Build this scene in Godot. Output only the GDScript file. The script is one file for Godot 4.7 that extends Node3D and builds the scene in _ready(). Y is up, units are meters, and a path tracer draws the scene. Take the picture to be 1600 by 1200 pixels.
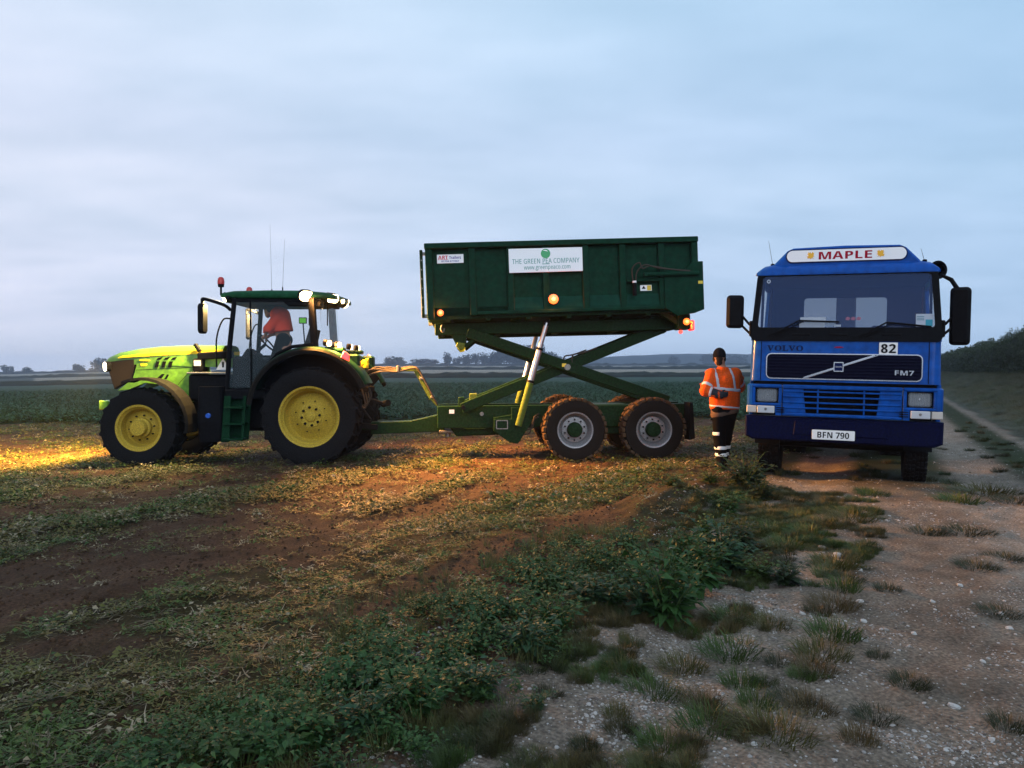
extends Node3D
# A field edge at dusk: tractor and scissor-lift trailer on the left, lorry on the stony track at right. y up, metres.

var mats := {}
var sg := 0
var rng := RandomNumberGenerator.new()
var used := {}
const TRACK_N := Vector2(0.9026, 0.4305)     # across the track, to the right (x, z)
const TRACK_T := Vector2(0.4305, -0.9026)    # along the track, away

func _ready():
	rng.seed = 7
	light_and_lens()
	make_materials()
	make_ground()
	make_far_land()
	make_tractor()
	make_trailer()
	make_lorry()
	make_people()
	make_field_cover()
	make_track_cover()

# ------------------------------------------------------------------ camera, sky, light
func light_and_lens():
	var cam = Camera3D.new()
	cam.name = "camera"
	cam.position = Vector3(0, 1.57, 0)
	cam.rotation_degrees.x = -0.69
	cam.fov = 51.4
	cam.near = 0.05
	cam.far = 6000
	add_child(cam)
	var e = Environment.new()
	e.background_mode = Environment.BG_SKY
	e.tonemap_mode = Environment.TONE_MAPPER_LINEAR
	e.tonemap_exposure = 1.0
	e.sdfgi_enabled = true
	e.ssao_enabled = true
	e.ssil_enabled = true
	e.fog_enabled = true
	e.fog_density = 0.00042
	e.fog_light_color = Color(0.80, 0.88, 1.0)
	var sky = Sky.new()
	var pm = PanoramaSkyMaterial.new()
	pm.panorama = ImageTexture.create_from_image(sky_image())
	sky.sky_material = pm
	e.sky = sky
	e.background_energy_multiplier = 1.0
	var we = WorldEnvironment.new()
	we.name = "world"
	we.environment = e
	add_child(we)
	var sun = DirectionalLight3D.new()          # the last glow of the day, behind the camera, through cloud
	sun.name = "low_sun"
	sun.light_energy = 0.42
	sun.light_angular_distance = 45
	sun.light_color = Color(0.96, 0.98, 1.0)
	sun.shadow_enabled = true
	sun.rotation_degrees = Vector3(-24, 14, 0)
	add_child(sun)

func sky_image() -> Image:
	var w := 1536
	var h := 768
	var im = Image.create(w, h, false, Image.FORMAT_RGBF)
	var n1 = FastNoiseLite.new()
	n1.seed = 11
	n1.frequency = 1.0
	n1.fractal_octaves = 5
	var n2 = FastNoiseLite.new()
	n2.seed = 23
	n2.frequency = 1.0
	n2.fractal_octaves = 3
	# sRGB of the cloud sheet by height over the horizon, in degrees
	var hs = [0.0, 1.5, 4.0, 8.0, 12.5, 16.0, 24.0, 45.0, 90.0]
	var cs = [Color8(208, 226, 250), Color8(206, 224, 249), Color8(202, 221, 247), Color8(200, 220, 246), Color8(200, 221, 246), Color8(195, 218, 245), Color8(196, 222, 248), Color8(196, 222, 248), Color8(196, 222, 248)]
	for y in h:
		var el = (0.5 - (y + 0.5) / h) * 180.0
		var a = maxf(el, 0.0)
		var k = 0
		while k < hs.size() - 2 and a > hs[k + 1]:
			k += 1
		var base: Color = cs[k].lerp(cs[k + 1], clampf((a - hs[k]) / (hs[k + 1] - hs[k]), 0, 1)).srgb_to_linear()
		var ce = cos(deg_to_rad(el))
		var se = sin(deg_to_rad(el))
		for x in w:
			var az = (x + 0.5) / w * TAU
			var d = Vector3(sin(az) * ce, se, cos(az) * ce)
			# sheet of cloud seen from below: stretched toward the horizon
			var s = 1.0 / (absf(d.y) + 0.12)
			var px = d.x * s
			var pz = d.z * s
			var v = n1.get_noise_2d(px * 0.55, pz * 1.15) * 0.65 + n1.get_noise_2d(px * 1.8 + 40.0, pz * 3.4) * 0.38
			var u = n2.get_noise_3d(d.x * 1.1, d.y * 3.0, d.z * 1.1)
			var m = clampf(a / 5.0, 0.0, 1.0)
			# thinner and whiter toward one side, deeper blue toward the other
			var side = tanh(d.x * 1.3) / 1.3
			var c = base * (1.02 + v * 0.15 * m)
			c.r *= exp(-0.50 * side) * (1.0 + v * 0.10 * m + u * 0.03)
			c.g *= exp(-0.22 * side) * (1.0 + v * 0.03 * m)
			c.b *= exp(-0.09 * side)
			im.set_pixel(x, y, c)
	return im

# ------------------------------------------------------------------ node helpers
func numbered(called: String) -> String:
	var n = used.get(called, 0)
	used[called] = n + 1
	return called if n == 0 else "%s_%03d" % [called, n]

func tag(o, label: String, category: String, group := ""):
	o.set_meta("label", label)
	o.set_meta("category", category)
	if group != "":
		o.set_meta("group", group)

func thing(called: String, label: String, category: String, at := Vector3.ZERO, turn := 0.0, group := "") -> Node3D:
	var o = Node3D.new()
	o.name = numbered(called)
	add_child(o)
	o.position = at
	o.rotation.y = turn
	tag(o, label, category, group)
	return o

func S() -> SurfaceTool:
	var s = SurfaceTool.new()
	s.begin(Mesh.PRIMITIVE_TRIANGLES)
	s.set_smooth_group(-1)
	return s

func done(st: SurfaceTool) -> ArrayMesh:
	st.generate_normals()
	return st.commit()

func put(called: String, m: Mesh, mat, parent) -> MeshInstance3D:
	var o = MeshInstance3D.new()
	o.mesh = m
	o.material_override = mats[mat] if mat is String else mat
	if parent == self:
		o.name = numbered(called)
		add_child(o)
	else:
		o.name = called
		parent.add_child(o, true)
	return o

func obj(called: String, st: SurfaceTool, mat, parent) -> MeshInstance3D:
	return put(called, done(st), mat, parent)

func stuff(o, label := "", category := ""):
	o.set_meta("kind", "stuff")
	if label != "":
		tag(o, label, category)
	return o

func scatter(called: String, m: Mesh, mat: String, places: Array, colors: Array, parent) -> MultiMeshInstance3D:
	var mm = MultiMesh.new()
	mm.transform_format = MultiMesh.TRANSFORM_3D
	mm.use_colors = true
	mm.mesh = m
	mm.instance_count = places.size()
	for i in places.size():
		mm.set_instance_transform(i, places[i])
		mm.set_instance_color(i, colors[i])
	var o = MultiMeshInstance3D.new()
	o.multimesh = mm
	o.material_override = mats[mat]
	o.name = numbered(called) if parent == self else called
	parent.add_child(o, true)
	o.set_meta("kind", "stuff")
	return o

# ------------------------------------------------------------------ shape helpers
func tri(st, a, b, c):
	st.add_vertex(a)
	st.add_vertex(b)
	st.add_vertex(c)

func quad(st, a, b, c, d):
	tri(st, a, b, c)
	tri(st, a, c, d)

func face(st, pts: Array, from: Vector3):
	# one flat convex polygon that looks away from the point `from`
	var n = (pts[0] - pts[2]).cross(pts[0] - pts[1])
	var p = pts
	if n.dot(pts[0] - from) < 0:
		p = pts.duplicate()
		p.reverse()
	for i in range(1, p.size() - 1):
		tri(st, p[0], p[i], p[i + 1])

func box(st, lo: Vector3, hi: Vector3, ch := 0.0, xf := Transform3D()):
	st.set_smooth_group(-1)
	var c = (lo + hi) * 0.5
	var h = (hi - lo).abs() * 0.5
	ch = minf(ch, minf(h.x, minf(h.y, h.z)) * 0.6)
	var cw = xf * c
	if ch <= 0.0:
		for ax in 3:
			for s in [-1.0, 1.0]:
				var pts = []
				for k in [[-1, -1], [1, -1], [1, 1], [-1, 1]]:
					var v = Vector3.ZERO
					v[ax] = s * h[ax]
					v[(ax + 1) % 3] = k[0] * h[(ax + 1) % 3]
					v[(ax + 2) % 3] = k[1] * h[(ax + 2) % 3]
					pts.append(xf * (c + v))
				face(st, pts, cw)
		return
	var P = func(ax: int, s: Vector3) -> Vector3:
		var v = Vector3(s.x * h.x, s.y * h.y, s.z * h.z)
		for k in 3:
			if k != ax:
				v[k] -= s[k] * ch
		return xf * (c + v)
	for ax in 3:
		var b = (ax + 1) % 3
		var d = (ax + 2) % 3
		for s in [-1.0, 1.0]:
			var pts = []
			for k in [[-1, -1], [1, -1], [1, 1], [-1, 1]]:
				var sv = Vector3.ZERO
				sv[ax] = s
				sv[b] = k[0]
				sv[d] = k[1]
				pts.append(P.call(ax, sv))
			face(st, pts, cw)
			for t in [-1.0, 1.0]:
				var s0 = Vector3.ZERO
				s0[ax] = s
				s0[b] = t
				s0[d] = -1
				var s1 = s0
				s1[d] = 1
				face(st, [P.call(ax, s0), P.call(ax, s1), P.call(b, s1), P.call(b, s0)], cw)
	for sx in [-1.0, 1.0]:
		for sy in [-1.0, 1.0]:
			for sz in [-1.0, 1.0]:
				var s3 = Vector3(sx, sy, sz)
				face(st, [P.call(0, s3), P.call(1, s3), P.call(2, s3)], cw)

func cbox(st, c: Vector3, size: Vector3, ch := 0.0, xf := Transform3D()):
	box(st, c - size * 0.5, c + size * 0.5, ch, xf)

func bar(st, a: Vector3, b: Vector3, w: float, h: float, ch := 0.0, up := Vector3.UP):
	# box from a to b; h across in the plane of `up`, w sideways
	var x = (b - a).normalized()
	if absf(x.dot(up)) > 0.98:
		up = Vector3.BACK
	var z = x.cross(up).normalized()
	var y = z.cross(x).normalized()
	var L = a.distance_to(b)
	box(st, Vector3(0, -h / 2, -w / 2), Vector3(L, h / 2, w / 2), ch, Transform3D(Basis(x, y, z), a))

func tube(st, pts: Array, r, seg := 8, caps := true):
	sg += 1
	st.set_smooth_group(sg)
	var n = pts.size()
	var rings = []
	var ref = Vector3.UP
	var d0 = (pts[1] - pts[0]).normalized()
	if absf(d0.dot(ref)) > 0.9:
		ref = Vector3.RIGHT
	for i in n:
		var d = (pts[mini(i + 1, n - 1)] - pts[maxi(i - 1, 0)]).normalized()
		var u = (ref - d * ref.dot(d)).normalized()
		ref = u
		var v = d.cross(u)
		var ri = r[i] if r is Array else r
		var ring = []
		for k in seg:
			var a = TAU * k / seg
			ring.append(pts[i] + (u * cos(a) + v * sin(a)) * ri)
		rings.append(ring)
	for i in n - 1:
		for k in seg:
			var k2 = (k + 1) % seg
			quad(st, rings[i][k], rings[i + 1][k], rings[i + 1][k2], rings[i][k2])
	if caps:
		st.set_smooth_group(-1)
		face(st, rings[0], pts[1])
		face(st, rings[n - 1], pts[n - 2])

func curve(pts: Array, steps := 6) -> Array:
	# smooth line through the points
	var out = []
	var n = pts.size()
	for i in n - 1:
		var p0 = pts[maxi(i - 1, 0)]
		var p1 = pts[i]
		var p2 = pts[i + 1]
		var p3 = pts[mini(i + 2, n - 1)]
		for k in steps:
			out.append(p1.cubic_interpolate(p2, p0, p3, float(k) / steps))
	out.append(pts[n - 1])
	return out

func lathe(st, prof: Array, xf: Transform3D, seg := 32):
	# profile of (radius, along z) turned about the local z axis; corners sharper than 35 degrees stay sharp
	sg += 1
	st.set_smooth_group(sg)
	for i in prof.size() - 1:
		if i > 0:
			var a = (prof[i] - prof[i - 1]).normalized()
			var b = (prof[i + 1] - prof[i]).normalized()
			if a.dot(b) < 0.82:
				sg += 1
				st.set_smooth_group(sg)
		for k in seg:
			var t0 = TAU * k / seg
			var t1 = TAU * (k + 1) / seg if k < seg - 1 else 0.0
			var p = prof[i]
			var q = prof[i + 1]
			var a0 = xf * Vector3(p.x * cos(t0), p.x * sin(t0), p.y)
			var a1 = xf * Vector3(p.x * cos(t1), p.x * sin(t1), p.y)
			var b0 = xf * Vector3(q.x * cos(t0), q.x * sin(t0), q.y)
			var b1 = xf * Vector3(q.x * cos(t1), q.x * sin(t1), q.y)
			if p.x > 0.0001:
				tri(st, a0, a1, b1)
			if q.x > 0.0001:
				tri(st, a0, b1, b0)
	st.set_smooth_group(-1)

func cyl(st, a: Vector3, b: Vector3, r0: float, r1 := -1.0, seg := 16, ch := 0.0):
	if r1 < 0:
		r1 = r0
	var z = (b - a).normalized()
	var up = Vector3.UP if absf(z.y) < 0.9 else Vector3.RIGHT
	var x = up.cross(z).normalized()
	var y = z.cross(x)
	var L = a.distance_to(b)
	var prof = [Vector2(0, 0), Vector2(r0, 0), Vector2(r1, L), Vector2(0, L)]
	if ch > 0.0:
		prof = [Vector2(0, 0), Vector2(r0 - ch, 0), Vector2(r0, ch), Vector2(r1, L - ch), Vector2(r1 - ch, L), Vector2(0, L)]
	lathe(st, prof, Transform3D(Basis(x, y, z), a), seg)

func inset(poly: Array, d: float) -> Array:
	var n = poly.size()
	var area = 0.0
	for i in n:
		area += poly[i].cross(poly[(i + 1) % n])
	var s = 1.0 if area > 0 else -1.0
	var out = []
	for i in n:
		var a: Vector2 = (poly[i] - poly[(i + n - 1) % n]).normalized()
		var b: Vector2 = (poly[(i + 1) % n] - poly[i]).normalized()
		var na = Vector2(-a.y, a.x) * s
		var nb = Vector2(-b.y, b.x) * s
		var m = na + nb
		out.append(poly[i] + m * (d / maxf(0.35, 1.0 + na.dot(nb))))
	return out

func prism(st, poly: Array, z0: float, z1: float, xf := Transform3D(), ch := 0.0):
	# polygon in the local x-y plane, pushed from z0 to z1, with chamfered rims
	st.set_smooth_group(-1)
	var n = poly.size()
	var layers = [[poly, z0], [poly, z1]]
	if ch > 0.0:
		var ins = inset(poly, ch)
		layers = [[ins, z0], [poly, z0 + ch], [poly, z1 - ch], [ins, z1]]
	for l in layers.size() - 1:
		var A = layers[l]
		var B = layers[l + 1]
		for i in n:
			var j = (i + 1) % n
			quad(st, xf * Vector3(A[0][i].x, A[0][i].y, A[1]), xf * Vector3(A[0][j].x, A[0][j].y, A[1]), xf * Vector3(B[0][j].x, B[0][j].y, B[1]), xf * Vector3(B[0][i].x, B[0][i].y, B[1]))
	for l in [layers[0], layers[-1]]:
		var idx = Geometry2D.triangulate_polygon(PackedVector2Array(l[0]))
		for t in idx.size() / 3:
			var v = []
			for k in 3:
				var p = l[0][idx[t * 3 + k]]
				v.append(xf * Vector3(p.x, p.y, l[1]))
			face(st, v, xf * Vector3(v[0].x, v[0].y, (z0 + z1) * 0.5) if false else xf * (Vector3(l[0][0].x, l[0][0].y, (z0 + z1) * 0.5)))

func sheet(st, poly: Array, xf := Transform3D()):
	# a single flat pane
	st.set_smooth_group(-1)
	var idx = Geometry2D.triangulate_polygon(PackedVector2Array(poly))
	for k in idx:
		st.add_vertex(xf * Vector3(poly[k].x, poly[k].y, 0))

func ring_prism(st, outer: Array, inner: Array, z0: float, z1: float, xf := Transform3D()):
	# frame between two outlines with the same number of points
	st.set_smooth_group(-1)
	var n = outer.size()
	for i in n:
		var j = (i + 1) % n
		var V = func(p, z): return xf * Vector3(p.x, p.y, z)
		quad(st, V.call(outer[i], z1), V.call(outer[j], z1), V.call(inner[j], z1), V.call(inner[i], z1))
		quad(st, V.call(outer[i], z0), V.call(outer[j], z0), V.call(inner[j], z0), V.call(inner[i], z0))
		quad(st, V.call(outer[i], z0), V.call(outer[j], z0), V.call(outer[j], z1), V.call(outer[i], z1))
		quad(st, V.call(inner[i], z0), V.call(inner[j], z0), V.call(inner[j], z1), V.call(inner[i], z1))

func rrect(x0: float, y0: float, x1: float, y1: float, r: float, seg := 4, top_in := 0.0) -> Array:
	# rounded rectangle, counter-clockwise; top_in narrows the top
	var out = []
	var cs = [[x1 - r, y0 + r, -PI / 2], [x1 - r, y1 - r, 0.0], [x0 + r, y1 - r, PI / 2], [x0 + r, y0 + r, PI]]
	for c in cs:
		for k in seg + 1:
			var a = c[2] + PI / 2 * k / seg
			var p = Vector2(c[0] + r * cos(a), c[1] + r * sin(a))
			var t = (p.y - y0) / (y1 - y0)
			p.x += -signf(p.x - (x0 + x1) / 2) * top_in * t
			out.append(p)
	return out

func loft(st, rings: Array, closed := true, caps := true, smooth := true):
	# skin over rings of equal point counts
	if smooth:
		sg += 1
		st.set_smooth_group(sg)
	else:
		st.set_smooth_group(-1)
	var m = rings[0].size()
	for i in rings.size() - 1:
		for k in (m if closed else m - 1):
			var k2 = (k + 1) % m
			quad(st, rings[i][k], rings[i + 1][k], rings[i + 1][k2], rings[i][k2])
	st.set_smooth_group(-1)
	if caps and closed:
		for e in [0, rings.size() - 1]:
			var c = Vector3.ZERO
			for p in rings[e]:
				c += p
			c /= m
			for k in m:
				tri(st, c, rings[e][k], rings[e][(k + 1) % m])

func letters(called: String, text: String, width: float, height: float, at: Vector3, mat, parent, font_name := "Droid Sans", bold := false, depth := 0.004, rot_z := 0.0) -> MeshInstance3D:
	var f = SystemFont.new()
	f.font_names = PackedStringArray([font_name])
	f.font_weight = 700 if bold else 400
	var t = TextMesh.new()
	t.text = text
	t.font = f
	t.font_size = 64
	t.pixel_size = 0.01
	t.depth = 1.0
	t.curve_step = 3.0
	var bb = t.get_aabb()
	var o = put(called, t, mat, parent)
	var c = bb.get_center()
	var sx = width / bb.size.x
	var sy = height / bb.size.y
	o.transform = Transform3D(Basis(Vector3(0, 0, 1), rot_z), at) * Transform3D(Basis.from_scale(Vector3(sx, sy, depth)), Vector3(-c.x * sx, -c.y * sy, 0))
	return o

# ------------------------------------------------------------------ rounded bodies from bones
func field(bones: Array, cell: float, k: float, clips := []) -> ArrayMesh:
	# bones: [a, b, ra, rb]; clips: [point, normal] keep the side the normal points away from
	var lo = Vector3(1e9, 1e9, 1e9)
	var hi = -lo
	for b in bones:
		var r = maxf(b[2], b[3]) + k
		for e in [b[0], b[1]]:
			lo = lo.min(e - Vector3(r, r, r))
			hi = hi.max(e + Vector3(r, r, r))
	lo -= Vector3.ONE * cell * 2
	hi += Vector3.ONE * cell * 2
	var nx = int((hi.x - lo.x) / cell) + 1
	var ny = int((hi.y - lo.y) / cell) + 1
	var nz = int((hi.z - lo.z) / cell) + 1
	var g = PackedFloat32Array()
	g.resize(nx * ny * nz)
	g.fill(9.0)
	for b in bones:
		var a: Vector3 = b[0]
		var ab: Vector3 = b[1] - a
		var l2 = maxf(ab.length_squared(), 1e-9)
		var ra: float = b[2]
		var rb: float = b[3]
		var m = maxf(ra, rb) + k + cell * 2.5
		var p0 = ((a.min(b[1]) - Vector3.ONE * m - lo) / cell).floor()
		var p1 = ((a.max(b[1]) + Vector3.ONE * m - lo) / cell).ceil()
		for z in range(maxi(0, int(p0.z)), mini(nz, int(p1.z) + 1)):
			for y in range(maxi(0, int(p0.y)), mini(ny, int(p1.y) + 1)):
				var row = (z * ny + y) * nx
				for x in range(maxi(0, int(p0.x)), mini(nx, int(p1.x) + 1)):
					var p = lo + Vector3(x, y, z) * cell
					var t = clampf((p - a).dot(ab) / l2, 0.0, 1.0)
					var d = p.distance_to(a + ab * t) - lerpf(ra, rb, t)
					var o = g[row + x]
					var hh = maxf(k - absf(d - o), 0.0) / k
					g[row + x] = minf(d, o) - hh * hh * k * 0.25
	if clips.size():
		for z in nz:
			for y in ny:
				for x in nx:
					var i = (z * ny + y) * nx + x
					if g[i] < cell * 3:
						var p = lo + Vector3(x, y, z) * cell
						for c in clips:
							g[i] = maxf(g[i], (p - c[0]).dot(c[1]))
	var st = S()
	st.set_smooth_group(0)
	var index = {}
	var verts = []
	var offs = [0, 1, nx, nx + 1, nx * ny, nx * ny + 1, nx * ny + nx, nx * ny + nx + 1]
	var cv = [Vector3(0, 0, 0), Vector3(1, 0, 0), Vector3(0, 1, 0), Vector3(1, 1, 0), Vector3(0, 0, 1), Vector3(1, 0, 1), Vector3(0, 1, 1), Vector3(1, 1, 1)]
	var edges = [[0, 1], [2, 3], [4, 5], [6, 7], [0, 2], [1, 3], [4, 6], [5, 7], [0, 4], [1, 5], [2, 6], [3, 7]]
	for z in nz - 1:
		for y in ny - 1:
			for x in nx - 1:
				var i = (z * ny + y) * nx + x
				if g[i] > cell * 3:
					continue
				var inside = 0
				for c in 8:
					if g[i + offs[c]] < 0:
						inside += 1
				if inside == 0 or inside == 8:
					continue
				var s = Vector3.ZERO
				var cnt = 0
				for ed in edges:
					var u = g[i + offs[ed[0]]]
					var v = g[i + offs[ed[1]]]
					if (u < 0) != (v < 0):
						s += cv[ed[0]].lerp(cv[ed[1]], u / (u - v))
						cnt += 1
				index[i] = verts.size()
				verts.append(lo + (Vector3(x, y, z) + s / cnt) * cell)
	var ax = [1, nx, nx * ny]
	for i in index.keys():
		for e in 3:
			var j = i + ax[e]
			if j >= g.size() or (g[i] < 0) == (g[j] < 0):
				continue
			var u = ax[(e + 1) % 3]
			var v = ax[(e + 2) % 3]
			if not (index.has(i - u) and index.has(i - v) and index.has(i - u - v)):
				continue
			var q = [verts[index[i]], verts[index[i - u]], verts[index[i - u - v]], verts[index[i - v]]]
			if g[i] > 0:
				q.reverse()
			quad(st, q[0], q[3], q[2], q[1])
	return done(st)

# ------------------------------------------------------------------ materials (linear base colours)
func noise_tex(freq: float, lo: float, hi: float, sd: int, size := 512, octaves := 4, mid := 0.5) -> NoiseTexture2D:
	var n = FastNoiseLite.new()
	n.seed = sd
	n.frequency = freq
	n.fractal_octaves = octaves
	var t = NoiseTexture2D.new()
	t.noise = n
	t.width = size
	t.height = size
	t.seamless = true
	var g = Gradient.new()
	g.offsets = PackedFloat32Array([0.0, mid, 1.0])
	var m = (lo + hi) / 2
	g.colors = PackedColorArray([Color(lo, lo, lo), Color(m, m, m), Color(hi, hi, hi)])
	t.color_ramp = g
	return t

func mat(called: String, c: Color, rough := 0.6, metal := 0.0, grime = null, scale := 1.0) -> StandardMaterial3D:
	var m = StandardMaterial3D.new()
	m.resource_name = called
	m.albedo_color = c.linear_to_srgb()
	m.roughness = rough
	m.metallic = metal
	m.metallic_specular = 0.5 if rough < 0.36 else 0.14
	if grime:
		m.albedo_texture = grime
		m.uv1_triplanar = true
		m.uv1_scale = Vector3.ONE * scale
	mats[called] = m
	return m

func dusty(m, share: float, sd: int, freq := 0.02):
	# dried dust and road dirt lying in blotches and fine specks over the paint
	var n = FastNoiseLite.new()
	n.seed = sd
	n.frequency = freq
	n.fractal_octaves = 6
	n.fractal_gain = 0.65
	var t = NoiseTexture2D.new()
	t.noise = n
	t.width = 512
	t.height = 512
	t.seamless = true
	var g = Gradient.new()
	g.offsets = PackedFloat32Array([0.0, 0.42, 0.75, 1.0])
	var c = Color(0.13, 0.105, 0.085).linear_to_srgb()
	g.colors = PackedColorArray([Color(c.r, c.g, c.b, 0.0), Color(c.r, c.g, c.b, share * 0.15), Color(c.r, c.g, c.b, share * 0.7), Color(c.r, c.g, c.b, share)])
	t.color_ramp = g
	m.detail_enabled = true
	m.detail_albedo = t
	m.detail_blend_mode = BaseMaterial3D.BLEND_MODE_MIX
	m.detail_uv_layer = BaseMaterial3D.DETAIL_UV_1

func glow(called: String, c: Color, energy: float) -> StandardMaterial3D:
	var m = mat(called, Color(0.25, 0.22, 0.2), 0.3)
	m.emission_enabled = true
	m.emission = c
	m.emission_energy_multiplier = energy
	return m

func make_materials():
	var grime = noise_tex(0.012, 0.72, 1.0, 3)
	var grime2 = noise_tex(0.03, 0.55, 1.0, 5)
	var fine = noise_tex(0.09, 0.6, 1.0, 9)
	var m
	# tractor
	m = mat("tractor_green", Color(0.15, 0.36, 0.02), 0.32, 0.0, grime, 1.3)
	m.clearcoat_enabled = true
	m.clearcoat = 0.5
	m.clearcoat_roughness = 0.15
	mat("dark_green_roof", Color(0.015, 0.085, 0.04), 0.4, 0.0, grime, 1.3)
	m = mat("wheel_yellow", Color(0.72, 0.50, 0.05), 0.45, 0.0, grime2, 2.5)
	mat("stripe_yellow", Color(0.75, 0.52, 0.03), 0.4)
	m = mat("tyre_rubber", Color(0.011, 0.0115, 0.014), 0.85, 0.0, grime2, 3.0)
	m.heightmap_enabled = true
	m.heightmap_texture = fine
	m.heightmap_scale = 0.15
	mat("muddy_rubber", Color(0.024, 0.020, 0.018), 0.95, 0.0, grime2, 4.0)
	mat("tread_mud", Color(0.11, 0.07, 0.042), 0.95, 0.0, grime2, 5.0)
	mat("black_plastic", Color(0.008, 0.008, 0.010), 0.55, 0.0, grime, 2.0)
	mat("fender_plastic", Color(0.008, 0.0078, 0.0076), 0.5, 0.0, grime2, 2.0)
	mat("black_iron", Color(0.016, 0.015, 0.015), 0.6, 0.2, grime2, 2.0)
	mat("screen_mesh", Color(0.055, 0.04, 0.03), 0.6, 0.1, grime2, 4.0)
	mat("step_green", Color(0.008, 0.050, 0.022), 0.5, 0.0, grime2, 2.0)
	mat("steel", Color(0.55, 0.55, 0.57), 0.28, 0.9)
	mat("dull_steel", Color(0.35, 0.34, 0.33), 0.5, 0.7, grime2, 3.0)
	mat("hose_rubber", Color(0.05, 0.042, 0.036), 0.5)
	mat("white_paint", Color(0.74, 0.74, 0.74), 0.5)
	mat("red_plastic", Color(0.42, 0.02, 0.015), 0.3)
	mat("red_reflector", Color(0.45, 0.015, 0.02), 0.15)
	mat("blue_cap", Color(0.03, 0.1, 0.45), 0.4)
	mat("grille_dark", Color(0.003, 0.004, 0.016), 0.5)
	mat("cab_trim", Color(0.012, 0.012, 0.014), 0.7)
	mat("seat_cloth", Color(0.03, 0.028, 0.03), 0.9)
	mat("red_cloth", Color(0.18, 0.03, 0.025), 0.9)
	m = mat("cab_glass", Color(0.10, 0.18, 0.20, 0.10), 0.03)
	m.metallic_specular = 0.33
	m.transparency = BaseMaterial3D.TRANSPARENCY_ALPHA
	m = mat("lens_glass", Color(0.5, 0.55, 0.6, 0.2), 0.06)
	m.transparency = BaseMaterial3D.TRANSPARENCY_ALPHA
	glow("work_light_lens", Color(1.0, 0.86, 0.62), 22.0)
	glow("head_light_lens", Color(1.0, 0.90, 0.72), 14.0)
	glow("fender_light_lens", Color(1.0, 0.80, 0.5), 16.0)
	glow("amber_light_lens", Color(1.0, 0.40, 0.03), 3.2)
	glow("amber_bulb", Color(1.0, 0.78, 0.32), 5.0)
	glow("red_light_lens", Color(1.0, 0.08, 0.10), 3.0)
	glow("green_screen", Color(0.35, 0.75, 0.1), 0.7)
	glow("white_screen", Color(0.6, 0.85, 1.0), 1.3)
	# trailer
	m = mat("trailer_green", Color(0.0028, 0.040, 0.022), 0.55, 0.0, grime, 0.9)
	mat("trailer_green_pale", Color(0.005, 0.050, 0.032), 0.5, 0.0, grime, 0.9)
	mat("trailer_frame_green", Color(0.0045, 0.034, 0.010), 0.45, 0.0, grime2, 1.2)
	mat("stand_green", Color(0.10, 0.15, 0.030), 0.45, 0.0, grime, 2.0)
	mat("wheel_silver", Color(0.42, 0.43, 0.46), 0.4, 0.35, grime2, 3.0)
	mat("sign_white", Color(0.80, 0.82, 0.85), 0.35)
	mat("sign_teal", Color(0.05, 0.27, 0.25), 0.5)
	mat("sign_green", Color(0.01, 0.32, 0.10), 0.35)
	mat("sign_red", Color(0.60, 0.02, 0.06), 0.4)
	mat("sign_blue", Color(0.05, 0.04, 0.28), 0.4)
	mat("sticker_yellow", Color(0.7, 0.52, 0.08), 0.5)
	mat("mud_flap", Color(0.008, 0.008, 0.008), 0.8)
	# lorry
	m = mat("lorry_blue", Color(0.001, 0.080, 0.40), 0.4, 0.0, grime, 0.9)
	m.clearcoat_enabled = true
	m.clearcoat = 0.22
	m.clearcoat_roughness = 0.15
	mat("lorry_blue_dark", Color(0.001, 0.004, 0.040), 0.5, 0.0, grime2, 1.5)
	mat("lorry_black", Color(0.006, 0.007, 0.010), 0.5, 0.0, grime, 2.0)
	mat("lorry_inside", Color(0.012, 0.013, 0.018), 0.85)
	mat("lettering_blue", Color(0.006, 0.012, 0.06), 0.4)
	mat("maroon", Color(0.30, 0.008, 0.03), 0.5)
	mat("leaf_gold", Color(0.75, 0.42, 0.06), 0.5)
	mat("number_black", Color(0.01, 0.01, 0.012), 0.5)
	mat("paper", Color(0.75, 0.80, 0.82), 0.7)
	mat("sticker_cyan", Color(0.05, 0.48, 0.55), 0.5)
	mat("sticker_pink", Color(0.55, 0.16, 0.16), 0.6)
	mat("chrome", Color(0.72, 0.73, 0.75), 0.15, 1.0)
	m = mat("windscreen_glass", Color(0.03, 0.08, 0.24, 0.34), 0.04)
	m.metallic_specular = 0.34
	m.transparency = BaseMaterial3D.TRANSPARENCY_ALPHA
	m = mat("tinted_glass", Color(0.03, 0.07, 0.18, 0.68), 0.05)
	m.transparency = BaseMaterial3D.TRANSPARENCY_ALPHA
	m = mat("indicator_glass", Color(0.5, 0.46, 0.42), 0.12)
	mat("lamp_white", Color(0.45, 0.48, 0.52), 0.18)
	mat("lamp_reflector", Color(0.16, 0.17, 0.18), 0.35, 0.9)
	# people
	m = mat("hi_vis", Color(0.95, 0.115, 0.014), 0.75, 0.0, grime, 5.0)
	m.rim_enabled = true
	m.rim = 0.4
	mat("driver_red", Color(0.75, 0.07, 0.03), 0.8)
	mat("reflective_band", Color(0.48, 0.49, 0.55), 0.45)
	mat("bright_band", Color(0.72, 0.74, 0.76), 0.5)
	mat("dark_trousers", Color(0.007, 0.007, 0.009), 0.9, 0.0, grime2, 6.0)
	mat("lining_brown", Color(0.10, 0.065, 0.05), 0.9)
	mat("skin", Color(0.36, 0.19, 0.13), 0.55)
	mat("glove_grey", Color(0.03, 0.032, 0.04), 0.85)
	mat("cap_black", Color(0.01, 0.01, 0.012), 0.85)
	mat("hair_dark", Color(0.03, 0.022, 0.018), 0.8)
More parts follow.
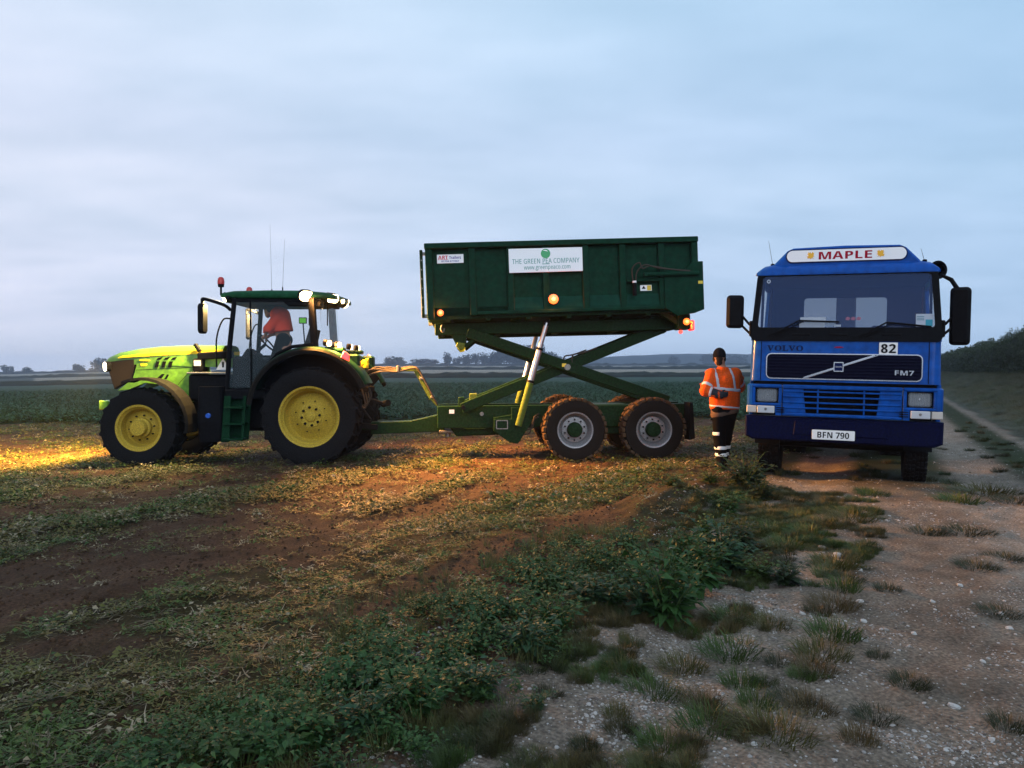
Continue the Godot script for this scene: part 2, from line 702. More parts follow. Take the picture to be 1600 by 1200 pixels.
	mat("boot_leather", Color(0.02, 0.015, 0.012), 0.6)
	dusty(mats["lorry_blue"], 0.07, 301, 0.03)
	dusty(mats["lorry_blue_dark"], 0.05, 302, 0.03)
	dusty(mats["trailer_green"], 0.05, 303, 0.02)
	dusty(mats["trailer_frame_green"], 0.10, 304, 0.03)
	dusty(mats["wheel_yellow"], 0.4, 305, 0.03)
	dusty(mats["tractor_green"], 0.14, 306, 0.03)
	dusty(mats["tyre_rubber"], 0.08, 307, 0.02)
	dusty(mats["fender_plastic"], 0.12, 308, 0.03)
	dusty(mats["wheel_silver"], 0.5, 309, 0.03)
	# land
	m = mat("ground_soil", Color(1, 1, 1), 0.95)
	m.vertex_color_use_as_albedo = true
	m.albedo_texture = noise_tex(0.035, 0.50, 1.0, 15, 1024, 6)
	m.uv1_triplanar = true
	m.uv1_world_triplanar = true
	m.uv1_scale = Vector3.ONE * 0.9
	m.heightmap_enabled = true
	m.heightmap_texture = noise_tex(0.075, 0.0, 1.0, 16, 1024, 6)
	m.heightmap_scale = 0.6
	m.metallic_specular = 0.25
	for n in ["litter_leaf", "weed_leaf", "grass_blade", "hedge_leaf", "crop_leaf"]:
		m = mat(n, Color(1, 1, 1), 0.6)
		m.vertex_color_use_as_albedo = true
		m.backlight_enabled = true
		m.backlight = Color(0.4, 0.45, 0.3)
		m.metallic_specular = 0.35
	m = mat("clod", Color(1, 1, 1), 0.95, 0.0, fine, 6.0)
	m.vertex_color_use_as_albedo = true
	m = mat("chalk_stone", Color(1, 1, 1), 0.85, 0.0, fine, 9.0)
	m.vertex_color_use_as_albedo = true
	mat("twig", Color(0.04, 0.03, 0.022), 0.9)
	mat("far_leaf", Color(0.022, 0.032, 0.022), 0.9)
	mat("far_hedge", Color(0.016, 0.022, 0.014), 0.95)
	mat("stem_green", Color(0.05, 0.08, 0.03), 0.7)

# ------------------------------------------------------------------ the land
var gn := FastNoiseLite.new()
var gf := FastNoiseLite.new()
var FAR_D = [0.0, 25.0, 240.0, 480.0, 800.0, 1300.0, 1700.0]
var FAR_K = [-0.64, -0.35, -0.16, 0.24, 0.64]
var FAR_Y = [[0, 0, 0, 0, 0], [0, 0, 0, 0, 0], [-2.1, -0.6, 0.4, 0.8, 1.6], [-1.1, 2.2, 4.3, 4.9, 6.0], [1.6, 7.0, 10.0, 10.5, 12.0], [3.0, 11.0, 15.0, 16.0, 17.0], [4.0, 13.0, 18.0, 19.0, 20.0]]

func across(x: float, z: float) -> float:
	return TRACK_N.x * x + TRACK_N.y * z

func along(x: float, z: float) -> float:
	return TRACK_T.x * x + TRACK_T.y * z

func far_height(x: float, z: float) -> float:
	var d = maxf(-z, 0.0)
	if d <= 25.0:
		return 0.0
	var k = clampf(x / d, -0.64, 0.64)
	var i = 1
	while i < FAR_D.size() - 2 and d > FAR_D[i + 1]:
		i += 1
	var j = 0
	while j < FAR_K.size() - 2 and k > FAR_K[j + 1]:
		j += 1
	var t = clampf((d - FAR_D[i]) / (FAR_D[i + 1] - FAR_D[i]), 0, 1)
	var u = (k - FAR_K[j]) / (FAR_K[j + 1] - FAR_K[j])
	return lerpf(lerpf(FAR_Y[i][j], FAR_Y[i][j + 1], u), lerpf(FAR_Y[i + 1][j], FAR_Y[i + 1][j + 1], u), t)

func height(x: float, z: float) -> float:
	var q = across(x, z)
	var l = along(x, z)
	var h = far_height(x, z)
	h += 0.06 * smoothstep(-3.0, 1.5, x) * (1.0 - smoothstep(30.0, 80.0, -z))
	# the turned ridge of earth along the field edge
	h += 0.20 * exp(-pow((q + 2.2) / 0.42, 2.0)) * smoothstep(5.5, 8.0, l) * (1.0 - smoothstep(9.8, 12.0, l)) * (0.6 + 0.8 * gn.get_noise_2d(l * 0.9, 3.0))
	h += 0.05 * exp(-pow((q + 2.7) / 0.8, 2.0)) * smoothstep(60.0, 20.0, l)
	# wheel ruts of the track
	var near = smoothstep(60.0, 25.0, absf(l))
	h -= 0.035 * (exp(-pow((q + 1.0) / 0.28, 2.0)) + exp(-pow((q - 1.2) / 0.3, 2.0))) * near
	# bank under the hedge
	if l > -20.0:
		h += 1.25 * smoothstep(3.4, 7.4, q) * smoothstep(2.0, 22.0, l)
	# small unevenness
	var r = sqrt(x * x + z * z)
	if r < 60.0:
		h += gn.get_noise_2d(x * 0.8, z * 0.8) * 0.05 * smoothstep(60.0, 10.0, r)
		h += gf.get_noise_2d(x, z) * (0.030 if q < -2.0 else 0.016) * smoothstep(30.0, 8.0, r)
		if q < -2.0:
			# drill rows and wheelings run with the track
			h += gn.get_noise_2d(q * 5.0, l * 0.5 + 50.0) * 0.03 * smoothstep(40.0, 10.0, r)
	return h

func green_share(x: float, z: float) -> float:
	# how much green haulm lies on the harvested ground: long swaths along the track, broken by patches
	var q = across(x, z)
	var l = along(x, z)
	var v = gn.get_noise_2d(q * 1.35 + 9.0, l * 0.16) * 0.75 + gn.get_noise_2d(x * 0.9 + 31.0, z * 0.9) * 0.45 + gf.get_noise_2d(x * 0.5, z * 0.5) * 0.15
	v += 0.10 * exp(-pow((q + 3.4) / 1.0, 2.0)) - 0.28 * exp(-pow((q + 5.9) / 0.8, 2.0)) + 0.12 * exp(-pow((q + 7.6) / 0.7, 2.0)) - 0.2 * exp(-pow((q + 9.4) / 0.9, 2.0))
	return clampf(0.5 + v * 1.6, 0.0, 1.0)

func ground_color(x: float, z: float) -> Color:
	var q = across(x, z)
	var l = along(x, z)
	var d = sqrt(x * x + z * z)
	var n = gn.get_noise_2d(x * 1.3, z * 1.3)
	var f = gf.get_noise_2d(x * 1.2, z * 1.2)
	var soil = Color(0.092, 0.050, 0.029) * (1.0 + 0.35 * n + 0.3 * f)
	var litter = Color(0.046, 0.042, 0.014) * (1.0 + 0.4 * f)
	var c = soil.lerp(litter, 0.75 * smoothstep(0.35, 0.85, green_share(x, z)))
	# standing crop, then the next fields
	var crop_edge = 27.0 + gn.get_noise_2d(x * 0.3, 4.0) * 3.0 + 0.12 * x
	if -z > crop_edge and q < -1.0:
		c = Color(0.030, 0.085, 0.050) * (1.0 + 0.35 * gn.get_noise_2d(x * 0.12, z * 0.05) + 0.3 * n)
	if -z > 243.0:
		var s = -z + 0.1 * x
		if s < 470.0:
			c = Color(0.42, 0.37, 0.28) if x / -z > -0.60 else Color(0.05, 0.07, 0.05)
		elif s < 560.0:
			c = Color(0.05, 0.065, 0.045)
		elif s < 800.0:
			c = Color(0.36, 0.33, 0.26)
		else:
			c = Color(0.06, 0.075, 0.05)
		c = c * (1.0 + 0.12 * gn.get_noise_2d(x * 0.02, z * 0.02))
	elif q > -2.0 + 0.45 * n:
		var edge = smoothstep(-2.1, -1.5, q + 0.5 * n)
		var tr = Color(0.235, 0.188, 0.145) * (1.0 + 0.4 * n + 0.35 * f)
		# paler, stonier wheelings
		var rut = exp(-pow((q + 1.0) / 0.5, 2.0)) + exp(-pow((q - 1.2) / 0.55, 2.0)) + exp(-pow((q - 2.75) / 0.4, 2.0))
		tr = tr.lerp(Color(0.38, 0.325, 0.265) * (1.0 + 0.4 * f), clampf(rut * 0.7 + 0.3 * n, 0, 1))
		if l > 11.0:
			var gr = smoothstep(0.75, 0.25, rut) * smoothstep(10.0, 15.0, l)
			tr = tr.lerp(Color(0.045, 0.060, 0.025), gr)
		if q > 3.1:
			tr = tr.lerp(Color(0.055, 0.062, 0.032), smoothstep(3.1, 3.7, q + 0.3 * n))
		c = c.lerp(tr, edge)
	c.a = 1.0
	return c

func make_ground():
	gn.seed = 41
	gn.frequency = 0.55
	gn.fractal_octaves = 3
	gf.seed = 77
	gf.frequency = 3.2
	gf.fractal_octaves = 3
	# one sheet, fine underfoot and coarser toward the horizon
	var angs = []
	var a = -44.0
	while a <= 44.0:
		angs.append(deg_to_rad(a))
		a += 0.22
	a = 50.0
	while a < 316.0:
		angs.append(deg_to_rad(a))
		a += 8.0
	var radii = [0.6]
	while radii[-1] < 1650.0:
		radii.append(radii[-1] * (1.0115 if radii[-1] < 60.0 else 1.03))
	var na = angs.size()
	var v = PackedVector3Array()
	var col = PackedColorArray()
	var idx = PackedInt32Array()
	v.append(Vector3(0, height(0, 0), 0))
	col.append(ground_color(0, 0))
	for r in radii:
		for t in angs:
			var x = r * sin(t)
			var z = -r * cos(t)
			v.append(Vector3(x, height(x, z), z))
			col.append(ground_color(x, z))
	for j in na:
		idx.append_array([0, 1 + j, 1 + (j + 1) % na])
	for i in radii.size() - 1:
		for j in na:
			var p = 1 + i * na + j
			var p2 = 1 + i * na + (j + 1) % na
			idx.append_array([p, p + na, p2 + na, p, p2 + na, p2])
	var nor = PackedVector3Array()
	nor.resize(v.size())
	for i in range(0, idx.size(), 3):
		var nn = (v[idx[i]] - v[idx[i + 2]]).cross(v[idx[i]] - v[idx[i + 1]])
		if nn.y < 0:
			nn = -nn
		for k in 3:
			nor[idx[i + k]] += nn
	for i in nor.size():
		nor[i] = nor[i].normalized()
	var arr = []
	arr.resize(Mesh.ARRAY_MAX)
	arr[Mesh.ARRAY_VERTEX] = v
	arr[Mesh.ARRAY_NORMAL] = nor
	arr[Mesh.ARRAY_COLOR] = col
	arr[Mesh.ARRAY_INDEX] = idx
	var m = ArrayMesh.new()
	m.add_surface_from_arrays(Mesh.PRIMITIVE_TRIANGLES, arr)
	var o = put("ground", m, "ground_soil", self)
	o.set_meta("kind", "structure")
	o.set_meta("label", "harvested field and stony track running away to distant fields")

# one hedgerow across the view: a lumpy wall of leaf with an uneven top
func hedgerow(called: String, label: String, pts: Array, tall: float, wide: float, step: float, rough: float, sd: int, mat_name := "far_hedge"):
	var n = FastNoiseLite.new()
	n.seed = sd
	n.frequency = 1.0
	n.fractal_octaves = 3
	var st = S()
	var rings = []
	var acc = 0.0
	for i in pts.size() - 1:
		var a: Vector2 = pts[i]
		var b: Vector2 = pts[i + 1]
		var L = a.distance_to(b)
		var cnt = maxi(2, int(L / step))
		var side = (b - a).normalized().orthogonal()
		for k in cnt:
			var p = a.lerp(b, float(k) / cnt)
			acc += L / cnt
			var h0 = height(p.x, p.y)
			var t = tall * (1.0 + rough * n.get_noise_2d(acc * 0.05, 1.0) + rough * 0.7 * n.get_noise_2d(acc * 0.35, 5.0))
			var ring = []
			for s in [[-1.0, -0.5], [-1.1, 0.4], [-0.8, 0.8], [-0.2, 1.0], [0.3, 0.97], [0.85, 0.75], [1.1, 0.35], [1.0, -0.5]]:
				var w = wide * 0.5 * (1.0 + 0.3 * n.get_noise_3d(acc * 0.4, s[1] * 3.0, s[0]))
				var off = side * s[0] * w
				ring.append(Vector3(p.x + off.x, h0 + (t * s[1] if s[1] > 0 else -0.4) + n.get_noise_3d(acc * 0.8, s[0] * 4.0, 9.0) * tall * 0.12, p.y + off.y))
			rings.append(ring)
	loft(st, rings, false, false, false)
	var o = obj(called, st, mat_name, self)
	tag(o, label, "hedge", "far hedgerows between the fields")
	return o

var crown_kinds = []

func crown_mesh(sd: int, lobes: int, leaves: int, size: float) -> ArrayMesh:
	# leaf clumps spread through a lobed volume of about 1 m across, base at y = 0
	var r = RandomNumberGenerator.new()
	r.seed = sd
	var cs = []
	for i in lobes:
		var h = r.randf_range(0.22, 0.86)
		var w = 0.42 * (1.0 - absf(h - 0.5) * 0.9)
		cs.append([Vector3(r.randf_range(-w, w), h, r.randf_range(-w, w)), r.randf_range(0.13, 0.24)])
	var st = S()
	for i in leaves:
		var c = cs[r.randi() % lobes]
		var d = Vector3(r.randfn(), r.randfn(), r.randfn()).normalized()
		var p = c[0] + d * c[1] * (0.55 + 0.5 * sqrt(r.randf()))
		var u = Vector3(r.randfn(), r.randfn(), r.randfn()).normalized()
		var w = u.cross(d).normalized()
		var s = size * r.randf_range(0.5, 1.2)
		quad(st, p - u * s, p + w * s * 0.6, p + u * s, p - w * s * 0.6)
	return done(st)

func far_tree(label: String, x: float, d: float, tall: float, wide: float, kind: int, group: String):
	var z = -d
	var g = height(x, z)
	var t = thing("distant_tree", label, "tree", Vector3(x, g, z), rng.randf() * TAU, group)
	var st = S()
	tube(st, [Vector3(0, -0.5, 0), Vector3(0.1, tall * 0.3, 0), Vector3(0, tall * 0.6, 0.1)], [tall * 0.035, tall * 0.025, tall * 0.01], 6)
	obj("trunk", st, "twig", t)
	var c = put("crown", crown_kinds[kind % crown_kinds.size()], "far_leaf", t)
	c.scale = Vector3(wide * 1.1, tall * 1.02, wide * 1.1)

func make_far_land():
	for i in 4:
		crown_kinds.append(crown_mesh(100 + i, 16 + i * 5, 900, 0.075))
	# hedgerows, nearest first
	hedgerow("hedgerow", "long dark hedge closing the far side of the green field", [Vector2(-220, -243), Vector2(-90, -243), Vector2(-38, -242), Vector2(60, -240), Vector2(120, -238)], 1.5, 3.0, 2.0, 0.3, 1)
	hedgerow("hedgerow", "bushy second hedge behind the narrow pale strip, low and broken", [Vector2(-420, -480), Vector2(-180, -484), Vector2(-60, -478), Vector2(110, -482), Vector2(260, -470)], 1.7, 4.0, 3.0, 0.5, 2)
	hedgerow("hedgerow", "faint upper hedge under the distant woods", [Vector2(-560, -800), Vector2(-150, -805), Vector2(30, -800), Vector2(300, -805), Vector2(480, -800)], 2.2, 5.0, 4.0, 0.6, 3)
	# trees along the skyline: px of their middle, height and width in metres
	var row = [
		["lone tree at the edge of the far skyline, cut by the picture's edge", -500, 790, 9, 11, 0],
		["two-humped tree on the far skyline beyond the open field", -486, 800, 7, 10, 1],
		["slender tree just beside the tall hazy block on the skyline", -436, 800, 8.5, 8, 2],
		["squat round bush near the tall hazy block on the skyline", -427, 790, 7, 7, 3],
		["broad hazy clump of trees in front of the tractor's headlight", -414, 800, 14, 15, 0],
		["low spreading trees behind the trailer's hose stand", -119, 820, 10, 26, 1],
		["low tree row over the hose stand, thin and ragged", -88, 820, 7, 30, 2],
		["single round-headed tree between hose stand and wood", -64, 800, 13, 9, 3],
		["short bushy tree beside the single round-headed tree", -55, 805, 9, 9, 0],
		["third tree from the round wood, full and rounded", -46, 805, 12, 12, 1],
		["second tree from the round wood, narrow topped", -37, 800, 12, 9, 2],
		["tree standing against the edge of the round wood", -29, 800, 13, 9, 3],
		["small tree right of the scissor arms on the far ridge", 62, 1000, 10, 14, 0],
		["blunt tree on the far ridge left of the worker's head", 213, 1050, 13, 16, 1],
		["wide hazy tree on the far ridge beside the worker's cap", 262, 1050, 15, 30, 2],
		["hazy tree on the ridge between worker and lorry", 292, 1040, 14, 22, 3],
	]
	for a in row:
		far_tree(a[0], a[1], a[2], a[3], a[4], a[5], "trees on the far skyline")
	# the round wood behind the scissor lift: its trees one by one
	for i in 11:
		var u = i / 10.0
		far_tree("%s tree from the left in the hazy round wood behind the lift ram" % ["first", "second", "third", "fourth", "fifth", "sixth", "seventh", "eighth", "ninth", "tenth", "eleventh"][i], lerpf(-24, 46, u) + rng.randf_range(-2, 2), 815 + rng.randf_range(-12, 12), 10.0 + 12.0 * sin(PI * clampf(u * 1.02, 0, 1)) + rng.randf_range(-1, 1), rng.randf_range(14, 19), i, "trees of the round wood")
	# long blue ridge on the horizon
	var st = S()
	var n = FastNoiseLite.new()
	n.seed = 5
	n.frequency = 0.0035
	var rings = []
	for i in 121:
		var x = lerpf(-600, 1500, i / 120.0)
		var top = 17.0 + 23.0 * smoothstep(-150, 350, x) + n.get_noise_1d(x) * 3.0 + n.get_noise_1d(x * 9.0) * 1.6
		rings.append([Vector3(x, 8, -1300), Vector3(x, top * 0.8, -1380), Vector3(x, top, -1480), Vector3(x, 5, -1640)])
	loft(st, rings, false, false, true)
	var hill = obj("hills", st, "far_hedge", self)
	hill.set_meta("kind", "structure")
	# the tall dark hedge on the bank beside the track
	side_hedge()

func side_hedge():
	var o = Node3D.new()
	o.name = numbered("hedge")
	add_child(o)
	tag(o, "tall dark hedge on the grass bank beside the lorry and track", "hedge")
	var n = FastNoiseLite.new()
	n.seed = 64
	n.frequency = 0.5
	n.fractal_octaves = 4
	var st = S()
	var rings = []
	var places = []
	var cols = []
	var r = RandomNumberGenerator.new()
	r.seed = 3
	var l = 24.0
	while l < 330.0:
		var q = 7.6
		var p = TRACK_N * q + TRACK_T * l
		var g = height(p.x, p.y)
		var tall = 2.5 + n.get_noise_2d(l * 0.35, 1.0) * 0.7
		var ring = []
		for s in [[-0.9, -0.3], [-1.1, 0.45], [-0.85, 0.82], [-0.2, 0.96], [0.4, 0.93], [0.9, 0.6], [1.0, -0.3]]:
			var pp = TRACK_N * (q + s[0] * (1.0 + 0.3 * n.get_noise_2d(l, s[1] * 4.0))) + TRACK_T * l
			ring.append(Vector3(pp.x, g + s[1] * tall + n.get_noise_3d(l * 1.5, s[0], s[1]) * 0.25, pp.y))
		rings.append(ring)
		var step = 0.35 if l < 80.0 else 1.2
		var cnt = int((90.0 if l < 80.0 else 60.0) * step)
		for k in cnt * 2:
			var a = r.randf_range(-0.4, 2.4)
			var e = 1.0 + r.randf_range(-0.1, 0.12)
			var lq = q - cos(a) * 1.12 * e
			var y = g + (0.1 + 0.9 * maxf(sin(a), -0.1)) * tall * e if r.randf() < 0.6 else g + r.randf() * tall
			var ll = l + r.randf() * step
			var pp = TRACK_N * lq + TRACK_T * ll
			var sc = r.randf_range(0.10, 0.2) * (1.0 if l < 80.0 else 1.8)
			places.append(Transform3D(Basis.from_euler(Vector3(r.randf() * TAU, r.randf() * TAU, r.randf() * TAU)).scaled(Vector3.ONE * sc), Vector3(pp.x, y, pp.y)))
			var b = r.randf_range(0.6, 1.3)
			cols.append(Color(0.026 * b, 0.042 * b, 0.018 * b))
		l += step
	loft(st, rings, false, false, false)
	obj("branches", st, "far_hedge", o)
	scatter("foliage", leaf_card(), "hedge_leaf", places, cols, o)

func leaf_card() -> ArrayMesh:
	# a spray of five leaves about 1 m across
	var st = S()
	var r = RandomNumberGenerator.new()
	r.seed = 12
	for i in 5:
		var b = Basis.from_euler(Vector3(r.randf() * TAU, r.randf() * TAU, r.randf() * TAU))
		var p = b.x * 0.2
		quad(st, p, p + b.x * 0.3 + b.y * 0.17, p + b.x * 0.6 + b.z * 0.08, p + b.x * 0.3 - b.y * 0.17)
	return done(st)

# ------------------------------------------------------------------ wheels
func tyre_mesh(R: float, w: float, rr: float, lugs: int, lug_h: float, chevron := true, lumps := 0.0, which := 0) -> ArrayMesh:
	# which: 0 whole tyre, 1 carcass only, 2 tread blocks only
	var st = S()
	var h = w / 2
	var prof = [Vector2(rr - 0.01, -h * 0.72), Vector2(rr + 0.02, -h * 0.9), Vector2(lerpf(rr, R, 0.35), -h * 0.99), Vector2(lerpf(rr, R, 0.6), -h), Vector2(lerpf(rr, R, 0.83), -h * 0.95), Vector2(R - lug_h, -h * 0.8), Vector2(R - lug_h * 0.75, 0)]
	var full = prof.duplicate()
	for i in range(prof.size() - 2, -1, -1):
		full.append(Vector2(prof[i].x, -prof[i].y))
	if which != 2:
		lathe(st, full, Transform3D(), 48)
	var r = RandomNumberGenerator.new()
	r.seed = lugs
	for side in ([] if which == 1 else [-1.0, 1.0]):
		for i in lugs:
			var a = TAU * (i + (0.5 if side > 0 else 0.0)) / lugs
			var out = Vector3(cos(a), sin(a), 0)
			var tan = Vector3(-sin(a), cos(a), 0)
			var jit = r.randf_range(-lumps, lumps)
			if chevron:
				# bar from the middle of the tread, swept back to the shoulder, down the side a little
				var c0 = out * (R - lug_h * 0.5) + Vector3(0, 0, side * 0.01)
				var a2 = a + 0.20
				var out2 = Vector3(cos(a2), sin(a2), 0)
				var c1 = out2 * (R - lug_h * 0.75) + Vector3(0, 0, side * h * 0.86)
				bar(st, c0, c1, lug_h * 1.0, lug_h * 1.1, 0.008, out)
				var c2 = Vector3(cos(a2 + 0.02), sin(a2 + 0.02), 0) * (R - lug_h * 2.6) + Vector3(0, 0, side * h * 0.97)
				bar(st, c1, c2, lug_h * 1.0, lug_h * 0.7, 0.008, Vector3(0, 0, side))
			else:
				for band in [0.18, 0.52, 0.84]:
					var p = out.rotated(Vector3(0, 0, 1), r.randf_range(-0.03, 0.03)) * (R - lug_h * 0.4 + jit * r.randf()) + Vector3(0, 0, side * h * band)
					cbox(st, Vector3.ZERO, Vector3(lug_h * (1.3 + r.randf() * lumps * 30.0), TAU * R / lugs * 0.72, h * 0.26), 0.008, Transform3D(Basis(out, tan, Vector3(0, 0, 1)).rotated(Vector3(0, 0, 1), jit * 4.0), p))
	return done(st)

func tractor_wheel(parent, at: Vector3, face_z: float, R: float, w: float, rr: float, front: bool):
	# outer side looks along +z when face_z is 1
	var wheel = Node3D.new()
	wheel.name = "wheel"
	parent.add_child(wheel, true)
	wheel.position = at
	wheel.rotation.y = 0.0 if face_z > 0 else PI
	wheel.rotation.z = 0.13
	put("tyre", tyre_mesh(R, w, rr, 20 if front else 22, 0.045 if front else 0.055), "tyre_rubber", wheel)
	var st = S()
	var h = w / 2
	if front:
		lathe(st, [Vector2(rr - 0.02, -h * 0.7), Vector2(rr, h * 0.74), Vector2(rr + 0.03, h * 0.86), Vector2(rr + 0.02, h * 0.92), Vector2(rr - 0.015, h * 0.88), Vector2(rr - 0.03, h * 0.72), Vector2(rr - 0.05, h * 0.66), Vector2(rr - 0.07, h * 0.12), Vector2(rr - 0.09, h * 0.04), Vector2(rr * 0.62, h * 0.16), Vector2(0.14, h * 0.36), Vector2(0.0, h * 0.40)], Transform3D(), 48)
		obj("rim", st, "wheel_yellow", wheel)
		st = S()
		lathe(st, [Vector2(0.175, h * 0.36), Vector2(0.17, h * 0.6), Vector2(0.135, h * 0.66), Vector2(0.135, h * 1.02), Vector2(0.125, h * 1.08), Vector2(0.05, h * 1.1), Vector2(0, h * 1.1)], Transform3D(), 32)
		obj("hub", st, "wheel_yellow", wheel)
		st = S()
		for i in 10:
			var a = TAU * i / 10
			cyl(st, Vector3(cos(a) * 0.215, sin(a) * 0.215, h * 0.36), Vector3(cos(a) * 0.215, sin(a) * 0.215, h * 0.46), 0.016, -1, 6)
		stuff(obj("wheel_nuts", st, "black_iron", wheel))
	else:
		lathe(st, [Vector2(rr - 0.02, -h * 0.7), Vector2(rr, h * 0.74), Vector2(rr + 0.03, h * 0.84), Vector2(rr + 0.02, h * 0.90), Vector2(rr - 0.015, h * 0.86), Vector2(rr - 0.03, h * 0.7), Vector2(rr - 0.055, h * 0.62), Vector2(rr - 0.07, h * 0.16), Vector2(rr * 0.80, h * 0.02), Vector2(rr * 0.55, h * 0.20), Vector2(0.22, h * 0.40), Vector2(0.2, h * 0.42), Vector2(0.0, h * 0.42)], Transform3D(), 56)
		obj("rim", st, "wheel_yellow", wheel)
		st = S()
		lathe(st, [Vector2(0.20, h * 0.40), Vector2(0.19, h * 0.47), Vector2(0.10, h * 0.48), Vector2(0.085, h * 0.56), Vector2(0.05, h * 0.60), Vector2(0, h * 0.60)], Transform3D(), 32)
		obj("hub", st, "wheel_yellow", wheel)
		st = S()
		for i in 8:
			var a = TAU * i / 8
			cyl(st, Vector3(cos(a) * 0.155, sin(a) * 0.155, h * 0.44), Vector3(cos(a) * 0.155, sin(a) * 0.155, h * 0.58), 0.026, 0.02, 8)
		for i in 8:
			var a = TAU * (i + 0.5) / 8
			cyl(st, Vector3(cos(a) * 0.27, sin(a) * 0.27, h * 0.36), Vector3(cos(a) * 0.27, sin(a) * 0.27, h * 0.43), 0.012, -1, 6)
		stuff(obj("wheel_nuts", st, "black_iron", wheel))
	return wheel

func lamp(parent, called: String, at: Vector3, dir: Vector3, size: Vector2, lens: String, housing := "black_plastic", round_lens := false) -> Node3D:
	# a lamp: housing with a lit lens on its face; local +z is the way it shines
	var o = Node3D.new()
	o.name = called
	parent.add_child(o, true)
	var z = dir.normalized()
	var x = Vector3.UP.cross(z).normalized()
	o.transform = Transform3D(Basis(x, z.cross(x), z), at)
	var st = S()
	if round_lens:
		cyl(st, Vector3(0, 0, -0.07), Vector3(0, 0, 0), size.x * 0.42, size.x * 0.56, 20)
	else:
		prism(st, rrect(-size.x * 0.56, -size.y * 0.58, size.x * 0.56, size.y * 0.58, size.y * 0.5, 6), -0.08, 0.0, Transform3D(), 0.012)
	obj("housing", st, housing, o)
	st = S()
	if round_lens:
		lathe(st, [Vector2(size.x * 0.5, 0.001), Vector2(size.x * 0.48, 0.02), Vector2(size.x * 0.3, 0.035), Vector2(0, 0.04)], Transform3D(), 20)
	else:
		prism(st, rrect(-size.x * 0.5, -size.y * 0.5, size.x * 0.5, size.y * 0.5, size.y * 0.46, 6), 0.001, 0.022, Transform3D(), 0.01)
	obj("lens_light", st, lens, o)
	return o

func shine(o: Node3D, color: Color, energy: float, angle: float, size := 0.06, soft := 0.6, toward := Vector3.ZERO):
	var l = SpotLight3D.new()
	l.name = "beam"
	l.light_color = color
	l.light_energy = energy
	l.spot_angle = angle
	l.spot_angle_attenuation = soft
	l.spot_range = 60
	l.spot_attenuation = 2
	l.light_size = size
	l.shadow_enabled = true
	l.rotation.y = PI
	l.position = Vector3(0, 0, 0.06)
	if toward != Vector3.ZERO:
		# the beam is dipped or turned inside the lamp
		var z = -(o.transform.basis.inverse() * toward.normalized())
		var x = Vector3.UP.cross(z).normalized()
		l.basis = Basis(x, z.cross(x), z)
	o.add_child(l, true)

func omni(parent, at: Vector3, color: Color, energy: float, size := 0.03):
	var l = OmniLight3D.new()
	l.name = "bulb"
	l.light_color = color
	l.light_energy = energy
	l.omni_range = 40
	l.omni_attenuation = 2
	l.light_size = size
	l.shadow_enabled = true
	l.position = at
	parent.add_child(l, true)

